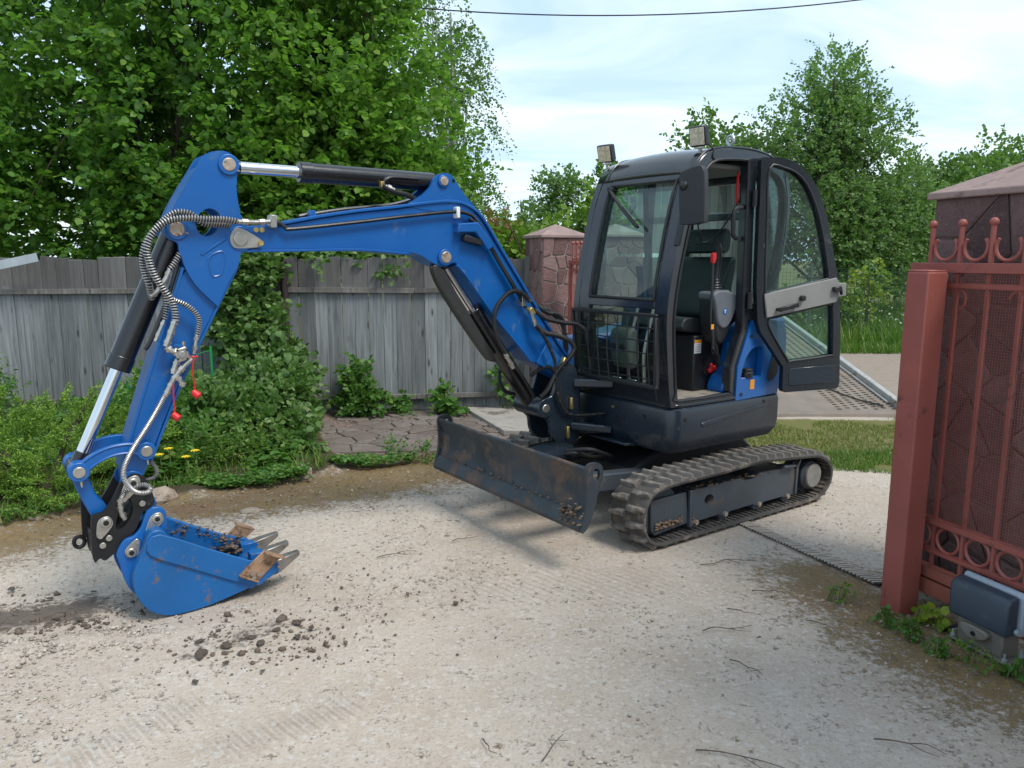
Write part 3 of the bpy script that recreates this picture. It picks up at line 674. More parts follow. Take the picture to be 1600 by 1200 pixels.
# ================================================================ the mini excavator (x forward, y to the operator's left, z up)
EX = empty('mini_excavator', (1.0345, 5.2386, 0), 3.755949); tag(EX, 'blue and charcoal mini excavator with open cab door and bucket resting on the yard', 'excavator')
SOIL = (0.13, 0.095, 0.07)
M['blue'] = paint('blue_paint', (0.002, 0.092, 0.33), 0.33, 0, 0.09, 2.5, (0.055, 0.13, 0.27), 0.16, 6, 0.02, 120, coat=0.15)
M['blue_dirty'] = paint('muddied_blue_paint', (0.004, 0.098, 0.30), 0.45, 0, 0.16, 3, (0.15, 0.11, 0.085), 0.30, 13, 0.08, 70)
M['char'] = paint('charcoal_paint', (0.015, 0.024, 0.036), 0.26, 0, 0.15, 3, (0.07, 0.065, 0.06), 0.10, 6, 0.02, 90, coat=0.2)
M['cabpaint'] = paint('cab_paint', (0.015, 0.019, 0.025), 0.20, 0, 0.12, 3, (0.08, 0.08, 0.08), 0.08, 5, 0.02, 90, coat=0.25)
M['steelgrey'] = paint('grey_undercarriage_paint', (0.050, 0.062, 0.075), 0.5, 0.1, 0.18, 4, SOIL, 0.30, 6, 0.12, 60)
M['blade'] = paint('worn_blade_paint', (0.038, 0.048, 0.058), 0.5, 0.25, 0.3, 3, (0.14, 0.095, 0.07), 0.56, 4.5, 0.15, 50)
M['rubber'] = paint('dusty_rubber', (0.06, 0.054, 0.049), 0.8, 0, 0.25, 8, (0.23, 0.185, 0.145), 0.45, 6, 0.25, 60)
M['lug'] = paint('worn_lug_rubber', (0.125, 0.113, 0.10), 0.78, 0, 0.25, 14, (0.27, 0.22, 0.175), 0.4, 12, 0.25, 60)
M['blackp'] = paint('black_plastic', (0.012, 0.013, 0.015), 0.42, 0, 0.2, 6, None, 0, 1, 0.08, 200)
M['blacks'] = paint('black_cylinder_paint', (0.007, 0.007, 0.009), 0.22, 0, 0.1, 4, None, 0, 1, 0.02, coat=0.4)
M['chrome'] = paint('chrome_rod', (0.72, 0.73, 0.74), 0.10, 1.0, 0.05, 5, None, 0, 1, 0)
M['steel'] = paint('plated_steel', (0.46, 0.445, 0.41), 0.34, 0.9, 0.15, 12, (0.25, 0.2, 0.15), 0.12, 14)
M['brass'] = paint('zinc_yellow_fitting', (0.55, 0.42, 0.16), 0.35, 0.8, 0.2, 20)
M['pinrust'] = paint('pin_face', (0.42, 0.34, 0.27), 0.5, 0.6, 0.3, 30, (0.17, 0.09, 0.05), 0.4, 25)
M['rustplate'] = paint('rusty_cutter', (0.32, 0.20, 0.125), 0.65, 0.25, 0.3, 12, (0.16, 0.085, 0.05), 0.4, 14, 0.15, 70)
M['tooth'] = paint('bare_tooth_steel', (0.27, 0.255, 0.24), 0.42, 0.75, 0.25, 14, (0.14, 0.10, 0.07), 0.3, 18)
M['soilclod'] = paint('clinging_soil', (0.13, 0.09, 0.062), 0.95, 0, 0.4, 22, None, 0, 1, 0.6, 60)
M['hose'] = paint('hose_rubber', (0.013, 0.013, 0.014), 0.55, 0, 0.2, 10)
M['redp'] = paint('red_plastic', (0.55, 0.012, 0.015), 0.4)
M['seat'] = paint('seat_vinyl', (0.012, 0.016, 0.019), 0.48, 0, 0.15, 6, (0.06, 0.06, 0.055), 0.12, 7, 0.12, 160)
M['greyp'] = paint('grey_console', (0.115, 0.126, 0.145), 0.5, 0, 0.08, 6, None, 0, 1, 0.04, 200)
M['greyp2'] = paint('light_grey_trim', (0.25, 0.245, 0.235), 0.55, 0, 0.08, 6, (0.2, 0.17, 0.14), 0.1, 9, 0.05, 160)
M['glass'] = glass('green_tinted_glass', (0.72, 0.87, 0.81)); M['glass2'] = glass('blue_tinted_glass', (0.74, 0.86, 0.86))
M['podgrey'] = paint('pod_grey', (0.075, 0.085, 0.075), 0.6); M['matf'] = paint('dusty_floor_mat', (0.24, 0.205, 0.17), 0.9, 0, 0.25, 9, (0.10, 0.085, 0.07), 0.4, 8, 0.3, 60)
M['orange'] = paint('orange_sticker', (0.75, 0.30, 0.02), 0.4); M['white'] = paint('white_sticker', (0.72, 0.74, 0.74), 0.45, 0, 0.05)
M['ledcup'] = paint('led_cup', (0.62, 0.55, 0.40), 0.3, 0.5, 0.2, 40); M['lens'] = paint('led_lens', (0.55, 0.50, 0.38), 0.25, 0.3, 0.35, 60)
def E_(nm, mb, mt, parent=EX, bev=0.0, seg=2, smooth=35):
    dep = 0; q = parent
    while q is not None and q is not EX: dep += 1; q = q.parent
    if dep >= 2: parent = parent.parent          # thing > part > sub-part, no deeper
    return mb.build(nm, M[mt] if isinstance(mt, str) else mt, parent, bev, seg, smooth)
def pin(nm, x, zz, y0, y1, r, mt='pinrust', parent=EX, bev=0.004): return E_(nm, MB().cyl((x, y0, zz), (x, y1, zz), r, n=20), mt, parent, bev)

def crumb(mb, c, s, rc, sx=1, sy=1, sz=1):
    """small irregular lump"""
    c = Vector(c); V = []
    for q in ((1, 0, 0), (-1, 0, 0), (0, 1, 0), (0, -1, 0), (0, 0, 1), (0, 0, -1), (.7, .7, .3), (-.7, .6, .4)):
        k = s * rc.uniform(.55, 1.35); V.append(c + Vector((q[0] * k * sx, q[1] * k * sy, q[2] * k * sz)))
    mb.add(V, [(0, 6, 4), (6, 2, 4), (2, 7, 4), (7, 1, 4), (1, 3, 4), (3, 0, 4), (0, 5, 6), (6, 5, 2), (2, 5, 7), (7, 5, 1), (1, 5, 3), (3, 5, 0)])
# ---------------------------------------------------------------- tracks
def loop_path():
    """centre line of the rubber belt in (x, z): front idler, sagging top run, rear sprocket, ground run"""
    key = [(0.62, 0.030), (0.75, 0.031), (0.845, 0.068), (0.893, 0.145), (0.897, 0.235), (0.855, 0.320), (0.775, 0.362), (0.62, 0.376), (0.40, 0.378), (0.18, 0.380), (0.0, 0.388), (-0.12, 0.392), (-0.25, 0.381), (-0.45, 0.362), (-0.62, 0.347), (-0.75, 0.328), (-0.86, 0.272), (-0.905, 0.190), (-0.875, 0.100), (-0.79, 0.045), (-0.66, 0.030), (-0.4, 0.029), (0.0, 0.029), (0.3, 0.029)]
    P = np.array(sm(key, 10, True)); d = np.linalg.norm(np.roll(P, -1, 0) - P, axis=1); s = np.concatenate([[0], np.cumsum(d)]); L = s[-1]
    Q = np.vstack([P, P[:1]]); n = 180; t = np.arange(n) * L / n
    return np.stack([np.interp(t, s, Q[:, 0]), np.interp(t, s, Q[:, 1])], 1), L
PATH, PLEN = loop_path(); PN = len(PATH)
def nrm2(i):
    d = PATH[(i + 1) % PN] - PATH[i - 1]; d /= np.linalg.norm(d); return d, np.array([d[1], -d[0]])   # tangent, outward
NL = 46
def make_track(yc, w=0.28):
    tr = empty('track'); tr.parent = EX
    b = MB(); V = []; F = []; h = 0.011
    prof = [(-w / 2, h * .3), (-w / 2 + .015, h), (w / 2 - .015, h), (w / 2, h * .3), (w / 2 - .004, -h), (-w / 2 + .004, -h)]; k = len(prof)
    for i in range(PN):
        d, o = nrm2(i)
        for py, po in prof: q = PATH[i] + o * po; V.append((q[0], yc + py, q[1]))
    for i in range(PN):
        for j in range(k): F.append((i * k + j, i * k + (j + 1) % k, ((i + 1) % PN) * k + (j + 1) % k, ((i + 1) % PN) * k + j))
    b.add(V, F); E_('belt', b, 'rubber', tr)
    rib = MB()
    for i in range(NL * 2):
        f = i * PN / (NL * 2); i0 = int(f); d, o = nrm2(i0); p = PATH[i0] - o * (h + .004)
        Mx = Matrix(((d[0], 0, o[0]), (0, 1, 0), (d[1], 0, o[1])))
        rib.box((p[0], yc, p[1]), (0.014, w * .86, 0.009), Mx)
    tag(E_('inner_ribs', rib, 'rubber', tr, smooth=0), None, None, None, 'stuff')
    global LUG
    for i in range(NL):
        for s in (-1, 1):
            f = ((i + (0.0 if s > 0 else 0.5)) * PN / NL) % PN; i0 = int(f); tt = f - i0; p = PATH[i0] * (1 - tt) + PATH[(i0 + 1) % PN] * tt
            d, o = nrm2(i0); d2, o2 = nrm2((i0 + 1) % PN); d = d * (1 - tt) + d2 * tt; o = o * (1 - tt) + o2 * tt
            if LUG is None:
                base = [(-0.028, 0.006), (0.020, 0.006), (0.023, 0.070), (0.027, 0.105), (0.024, 0.137), (-0.006, 0.137), (-0.010, 0.104), (-0.026, 0.070)]
                top = [(-0.018, 0.011), (0.009, 0.011), (0.012, 0.070), (0.017, 0.100), (0.016, 0.128), (0.003, 0.128), (0.000, 0.102), (-0.016, 0.068)]
                mb = MB(); mb.add([(x, y, 0.006) for x, y in base] + [(x, y, 0.034) for x, y in top], [tuple(range(8, 16))] + [(j, (j + 1) % 8, 8 + (j + 1) % 8, 8 + j) for j in range(8)])
                ob = E_('tread_lug', mb, 'lug', tr, 0.003, 1, 30); LUG = ob
            else:
                ob = LUG.copy(); COL.objects.link(ob); ob.parent = tr
            Mx = Matrix(((d[0], 0, o[0], p[0]), (0, s, 0, yc), (d[1], 0, o[1], p[1]), (0, 0, 0, 1)))
            ob.matrix_local = Mx if s > 0 else Mx @ Matrix.Scale(-1, 4, (1, 0, 0)) @ Matrix.Scale(1, 4)
    return tr
LUG = None
def make_frame(side, yc):
    y1 = yc + side * 0.085; y0 = yc - side * 0.10; fr = empty('track_frame'); fr.parent = EX
    hole = sm([(0.345, 0.207), (0.325, 0.235), (0.285, 0.236), (0.262, 0.21), (0.28, 0.18), (0.322, 0.178)], 3)
    main = [(0.47, 0.078), (0.472, 0.292), (0.34, 0.288), (0.02, 0.292), (-0.03, 0.268), (-0.13, 0.268), (-0.17, 0.296), (-0.50, 0.280), (-0.545, 0.262), (-0.56, 0.09), (-0.50, 0.088), (-0.47, 0.072), (-0.42, 0.092), (-0.23, 0.092), (-0.20, 0.075), (-0.15, 0.078), (-0.12, 0.096), (0.10, 0.094), (0.13, 0.075), (0.18, 0.076), (0.21, 0.094), (0.40, 0.09), (0.42, 0.072)]
    E_('side_plate', MB().plate(main, y0, y1, [hole]), 'steelgrey', fr)
    E_('adjuster_cover', MB().plate([(0.79, 0.10), (0.795, 0.283), (0.50, 0.288), (0.478, 0.09), (0.757, 0.068)], y0, y1 - side * .004), 'steelgrey', fr, 0.008)
    E_('rib', MB().plate([(0.462, 0.07), (0.486, 0.07), (0.486, 0.296), (0.462, 0.296)], y1 - side * .01, y1 + side * .014), 'steelgrey', fr, 0.003, 1)
    E_('rear_rib', MB().plate([(-0.545, 0.085), (-0.565, 0.085), (-0.575, 0.27), (-0.60, 0.315), (-0.585, 0.325), (-0.552, 0.275)], y1 - side * .02, y1 + side * .012), 'steelgrey', fr, 0.003, 1)
    E_('step_plate', MB().plate([(-0.38, 0.296), (-0.50, 0.285), (-0.52, 0.30), (-0.40, 0.313)], y1 - side * .03, y1 + side * .035), 'steelgrey', fr, 0.004, 1)
    E_('idler', MB().cyl((0.70, yc - .06, 0.205), (0.70, yc + .06, 0.205), 0.150, n=32), 'steelgrey', fr, 0.01)
    sp = MB(); star = []
    for i in range(44): a = 2 * math.pi * i / 44; star.append((-0.735 + (0.148 if i % 4 < 2 else 0.120) * math.cos(a), 0.187 + (0.148 if i % 4 < 2 else 0.120) * math.sin(a)))
    E_('sprocket', sp.plate(star, yc - .02, yc + .02), 'steelgrey', fr)
    E_('drive_motor', MB().cyl((-0.745, yc - .09, 0.183), (-0.745, yc + side * .075, 0.183), 0.100, n=28), 'steelgrey', fr, 0.012)
    E_('motor_cap', MB().cyl((-0.75, yc + side * .07, 0.183), (-0.75, yc + side * .10, 0.183), 0.084, n=28), paint('dusty_cap', (0.20, 0.19, 0.175), 0.7, 0.1, 0.25, 14, SOIL, 0.3, 16), fr, 0.006)
    for rx in (-0.475, -0.175, 0.155, 0.42):
        E_('roller', MB().cyl((rx, yc - .07, 0.085), (rx, yc + .075, 0.085), 0.046, n=20), 'steelgrey', fr, 0.006)
        E_('roller_bolt', MB().cyl((rx, y1 - .004, 0.087), (rx, y1 + side * .016, 0.087), 0.016, n=6), 'pinrust', fr)
    cl = MB(); rc = random.Random(3 if side > 0 else 5)
    for k in range(55):
        cx = rc.uniform(0.53, 0.77); s = rc.uniform(0.007, 0.017); crumb(cl, (cx, y1 + side * .002, 0.125 + rc.uniform(-.018, .018)), s, rc, rc.uniform(.8, 1.5), .7, rc.uniform(.6, 1.1))
    for k in range(60):
        cx = rc.uniform(-0.5, 0.45); s = rc.uniform(0.006, 0.016); crumb(cl, (cx, y1 - side * rc.uniform(.0, .06), 0.293 + (-.01 if cx < 0 else 0)), s, rc, rc.uniform(1, 2), 1, .6)
    for k in range(14): crumb(cl, (0.455 + rc.uniform(-.02, .015), y1 + side * .004, rc.uniform(.075, .135)), rc.uniform(.006, .014), rc)
    tag(E_('caked_soil', cl, 'soilclod', fr, smooth=0), None, None, None, 'stuff')
for side in (1, -1):
    make_track(side * 0.625); make_frame(side, side * 0.625)

# ---------------------------------------------------------------- undercarriage centre and dozer blade
cf = E_('centre_frame', MB().plate([(0.55, 0.22), (0.60, 0.34), (0.40, 0.44), (-0.45, 0.44), (-0.60, 0.32), (-0.5, 0.2)], -0.34, 0.34), 'black_steel', EX, 0.02)
E_('slew_ring', MB().cyl((0, 0, 0.43), (0, 0, 0.505), 0.36, n=40), 'blackp', EX, 0.006)
bl = empty('dozer_blade'); bl.parent = EX
bp = [(1.372, 0.252), (1.352, 0.262), (1.305, 0.335), (1.285, 0.42), (1.290, 0.50), (1.318, 0.578), (1.330, 0.584), (1.342, 0.574), (1.318, 0.505), (1.312, 0.42), (1.330, 0.34), (1.380, 0.262)]
E_('mouldboard', MB().plate(bp, -0.757, 0.757), 'blade', bl, 0.003, 1)
E_('cutting_edge', MB().plate([(1.358, 0.238), (1.374, 0.236), (1.383, 0.262), (1.342, 0.332), (1.335, 0.328), (1.368, 0.264)], -0.762, 0.762), 'blade', bl, 0.003, 1)
slot = sm([(1.262, 0.505), (1.29, 0.515), (1.298, 0.545), (1.285, 0.57), (1.26, 0.565), (1.25, 0.535)], 3)
endp = sm([(1.375, 0.245), (1.345, 0.36), (1.338, 0.48), (1.345, 0.56), (1.325, 0.598), (1.27, 0.60), (1.235, 0.575), (1.230, 0.51), (1.262, 0.43), (1.285, 0.35), (1.33, 0.255)], 3)
for s in (-1, 1):
    E_('end_plate', MB().plate(endp, s * 0.756, s * 0.776, [slot]), 'blade', bl, 0)
    E_('push_arm', MB().bar((1.29, s * 0.33, 0.36), (0.50, s * 0.36, 0.30), 0.09, 0.11), 'steelgrey', bl, 0.01)
E_('blade_rib', MB().bar((1.272, -0.70, 0.42), (1.272, 0.70, 0.42), 0.05, 0.09), 'blade', bl, 0.008)
E_('blade_cylinder', MB().cyl((1.25, 0, 0.42), (0.62, 0, 0.40), 0.048, n=20), 'blacks', bl, 0.004)
cv = MB(); cv.add([(1.12, -.085, .475), (1.12, .085, .475), (0.86, -.085, .50), (0.86, .085, .50), (1.17, -.06, .42), (1.17, .06, .42), (1.12, -.115, .43), (1.12, .115, .43), (0.86, -.115, .43), (0.86, .115, .43)], [(0, 1, 3, 2), (0, 4, 5, 1), (0, 2, 8, 6), (1, 7, 9, 3), (0, 6, 4), (1, 5, 7)])
cvo = E_('cylinder_cover', cv, 'char', bl, 0); cvo.modifiers.new('t', 'SOLIDIFY').thickness = 0.006
ms = MB(); rc = random.Random(9)
for k in range(70): crumb(ms, (1.378 + rc.uniform(-.03, .01), rc.uniform(0.60, 0.775), 0.27 + abs(rc.gauss(0, .05))), rc.uniform(.006, .016), rc, 1, 1, .8)
for k in range(60): yy = rc.uniform(-0.7, 0.7); crumb(ms, (1.345 + rc.uniform(-.012, .006), yy, 0.322 + rc.uniform(-.012, .03)), rc.uniform(.004, .011), rc, .6, 1.6, .8)
tag(E_('caked_soil', ms, 'soilclod', bl, smooth=0), None, None, None, 'stuff')
hb = MB(); hb.tube(sm([(0.95, .06, .44), (0.90, .16, .47), (0.78, .17, .43), (0.62, .12, .40)], 6, False), 0.012, 8); hb.tube(sm([(0.95, .02, .45), (0.86, .22, .50), (0.72, .23, .45), (0.60, .16, .40)], 6, False), 0.012, 8); E_('blade_hose', hb, 'hose', bl)

# ---------------------------------------------------------------- upper body (rounded tail, stepped front)
def tail(r, x_front, y_side, yr=None, n=26):
    """plan outline: flat sides, round tail"""
    yr = y_side if yr is None else yr; a0 = math.asin(min(1, y_side / r)); pts = [(x_front, -yr + .06), (x_front, y_side - .085)] + [(x_front - .085 + .085 * math.sin(a), y_side - .085 + .085 * math.cos(a)) for a in np.linspace(1.3, 0, 6)]
    xa = -math.sqrt(max(r * r - y_side * y_side, 0)); 
    pts += [(-r * math.sin(a) if False else r * math.cos(a), r * math.sin(a)) for a in np.linspace(math.pi - a0, math.pi + a0, n)]
    return pts + [(x_front - .05, -yr)]
PLAN = lambda x, y, zz: (x, zz, y)
bd = empty('upper_body'); bd.parent = EX
def loft(nm, layers, mt, parent, bev=0.0):
    mb = MB(); V = []; F = []; n = len(layers[0][1])
    for zz, pts in layers: V += [(x, y, zz) for x, y in pts]
    for k in range(len(layers) - 1):
        for i in range(n): F.append((k * n + i, k * n + (i + 1) % n, (k + 1) * n + (i + 1) % n, (k + 1) * n + i))
    F += [tuple(range(n - 1, -1, -1)), tuple(range((len(layers) - 1) * n, len(layers) * n))]
    mb.add(V, F); return E_(nm, mb, mt, parent, bev, smooth=30)
def scl(pts, k, dx=0): return [(x * k + dx, y * k) for x, y in pts]
base = tail(0.765, 0.56, 0.62)
loft('lower_shell', [(0.475, scl(base, 0.86)), (0.492, scl(base, 0.93)), (0.545, scl(base, 0.985)), (0.60, base), (0.735, base), (0.760, scl(base, 0.992)), (0.772, scl(base, 0.97))], 'char', bd)
E_('deck_plate', MB().plate(scl(base, 0.985), 0.7735, 0.795, to=PLAN), 'cabpaint', bd, 0.006)
E_('crease', MB().plate(sm([(0.30, 0.655), (0.25, 0.672), (-0.1, 0.705), (-0.34, 0.72), (-0.34, 0.704), (-0.1, 0.685), (0.25, 0.645)], 3), 0.619, 0.627), 'char', bd, 0.003, 1)
for bx, bz in ((0.44, 0.70), (-0.30, 0.735)): E_('bolt', MB().cyl((bx, .615, bz), (bx, .627, bz), 0.010, n=10), 'blackp', bd)
for by, bz in ((0.40, 0.70), (0.12, 0.715)): E_('bolt', MB().cyl((.555, by, bz), (.567, by, bz), 0.010, n=10), 'brass' if by < .3 else 'blackp', bd)
for k in range(3): E_('vent_slot', MB().box((.561, 0.17, 0.655 - k * .021), (.006, 0.06, 0.009)), 'black_steel', bd, 0.002, 1)
E_('skid_lip', MB().plate([(0.40, 0.47), (0.62, 0.50), (0.62, 0.515), (0.40, 0.50)], -0.15, 0.30), 'char', bd, 0.003, 1)
# engine cover and right-hand tank (mostly behind the cab)
loft('engine_cover', [(0.797, scl(tail(0.74, -0.45, 0.60), 1.0)), (1.15, scl(tail(0.73, -0.47, 0.58), 1.0)), (1.24, scl(tail(0.70, -0.48, 0.55), 1.0)), (1.27, scl(tail(0.66, -0.49, 0.50), 1.0))], 'blue', bd, 0.006)
E_('tank_cover', MB().plate([(0.50, 0.80), (0.50, 1.0), (0.42, 1.10), (-0.50, 1.22), (-0.50, 0.80)], -0.60, -0.27), 'blue', bd, 0.03, 3)

# blue corner panel behind the door with tank filler recess
bpn = [(-0.120, 1.195), (-0.030, 0.985), (-0.022, 0.765), (-0.446, 0.775), (-0.452, 0.96), (-0.40, 1.255), (-0.16, 1.262)]
rec = sm([(-0.165, 1.085), (-0.255, 1.09), (-0.275, 1.05), (-0.268, 0.92), (-0.24, 0.895), (-0.085, 0.895), (-0.068, 0.925), (-0.10, 1.02)], 3)
cp = E_('corner_panel', MB().plate(bpn, 0.565, 0.612, [rec]), 'blue', bd, 0); E_('recess_back', MB().plate([(-0.05, 0.86), (-0.05, 1.12), (-0.30, 1.12), (-0.30, 0.86)], 0.50, 0.548), 'blue', cp)
E_('recess_floor', MB().box((-0.175, 0.575, 0.897), (0.21, 0.06, 0.012)), 'blue', cp, 0.003, 1)
fc = MB(); fc.cyl((-0.155, 0.585, 0.905), (-0.155, 0.585, 0.935), 0.042, n=20); fc.cyl((-0.155, 0.585, 0.935), (-0.155, 0.585, 0.958), 0.035, n=16); E_('filler_cap', fc, 'blackp', cp, 0.004)
E_('warning_sticker', MB().box((-0.178, 0.6135, 0.855), (0.042, 0.002, 0.062)), 'orange', cp)
for bx, bz in ((-0.075, 0.80), (-0.145, 1.165), (-0.41, 1.0)): E_('bolt', MB().cyl((bx, .61, bz), (bx, .616, bz), 0.012, n=10), 'blackp', cp)
lp = sm([(-0.345, 0.86), (-0.425, 0.90), (-0.438, 1.0), (-0.405, 1.10), (-0.37, 1.04), (-0.338, 0.93)], 3); E_('side_grille', MB().plate(lp, 0.60, 0.618), 'blackp', cp, 0.003, 1)

# ---------------------------------------------------------------- cab
cab = empty('cab'); cab.parent = EX
YL, YR = 0.60, -0.235
fe = [(0.545, 0.78), (0.562, 0.86), (0.585, 1.04), (0.604, 1.28), (0.592, 1.44), (0.562, 1.60), (0.520, 1.80), (0.468, 2.00), (0.415, 2.13), (0.375, 2.195), (0.315, 2.245), (0.22, 2.272), (0.05, 2.288), (-0.12, 2.286), (-0.28, 2.262), (-0.40, 2.215), (-0.455, 2.15), (-0.485, 2.02), (-0.475, 1.80), (-0.43, 1.62), (-0.36, 1.40), (-0.30, 1.262)]
fro = sm(fe, 3, False)
side_out = fro + [(-0.12, 1.262), (-0.125, 1.20), (-0.035, 0.985), (-0.028, 0.78)]
door_op = sm([(0.495, 0.815), (0.510, 0.86), (0.530, 1.05), (0.545, 1.28), (0.530, 1.45), (0.497, 1.62), (0.452, 1.80), (0.40, 1.98), (0.345, 2.12), (0.305, 2.175), (0.235, 2.212), (0.10, 2.228), (-0.03, 2.23), (-0.052, 2.21), (-0.055, 1.9), (-0.060, 1.5), (-0.066, 1.23), (-0.045, 1.17), (0.025, 0.99), (0.033, 0.96), (0.033, 0.83), (0.045, 0.815)], 2)
rearw = sm([(-0.135, 2.19), (-0.26, 2.19), (-0.36, 2.155), (-0.42, 2.09), (-0.443, 2.0), (-0.432, 1.80), (-0.385, 1.60), (-0.32, 1.42), (-0.285, 1.35), (-0.17, 1.345), (-0.145, 1.37), (-0.135, 1.6)], 2)
E_('side_frame', MB().plate(side_out, YL - 0.055, YL, [door_op, rearw]), 'cabpaint', cab)
E_('side_frame', MB().plate(fro + [(-0.28, 0.8), (0.5, 0.8)], YR, YR + 0.05, [sm([(0.50, 1.15), (0.53, 1.30), (0.51, 1.5), (0.44, 1.8), (0.35, 2.1), (0.24, 2.19), (0.05, 2.2), (0.0, 2.15), (0.0, 1.15)], 2), sm([(-0.08, 2.17), (-0.30, 2.16), (-0.41, 2.05), (-0.41, 1.8), (-0.34, 1.5), (-0.27, 1.36), (-0.08, 1.36)], 2)]), 'cabpaint', cab)
# door seal and sill lips
E_('door_seal', MB().tube([(x, YL + .002, zz) for x, zz in door_op] + [(door_op[0][0], YL + .002, door_op[0][1])], 0.009, 6, False), 'blackp', cab)
# front face: posts, header, belt, lower sill following the curved nose
def nose(zz):
    return float(np.interp(zz, [p[1] for p in fe[:12]], [p[0] for p in fe[:12]]))
def nose_strip(nm, y0, y1, z0, z1, d0, d1, mt, n=14, parent=None):
    """piece of the curved front between two widths and heights, from d0 to d1 behind the nose line"""
    zz = np.linspace(z0, z1, n); out = [(nose(q) - d0, q) for q in zz] + [(nose(q) - d1, q) for q in zz[::-1]]
    return E_(nm, MB().plate(out, y0, y1), mt, parent or cab, 0.004, 1)
for ya, yb in ((YR + .002, -0.088), (0.492, YL - .002)): nose_strip('front_post', ya, yb, 0.79, 2.16, 0.0, 0.07, 'cabpaint')
nose_strip('windscreen_header', -0.087, 0.491, 2.105, 2.235, 0.0, 0.06, 'cabpaint', 8); nose_strip('belt_bar', -0.087, 0.491, 1.355, 1.405, 0.0, 0.05, 'cabpaint', 4); nose_strip('nose_sill', -0.087, 0.491, 0.785, 0.90, 0.0, 0.05, 'cabpaint', 5)
gs = MB()
for (pts_) in ([(-0.08, 1.41), (0.484, 1.41), (0.484, 2.10), (-0.08, 2.10)],):
    gs.tube([(nose(zz) + .004, y, zz) for y, zz in pts_[:1]] + [(nose(zz) + .004, y, zz) for y, zz in [(-0.08, 1.41), (0.484, 1.41)]] + [(nose(zz) + .004, 0.484, zz) for zz in np.linspace(1.41, 2.10, 10)] + [(nose(zz) + .004, -0.08, zz) for zz in np.linspace(2.10, 1.41, 10)], 0.011, 6)
E_('windscreen_seal', gs, 'blackp', cab)
def sheet(nm, y0, y1, z0, z1, d, mt, n=12):
    mb = MB(); V = []; F = []
    for q in np.linspace(z0, z1, n): V += [(nose(q) - d, y0, q), (nose(q) - d, y1, q)]
    for i in range(n - 1): F.append((2 * i, 2 * i + 1, 2 * i + 3, 2 * i + 2))
    mb.add(V, F); return E_(nm, mb, mt, cab)
sheet('windscreen', -0.087, 0.491, 1.405, 2.106, 0.02, 'glass'); sheet('lower_windscreen', -0.087, 0.491, 0.90, 1.356, 0.02, 'glass')
# roof: crowned skin between the side frames
rf = MB(); V = []; F = []; top = [p for p in fro if p[1] > 2.125 and p[0] > -0.46]; ny2 = 10
for (x, zz) in top:
    for j in range(ny2 + 1):
        t = j / ny2; y = YR + (YL - YR) * t; V.append((x, y, zz + 0.03 * math.sin(math.pi * t) ** 0.7 * min(1, (zz - 2.10) / .10)))
for i in range(len(top) - 1):
    for j in range(ny2): F.append((i * (ny2 + 1) + j, i * (ny2 + 1) + j + 1, (i + 1) * (ny2 + 1) + j + 1, (i + 1) * (ny2 + 1) + j))
rf.add(V, F); M['roofp'] = paint('glossy_roof_paint', (0.018, 0.021, 0.024), 0.16, 0, 0.1, 3, None, 0, 1, 0, coat=0.6); ro = E_('roof', rf, 'roofp', cab); md = ro.modifiers.new('t', 'SOLIDIFY'); md.thickness = 0.03; md.offset = -1
M['headliner'] = paint('headliner', (0.17, 0.175, 0.17), 0.8, 0, 0.1); E_('headliner', MB().box((0.0, (YL + YR) / 2, 2.195), (0.66, YL - YR - .13, 0.03)), 'headliner', cab, 0.012, 2)
for y, nm in ((0.545, 0), (-0.18, 0)): E_('roof_gutter', MB().tube([(x, y + .04, zz + .012) for x, zz in fro[24:54]], 0.008, 6), 'cabpaint', cab)
# rear wall with window
E_('rear_wall', MB().plate([(YR, 0.80), (YL, 0.80), (YL, 1.36), (YR, 1.36)], -0.34, -0.29, to=lambda a, b, c_: (b, a, c_)), 'cabpaint', cab, 0.01, 1)
for y in (YR + .03, YL - .03): E_('rear_post', MB().tube(sm([(-0.33, y, 1.34), (-0.40, y, 1.58), (-0.452, y, 1.82), (-0.455, y, 2.02), (-0.42, y, 2.15)], 4, False), 0.034, 8), 'cabpaint', cab)
E_('rear_cross_bar', MB().bar((-0.452, YR, 1.93), (-0.452, YL, 1.93), 0.03, 0.05), 'cabpaint', cab, 0.006, 1); E_('rear_header', MB().bar((-0.42, YR, 2.17), (-0.42, YL, 2.17), 0.06, 0.06), 'cabpaint', cab, 0.01, 1)
rw = MB(); V = []; F = []; rr_ = [(-0.345, 1.36), (-0.40, 1.55), (-0.45, 1.80), (-0.455, 2.0), (-0.43, 2.15)]
for x, zz in rr_: V += [(x, YR + .04, zz), (x, YL - .04, zz)]
for i in range(4): F.append((2 * i, 2 * i + 1, 2 * i + 3, 2 * i + 2))
rw.add(V, F); E_('rear_window', rw, 'glass', cab)
E_('side_window', MB().plate(rearw, YL - .032, YL - .028), 'glass2', cab); E_('side_window', MB().plate([(0.50, 1.15), (0.52, 1.3), (0.50, 1.5), (0.44, 1.8), (0.35, 2.1), (0.24, 2.19), (-0.40, 2.10), (-0.40, 1.8), (-0.27, 1.36), (0.0, 1.15)], YR + .022, YR + .026), 'glass', cab)
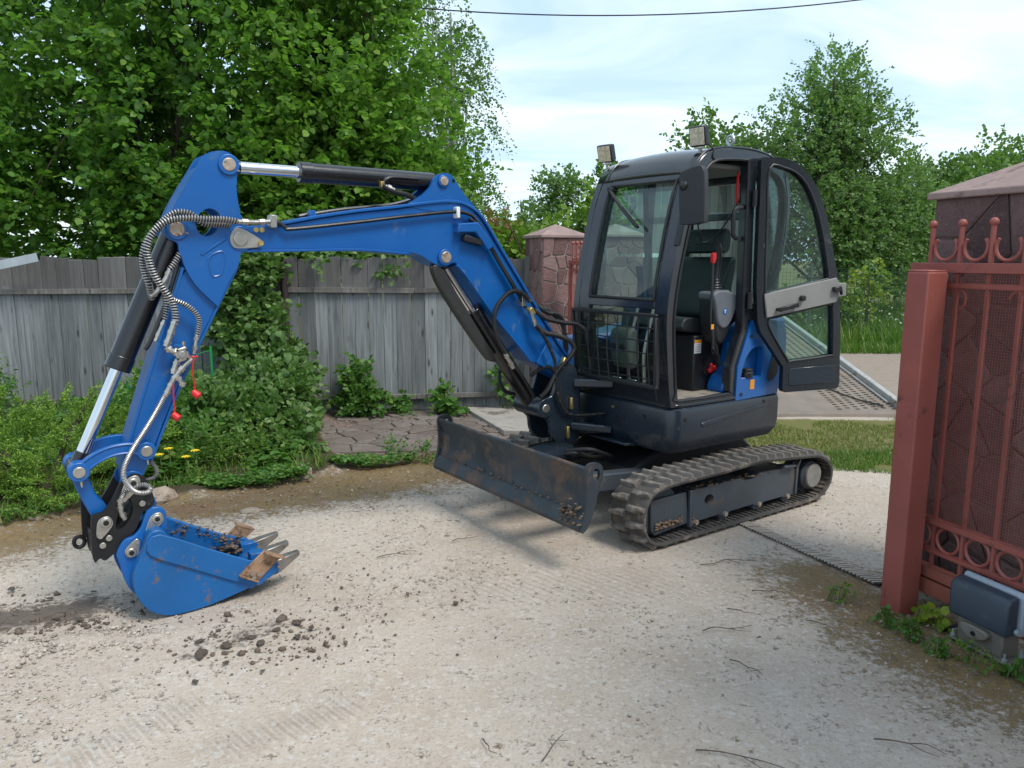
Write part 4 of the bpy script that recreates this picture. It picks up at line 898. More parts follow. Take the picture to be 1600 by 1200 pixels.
# front guard grille
gd_ = empty('front_guard'); gd_.parent = EX; gx = 0.638
for a, b, w_, h_ in (((gx, -0.205, 1.322), (gx, 0.562, 1.322), .022, .026), ((gx, -0.150, 0.905), (gx, 0.575, 0.905), .022, .03), ((gx, -0.198, 1.31), (gx, -0.155, 0.91), .02, .022), ((gx, 0.552, 1.31), (gx, 0.565, 0.915), .022, .034)):
    E_('frame_bar', MB().bar(a, b, w_, h_, (1, 0, 0.01)), 'blackp', gd_, 0.004, 1)
for i in range(8):
    y = -0.115 + i * 0.088; bow = 0.0; E_('upright', MB().tube(sm([(gx, y - .01, 1.312), (gx + .012, y, 1.1), (gx, y + .012, 0.915)], 4, False), 0.0045, 6), 'blackp', gd_)
for j in range(5): zz = 1.245 - j * 0.075; E_('cross_bar', MB().cyl((gx - .006, -0.19 + j * .008, zz), (gx - .006, 0.555, zz), 0.0045, n=6), 'blackp', gd_)
# wiper, grab handle, mirror
wp = MB(); wp.bar((nose(2.07) + .03, -0.055, 2.075), (nose(1.95) + .035, 0.11, 1.955), 0.022, 0.014); wp.bar((nose(1.95) + .038, 0.10, 1.96), (nose(1.83) + .03, 0.27, 1.835), 0.010, 0.016); E_('wiper_arm', wp, 'blackp', cab, 0.003, 1)
E_('wiper_blade', MB().bar((nose(2.03) + .018, -0.01, 2.03), (nose(1.83) + .018, 0.275, 1.832), 0.008, 0.014), 'blackp', cab); E_('wiper_pivot', MB().cyl((nose(2.08) - .02, -0.058, 2.08), (nose(2.08) + .04, -0.058, 2.08), 0.016, n=12), 'blackp', cab)
mr = empty('mirror'); mr.parent = EX
mo = [(-0.078, -0.17), (0.055, -0.175), (0.082, -0.15), (0.095, 0.10), (0.085, 0.165), (0.05, 0.182), (-0.06, 0.165), (-0.09, 0.13), (-0.098, -0.13)]
mir = MB().plate(sm(mo, 4), -0.026, 0.026).build('housing', M['blackp'], mr, 0.014, 3); mg = MB().plate(sm([(a * .9, b * .92) for a, b in mo], 4), 0.0265, 0.029).build('mirror_glass', paint('mirror_face', (0.7, 0.72, 0.74), 0.05, 1.0, 0.02, 3, None, 0, 1, 0), mr)
for o in (mir, mg): o.matrix_local = Matrix.Translation((0.555, 0.725, 1.985)) @ Matrix.Rotation(R(98), 4, 'Z') @ Matrix.Rotation(R(-5), 4, 'Y') @ Matrix.Scale(0.86, 4)
E_('mirror_arm', MB().tube([(0.455, 0.592, 2.03), (0.52, 0.64, 2.045), (0.572, 0.668, 2.045)], 0.017, 10), 'blackp', mr); E_('mirror_clamp', MB().sphere((0.575, 0.672, 2.045), 0.030, 12, 8), 'blackp', mr)
E_('mirror_bracket', MB().bar((0.47, 0.603, 2.02), (0.545, 0.603, 1.72), 0.012, 0.05), 'blackp', mr, 0.004, 1)
E_('grab_handle', MB().tube(sm([(-0.03, 0.55, 1.96), (-0.01, 0.60, 1.955), (0.055, 0.60, 1.93), (0.058, 0.60, 1.80), (0.03, 0.595, 1.775), (-0.03, 0.55, 1.77)], 4, False), 0.014, 8), 'blackp', cab)
E_('grab_rail', MB().tube(sm([(0.40, -0.15, 1.86), (0.45, -0.14, 1.83), (0.47, -0.14, 1.68), (0.44, -0.15, 1.63)], 4, False), 0.011, 8), 'blackp', cab)
E_('safety_hammer', MB().bar((-0.045, 0.535, 2.17), (-0.04, 0.535, 1.98), 0.012, 0.016), 'redp', cab, 0.003, 1)
# work lights
def work_light(x, y, zz, tilt, turn):
    w = empty('work_light'); w.parent = EX; Mx = Matrix.Translation((x, y, zz)) @ Matrix.Rotation(R(turn), 4, 'Z') @ Matrix.Rotation(R(tilt), 4, 'Y')
    a = MB().box((0, 0, 0.0), (0.045, 0.112, 0.112)).build('housing', M['blackp'], w, 0.010, 3); b = MB().box((0.0232, 0, 0), (0.003, 0.096, 0.096)).build('lens', M['lens'], w, 0.001, 1); f_ = MB()
    for k in range(6): f_.box((-0.029, -0.045 + k * .018, 0), (0.014, 0.006, 0.098))
    c = f_.build('fins', M['blackp'], w, 0); L = [a, b, c]
    for i in range(3):
        for j in range(3): L.append(MB().cyl((0.0245, -.031 + i * .031, -.031 + j * .031), (0.0262, -.031 + i * .031, -.031 + j * .031), 0.010, n=10).build('led', M['ledcup'], w))
    for o in L: o.matrix_local = Mx
    E_('bracket', MB().bar((x - .005, y - .03, zz - .065), (x - .005, y + .03, zz - .065), 0.02, 0.006).bar((x - .01, y, zz - .05), (x - .02, y, zz - .10), 0.02, 0.012, (1, 0, .1)), 'steel', w, 0)
    E_('lamp_cable', MB().tube(sm([(x - .03, y + .02, zz - .03), (x - .07, y + .05, zz - .07), (x - .06, y + .06, zz - .12), (x - .1, y + .05, zz - .14)], 4, False), 0.005, 6), 'hose', w)
work_light(0.37, -0.205, 2.325, 16, 12); work_light(0.33, 0.545, 2.345, 12, 8)
eb = MB(); eb.tube([(-0.06, 0.45 + .026 * math.sin(a), 2.365 + .028 * math.cos(a)) for a in np.linspace(0, 2 * math.pi, 19)], 0.009, 8, False); eb.cyl((-0.06, 0.45, 2.29), (-0.06, 0.45, 2.338), 0.013, n=10); E_('lifting_eye', eb, 'galv', cab)
# interior: floor, mat, seat, console, levers, pedals
E_('floor_mat', MB().plate([(0.50, -0.18), (0.50, 0.555), (0.0, 0.555), (0.0, -0.18)], 0.797, 0.815, to=PLAN), 'matf', cab, 0.003, 1)
E_('seat_base', MB().box((-0.02, 0.17, 0.99), (0.36, 0.50, 0.36)), 'blackp', cab, 0.012, 2)
w_ = E_('warning_label', MB().box((0.142, 0.4215, 1.075) if False else (0.13, 0.4215, 1.10), (0.062, 0.002, 0.085)), 'white', cab); E_('label_header', MB().box((0.13, 0.4230, 1.133), (0.062, 0.002, 0.019)), 'orange', w_)
for k in range(5): E_('print_line', MB().box((0.13, 0.4228, 1.112 - k * .011), (0.05, 0.0012, 0.003)), 'greyp', w_)
st_ = empty('operator_seat'); st_.parent = EX
E_('cushion', MB().plate(sm([(0.24, 1.20), (0.25, 1.25), (0.20, 1.285), (0.0, 1.265), (-0.12, 1.26), (-0.14, 1.20), (0.0, 1.175)], 4), -0.03, 0.40), 'seat', st_, 0.03, 3)
E_('backrest', MB().plate(sm([(-0.08, 1.24), (-0.02, 1.30), (-0.10, 1.46), (-0.175, 1.62), (-0.215, 1.66), (-0.245, 1.63), (-0.21, 1.45), (-0.16, 1.27)], 4), -0.03, 0.40), 'seat', st_, 0.045, 3)
E_('headrest', MB().plate(sm([(-0.175, 1.685), (-0.165, 1.75), (-0.19, 1.83), (-0.235, 1.84), (-0.265, 1.80), (-0.25, 1.70)], 4), 0.03, 0.33), 'seat', st_, 0.025, 3); E_('headrest_inset', MB().box((-0.166, 0.19, 1.765), (0.01, 0.16, 0.05), Matrix.Rotation(R(-8), 3, 'Y')), 'blackp', st_, 0.004, 1)
for s in (0.11, 0.26): E_('headrest_stem', MB().cyl((-0.215, s, 1.62), (-0.215, s, 1.71), 0.008, n=8), 'steel', st_)
cn = empty('control_console'); cn.parent = EX
E_('console_body', MB().plate(sm([(0.07, 1.13), (0.105, 1.22), (0.115, 1.36), (0.10, 1.425), (0.0, 1.41), (-0.055, 1.34), (-0.04, 1.20), (0.02, 1.12)], 3), 0.40, 0.53), 'blackp', cn, 0.02, 3)
E_('console_shield', MB().plate(sm([(0.140, 1.43), (0.06, 1.455), (-0.070, 1.425), (-0.085, 1.37), (-0.035, 1.26), (0.030, 1.215), (0.09, 1.255), (0.115, 1.35)], 3), 0.50, 0.545), 'greyp', cn, 0.012, 3)
E_('console_top', MB().box((0.045, 0.465, 1.425), (0.17, 0.13, 0.05), Matrix.Rotation(R(4), 3, 'Y')), 'greyp', cn, 0.018, 3)
bd_ = E_('badge', MB().cyl((0.035, 0.544, 1.325), (0.035, 0.548, 1.325), 0.019, n=20), M['blue'], cn); E_('badge_mark', MB().box((0.035, 0.5485, 1.325), (0.006, 0.001, 0.02)).box((0.035, 0.5485, 1.333), (0.018, 0.001, 0.005)), 'white', bd_)
for k in range(5): E_('bellows_ring', MB().cyl((0.035 - .003 * k, 0.455, 1.448 + k * .016), (0.035 - .003 * k, 0.455, 1.46 + k * .016), 0.052 - k * .007, 0.045 - k * .007, n=16), 'blackp', cn, 0.003, 1)
E_('joystick', MB().tube(sm([(0.02, 0.455, 1.52), (0.012, 0.455, 1.57), (0.008, 0.452, 1.64), (0.016, 0.45, 1.71), (0.03, 0.45, 1.728)], 4, False), [0.020, 0.019, 0.018, 0.018, 0.017, 0.017, 0.018, 0.02, 0.022, 0.024, 0.026, 0.027, 0.028, 0.028, 0.028, 0.027, 0.02][:17], 12), 'blackp', cn)
E_('lock_lever', MB().tube(sm([(0.13, 0.53, 1.18), (0.16, 0.54, 1.28), (0.150, 0.535, 1.45), (0.14, 0.525, 1.62)], 4, False), 0.008, 8), 'blackp', cn); E_('lever_grip', MB().tube([(0.141, 0.525, 1.62), (0.138, 0.524, 1.648), (0.134, 0.522, 1.682)], [0.013, 0.019, 0.016], 10), 'redp', cn)
E_('console_bracket', MB().bar((0.07, 0.50, 1.15), (0.02, 0.50, 0.98), 0.03, 0.02).bar((0.11, 0.52, 1.23), (0.10, 0.52, 1.06), 0.02, 0.012).bar((0.05, 0.52, 1.04), (0.12, 0.53, 1.10), 0.016, 0.01), 'blackp', cn, 0.002, 1); E_('orange_tag', MB().box((0.148, 0.548, 1.235), (0.024, 0.002, 0.03)), 'orange', cn)
E_('battery_switch', MB().cyl((0.06, 0.42, 0.945), (0.06, 0.44, 0.945), 0.026, n=14), 'blackp', cab); E_('red_handle', MB().bar((0.055, 0.45, 0.94), (0.0, 0.46, 0.965), 0.03, 0.03).box((0.03, 0.45, 0.965), (0.022, 0.02, 0.05)), 'redp', cab, 0.008, 2)
E_('heater_duct', MB().plate(sm([(0.02, 0.80), (0.02, 0.90), (-0.05, 0.96), (-0.12, 1.18), (-0.25, 1.22), (-0.30, 0.8)], 4), 0.43, 0.56), 'blue', cab, 0.01, 2)
rc_ = E_('right_console', MB().plate(sm([(0.20, 1.0), (0.20, 1.34), (0.10, 1.38), (-0.2, 1.36), (-0.2, 1.0)], 3), -0.19, -0.07), 'blackp', cab, 0.02, 2); E_('joystick', MB().tube(sm([(0.10, -.13, 1.38), (0.10, -.13, 1.48), (0.12, -.13, 1.60)], 4, False), [.03, .028, .024, .02, .018, .02, .022, .024, .02], 10), 'blackp', rc_); E_('red_button', MB().cyl((0.15, -.10, 1.365), (0.15, -.10, 1.39), 0.018, n=12), 'redp', rc_)
for y in (0.10, 0.24): E_('travel_lever', MB().tube(sm([(0.40, y, 0.82), (0.42, y, 1.05), (0.36, y, 1.28), (0.34, y, 1.36)], 4, False), 0.011, 8), 'steel', cab); E_('travel_pedal', MB().box((0.46, y, 0.87), (0.14, 0.07, 0.012), Matrix.Rotation(R(-25), 3, 'Y')), 'steel', cab, 0.003, 1)
ib = E_('instrument_pod', MB().plate(sm([(0.46, 0.98), (0.485, 1.14), (0.45, 1.21), (0.39, 1.19), (0.37, 1.0), (0.41, 0.95)], 3), -0.02, 0.16), 'podgrey', cab, 0.03, 3)
for y in (0.03, 0.115): E_('round_vent', MB().cyl((0.45, y, 1.09), (0.492, y, 1.09), 0.024, n=14), 'blackp', ib)
E_('hanging_cable', MB().tube(sm([(0.30, 0.50, 1.98), (0.22, 0.48, 1.80), (0.02, 0.35, 1.75), (-0.22, 0.30, 1.86), (-0.40, 0.28, 2.05)], 5, False), 0.005, 6), 'hose', cab)
E_('hinge', MB().cyl((-0.105, 0.618, 1.96), (-0.105, 0.618, 2.06), 0.017, n=10), 'blackp', cab); E_('hinge', MB().cyl((-0.105, 0.618, 1.34), (-0.105, 0.618, 1.44), 0.017, n=10), 'blackp', cab)

# door, swung back on its hinges
dr_ = empty('cab_door'); dr_.parent = EX; dr_.location = (-0.125, 0.625, 0); dr_.rotation_euler = (0, 0, math.atan2(0.21, -0.645))
do = [(0.0, 2.235), (0.012, 2.25)] + sm([(0.03, 2.252), (0.17, 2.248), (0.29, 2.203), (0.41, 2.085), (0.49, 1.922), (0.557, 1.712), (0.612, 1.51), (0.652, 1.253), (0.672, 0.95), (0.678, 0.84)], 4, False) + [(0.672, 0.815), (0.655, 0.805), (0.262, 0.800), (0.245, 0.808), (0.240, 0.83), (0.238, 0.965), (0.055, 1.195), (0.03, 1.26), (0.008, 1.5)]
ug = sm([(0.058, 2.185), (0.16, 2.195), (0.27, 2.155), (0.36, 2.06), (0.44, 1.90), (0.50, 1.70), (0.535, 1.54), (0.50, 1.515), (0.12, 1.44), (0.075, 1.445), (0.060, 1.9)], 3)
lg = sm([(0.115, 1.272), (0.15, 1.282), (0.55, 1.358), (0.585, 1.34), (0.607, 1.05), (0.59, 1.028), (0.30, 1.003), (0.26, 1.018), (0.12, 1.215)], 3)
E_('frame', MB().plate(do, -0.02, 0.02, [ug, lg]), 'cabpaint', dr_); E_('upper_glass', MB().plate(ug, -0.003, 0.003), 'glass2', dr_); E_('lower_glass', MB().plate(lg, -0.003, 0.003), 'glass', dr_)
SGN = 1 if True else -1
for s in (1, -1): E_('seal', MB().tube([(x, s * .021, zz) for x, zz in ug + ug[:1]], 0.007, 6, False).tube([(x, s * .021, zz) for x, zz in lg + lg[:1]], 0.007, 6, False), 'blackp', dr_)
tp = E_('trim_plate', MB().plate([(0.062, 1.43), (0.59, 1.528), (0.612, 1.495), (0.668, 1.493), (0.672, 1.412), (0.617, 1.406), (0.60, 1.372), (0.085, 1.282)], -0.036, -0.0225), 'greyp2', dr_, 0.004, 1)
tp2 = E_('trim_plate', MB().plate([(0.062, 1.43), (0.59, 1.528), (0.612, 1.495), (0.617, 1.406), (0.60, 1.372), (0.085, 1.282)], 0.0225, 0.036), 'cabpaint', dr_, 0.004, 1)
hd = MB(); hd.bar((0.15, -0.065, 1.333), (0.29, -0.065, 1.362), 0.02, 0.026); hd.bar((0.155, -0.036, 1.334), (0.155, -0.07, 1.334), 0.02, 0.02); hd.bar((0.283, -0.036, 1.36), (0.283, -0.07, 1.36), 0.02, 0.02); E_('pull_handle', hd, 'blackp', tp, 0.004, 1)
E_('catch_knob', MB().cyl((0.33, -0.036, 1.402), (0.33, -0.064, 1.402), 0.018, n=14), 'blackp', tp, 0.003, 1); lt = MB(); lt.box((0.585, -0.05, 1.455), (0.055, 0.028, 0.03)); lt.bar((0.605, -0.055, 1.475), (0.618, -0.055, 1.42), 0.016, 0.02); E_('latch', lt, 'blackp', tp, 0.004, 1)
for s in (1, -1): E_('kick_panel', MB().plate([(0.285, 0.845), (0.645, 0.85), (0.64, 0.965), (0.285, 0.955)], s * 0.02, s * 0.026), 'char', dr_, 0.003, 1)

# ---------------------------------------------------------------- swing bracket
YB = -0.18
sb = empty('swing_bracket'); sb.parent = EX
cheek = sm([(1.035, 0.735), (1.015, 0.775), (0.965, 0.785), (0.915, 0.80), (0.885, 0.87), (0.865, 0.935), (0.82, 0.985), (0.755, 0.985), (0.715, 0.93), (0.70, 0.85), (0.69, 0.62), (0.70, 0.49), (0.80, 0.465), (0.88, 0.49), (0.925, 0.55), (0.935, 0.62), (0.97, 0.655), (1.02, 0.68)], 3)
for s in (-1, 1): E_('cheek', MB().plate(cheek, YB + s * 0.095, YB + s * 0.125), 'char', sb, 0.004, 1)
E_('spine', MB().plate([(0.66, 0.48), (0.66, 0.90), (0.74, 0.88), (0.78, 0.70), (0.76, 0.48)], YB - .10, YB + .10), 'char', sb, 0.012, 2)
for zz in (0.855, 0.555): E_('swing_arm', MB().plate(sm([(0.54, 0.05), (0.62, 0.02), (0.70, -0.06), (0.72, -0.18), (0.70, -0.30), (0.60, -0.38), (0.54, -0.40)], 4), zz - .028, zz + .028, to=lambda x, y, q: (x, q, y)), 'char', sb, 0.006, 1)
E_('arm_link', MB().bar((0.74, -0.065, 0.862), (0.55, 0.11, 0.862), 0.045, 0.055), 'char', sb, 0.01, 2); E_('arm_link', MB().bar((0.76, -0.065, 0.585), (0.55, 0.10, 0.560), 0.05, 0.05), 'char', sb, 0.01, 2)
E_('swing_pin', MB().cyl((0.69, YB, 0.46), (0.69, YB, 0.93), 0.042, n=18), 'char', sb, 0.004, 1)
pin('boom_cylinder_foot_boss', 0.975, 0.722, YB - .135, YB + .137, 0.062, 'char', sb); pin('foot_pin', 0.975, 0.722, YB - .14, YB + .142, 0.028, 'steel', sb)
for (x, zz, y) in ((0.775, 0.735, YB + .127), (0.80, 0.55, YB + .127)): E_('zinc_block', MB().box((x, y + .012, zz), (0.02, 0.024, 0.075)), 'brass', sb, 0.003, 1)

# ---------------------------------------------------------------- boom
bt = [(2.829, 1.704), (2.845, 1.741), (2.832, 1.775), (2.792, 1.798), (2.728, 1.804), (2.62, 1.808), (2.558, 1.812), (2.378, 1.848), (2.174, 1.882), (1.953, 1.910), (1.837, 1.928), (1.690, 1.948), (1.61, 1.953), (1.54, 1.946), (1.469, 1.918), (1.405, 1.866), (1.294, 1.715), (1.171, 1.548), (1.076, 1.420), (0.943, 1.246), (0.815, 1.076), (0.742, 1.000), (0.728, 0.94), (0.748, 0.895), (0.79, 0.878), (0.845, 0.90)]
bb = [(1.045, 1.022), (1.098, 1.083), (1.202, 1.193), (1.326, 1.327), (1.502, 1.545), (1.575, 1.616), (1.60, 1.622), (1.636, 1.605), (1.684, 1.604), (1.751, 1.633), (1.804, 1.662), (1.882, 1.679), (2.034, 1.692), (2.18, 1.699), (2.388, 1.696), (2.559, 1.692), (2.75, 1.690), (2.80, 1.692)]
bo = empty('boom'); bo.parent = EX; hwb = 0.075
fin = E_('box_section', MB().plate(sm(bt + bb, 3), YB - hwb, YB + hwb), 'blue', bo, 0.004, 1)
def ribbon(nm, pts, off, th, hw, mt, parent, yc=YB):
    """plate strip welded along an edge line (x, z)"""
    P = np.array(sm(pts, 4, False)); t = np.gradient(P, axis=0); t /= np.linalg.norm(t, axis=1)[:, None]; nn = np.stack([-t[:, 1], t[:, 0]], 1)
    A = P + nn * off; B = P + nn * (off + th); out = [tuple(q) for q in A] + [tuple(q) for q in B[::-1]]
    return E_(nm, MB().plate(out, yc - hw, yc + hw), mt, parent, 0.003, 1)
ribbon('top_plate', bt[5:22], -0.002, -0.016, hwb + .014, 'blue', bo); ribbon('bottom_plate', bb[11:][::1], 0.002, -0.014, hwb + .014, 'blue', bo); ribbon('bottom_plate', bb[:6], 0.002, -0.014, hwb + .012, 'blue', bo)
lug = sm([(1.87, 1.925), (1.789, 1.990), (1.737, 2.038), (1.712, 2.085), (1.665, 2.112), (1.610, 2.108), (1.565, 2.058), (1.52, 2.002), (1.445, 1.915), (1.60, 1.90)], 3)
for s in (-1, 1):
    E_('cylinder_lug', MB().plate(lug, YB + s * .052, YB + s * .078, [circ(1.595, 2.072, 0.013, 12)]), 'blue', bo, 0)
    pin('pin_boss', 1.660, 2.069, YB + s * .078, YB + s * .092, 0.034, 'blue', bo); pin('boom_boss', 2.779, 1.741, YB + s * .074, YB + s * .094, 0.060, 'blue', bo)
    pin('boom_boss', 1.654, 1.655, YB + s * .074, YB + s * .092, 0.046, 'blue', bo)
    pin('foot_boss', 0.787, 0.937, YB + s * .074, YB + s * .10, 0.055, 'blue', bo)
for x, zz, r in ((1.660, 2.069, .025), (1.654, 1.655, .033), (0.787, 0.937, .030)): pin('pin', x, zz, YB - .097, YB + .097, r, 'pinrust', bo)
pin('pin', 2.783, 1.741, YB - .10, YB + .109, 0.034, 'steel', bo)
E_('pin_retainer', MB().plate(sm([(2.83, 1.741), (2.81, 1.785), (2.765, 1.785), (2.69, 1.742), (2.675, 1.722), (2.69, 1.705), (2.76, 1.697), (2.815, 1.70)], 3), YB + .094, YB + .099), 'steel', bo, 0.001, 1); pin('retainer_bolt', 2.690, 1.722, YB + .099, YB + .112, 0.013, 'brass', bo, 0)
for x in (2.70, 2.672): pin('plug', x, 1.785, YB + .074, YB + .079, 0.012, 'brass', bo, 0)
E_('bracket_box', MB().plate([(1.60, 1.79), (1.588, 1.842), (1.46, 1.852), (1.350, 1.722), (1.395, 1.690), (1.478, 1.795), (1.57, 1.792)], YB + .076, YB + .128), 'blue', bo, 0.006, 1)
E_('bracket_lamp', MB().bar((1.55, YB + .10, 1.765), (1.43, YB + .10, 1.735), 0.05, 0.035), 'blackp', bo, 0.005, 1)
E_('foot_gusset', MB().plate([(1.02, 1.01), (0.84, 0.905), (0.80, 0.99), (0.93, 1.15)], YB + .075, YB + .10), 'blue', bo, 0.004, 1)
E_('foot_step', MB().box((0.94, YB, 0.985), (0.02, 0.13, 0.05)), paint('yellow_green_plate', (0.30, 0.30, 0.06), 0.6), bo, 0.003, 1)
# hard lines along the boom
hl = empty('hydraulic_lines'); hl.parent = EX; y1 = YB + hwb + .028
ln = [(2.655, y1, 1.822), (2.60, y1, 1.822), (2.565, y1, 1.800), (2.53, y1, 1.792), (2.2, y1, 1.832), (1.90, y1, 1.872), (1.62, y1, 1.905), (1.52, y1, 1.898), (1.455, y1, 1.855), (1.32, y1, 1.66), (1.12, y1, 1.385)]
E_('steel_line', MB().tube(sm(ln, 4, False), 0.010, 8), 'blacks', hl); E_('steel_line', MB().tube(sm([(x, YB + .045, zz + .055) for x, _, zz in ln[4:]], 4, False), 0.010, 8), 'blacks', hl)
E_('steel_line', MB().tube(sm([(x - .008, y1 + .004, zz - .03) for x, _, zz in ln[7:]], 4, False), 0.010, 8), 'blacks', hl)
E_('steel_line', MB().tube(sm([(2.45, YB - .02, 1.862), (2.2, YB - .02, 1.905), (1.95, YB - .02, 1.935), (1.8, YB - .01, 1.975)], 4, False), 0.009, 8), 'blacks', hl)
for (x, zz, w2, mt) in ((2.625, 1.826, .034, 'steel'), (1.585, 1.902, .022, 'white'), (1.13, 1.395, .034, 'steel'), (2.40, 1.858, .03, 'blue')): E_('line_clamp', MB().box((x, y1 - (.01 if mt != 'blue' else .08), zz), (w2, 0.05, 0.062)), mt, hl, 0.004, 1)

# ---------------------------------------------------------------- cylinders
def cylinder(nm, a, b, split, rb, rr, y=YB, eye=.045, wid=.05, gland=True):
    c = empty(nm); c.parent = EX; a = Vector((a[0], y, a[1])); b = Vector((b[0], y, b[1])); d = (b - a).normalized(); sp = a.lerp(b, split)
    E_('barrel', MB().cyl(a + d * .03, sp, rb, n=26), 'blacks', c, 0.004, 2); E_('gland', MB().cyl(sp - d * .055, sp + d * .012, rb * 1.07, n=26), 'blacks', c, 0.005, 2)
    E_('rod', MB().cyl(sp, b - d * .03, rr, n=22), 'chrome', c)
    E_('rod_eye', MB().cyl((b.x, y - wid, b.z), (b.x, y + wid, b.z), eye, n=20).cyl(b - d * .02, b - d * .075, rr * 1.25, n=18), 'blacks', c, 0.003, 1); E_('base_eye', MB().cyl((a.x, y - wid, a.z), (a.x, y + wid, a.z), eye, n=20), 'blacks', c, 0.003, 1)
    return c, a, b, d
c1, *_ = cylinder('arm_cylinder', (1.655, 2.069), (2.816, 2.079), 0.675, 0.050, 0.030)
E_('port', MB().box((2.02, YB + .055, 2.035), (0.022, 0.03, 0.03)), 'brass', c1, 0.003, 1); E_('port_line', MB().tube(sm([(1.80, YB + .05, 2.075), (1.95, YB + .057, 2.075), (2.0, YB + .06, 2.06), (2.02, YB + .06, 2.03)], 4, False), 0.009, 8), 'blacks', c1)
c2, *_ = cylinder('bucket_cylinder', (3.050, 1.780), (3.537, 0.722), 0.585, 0.054, 0.027, YB, .042, .045)
E_('port_line', MB().tube(sm([(3.06, YB + .045, 1.62), (3.12, YB + .062, 1.46), (3.20, YB + .062, 1.28), (3.225, YB + .055, 1.24)], 4, False), 0.010, 8), 'blacks', c2)
c3, *_ = cylinder('boom_cylinder', (0.975, 0.722), (1.654, 1.655), 0.665, 0.052, 0.028)
E_('rod_guard', MB().plate(sm([(1.73, 1.605), (1.66, 1.59), (1.575, 1.455), (1.345, 1.115), (1.305, 1.045), (1.335, 1.040), (1.40, 1.10), (1.66, 1.45)], 3), YB + .02, YB + .075), paint('guard_paint', (0.035, 0.036, 0.036), 0.4, 0.1, 0.2, 4, (0.12, 0.10, 0.08), 0.2, 5), c3, 0.012, 2)
E_('port_line', MB().tube(sm([(1.02, YB + .06, 0.80), (1.14, YB + .066, 0.97), (1.28, YB + .066, 1.16)], 4, False), 0.012, 8), 'blacks', c3)

# ---------------------------------------------------------------- arm
ar = empty('arm'); ar.parent = EX
ao = [(2.846, 2.140), (2.804, 2.130), (2.781, 2.105), (2.775, 2.059), (2.785, 1.988), (2.783, 1.926), (2.772, 1.848), (2.750, 1.80), (2.728, 1.755), (2.735, 1.71), (2.779, 1.681), (2.794, 1.624), (2.846, 1.537), (2.899, 1.434), (2.991, 1.265), (3.045, 1.60), (3.058, 1.679), (3.062, 1.717), (3.097, 1.736), (3.12, 1.766), (3.111, 1.792), (3.049, 1.915), (2.96, 2.055), (2.915, 2.12)]
plate_o = ao[:14] + [(2.907, 1.43), (2.95, 1.475), (2.993, 1.524), (3.03, 1.59), (3.045, 1.64)] + ao[16:]
hole_a = sm([(2.975, 1.818), (2.95, 1.861), (2.911, 1.878), (2.874, 1.86), (2.865, 1.821), (2.887, 1.774), (2.934, 1.75), (2.97, 1.772)], 3)
for s in (-1, 1): E_('head_plate', MB().plate(sm(plate_o, 3), YB + s * .066, YB + s * .091, [hole_a]), 'blue', ar)
E_('head_web', MB().plate([(3.105, 1.80), (3.045, 1.92), (2.955, 2.06), (2.935, 2.06), (3.03, 1.90), (3.085, 1.80)], YB - .066, YB + .066), 'blue', ar, 0.003, 1)
E_('head_web', MB().plate([(2.80, 1.62), (2.79, 1.67), (2.86, 1.70), (3.0, 1.60), (2.98, 1.50)], YB - .066, YB + .066), 'blue', ar, 0.003, 1)
E_('box_section', MB().plate([(2.800, 1.615), (2.846, 1.530), (2.904, 1.422), (2.991, 1.265), (3.099, 1.052), (3.175, 0.889), (3.246, 0.722), (3.268, 0.672), (3.30, 0.625), (3.335, 0.605), (3.362, 0.625), (3.362, 0.685), (3.318, 0.828), (3.215, 1.127), (3.055, 1.564), (3.03, 1.60)], YB - .07, YB + .07), 'blue', ar, 0.004, 1)
ribbon('front_plate', [(3.040, 1.60), (3.055, 1.560), (3.215, 1.125), (3.318, 0.828), (3.358, 0.70)], 0.0, 0.012, .080, 'blue', ar); ribbon('rear_plate', [(2.802, 1.612), (2.846, 1.533), (2.991, 1.267), (3.099, 1.054), (3.246, 0.722)], 0.0, -0.012, .080, 'blue', ar)
for s in (-1, 1):
    pin('pin_boss', 2.816, 2.079, YB + s * .090, YB + s * .104, 0.048, 'blue', ar); pin('tip_boss', 3.327, 0.640, YB + s * .07, YB + s * .085, 0.052, 'blue', ar); pin('pin_boss', 3.062, 1.780, YB + s * .090, YB + s * .100, 0.048, 'blue', ar)
    E_('panel_rib', MB().bar((2.965, YB + s * .092, 1.665), (2.845, YB + s * .092, 1.745), 0.008, 0.014), 'blue', ar, 0.003, 1)
    tz = sm([(2.929, 1.649), (2.885, 1.68), (2.858, 1.668), (2.875, 1.585), (2.899, 1.567), (2.922, 1.574)], 3); E_('pressed_rib', MB().tube([(x, YB + s * .091, zz) for x, zz in tz + tz[:1]], 0.005, 6, False), 'blue', ar)
pin('pin', 2.816, 2.079, YB - .108, YB + .108, 0.031, 'pinrust', ar); pin('pin', 3.062, 1.780, YB - .104, YB + .104, 0.033, 'pinrust', ar)
for x, zz in ((2.845, 2.095), (2.785, 2.055), (3.03, 1.765)): E_('grease_nipple', MB().cyl((x, YB + .092, zz), (x - .012, YB + .112, zz - .004), 0.007, 0.004, n=8), 'steel', ar)

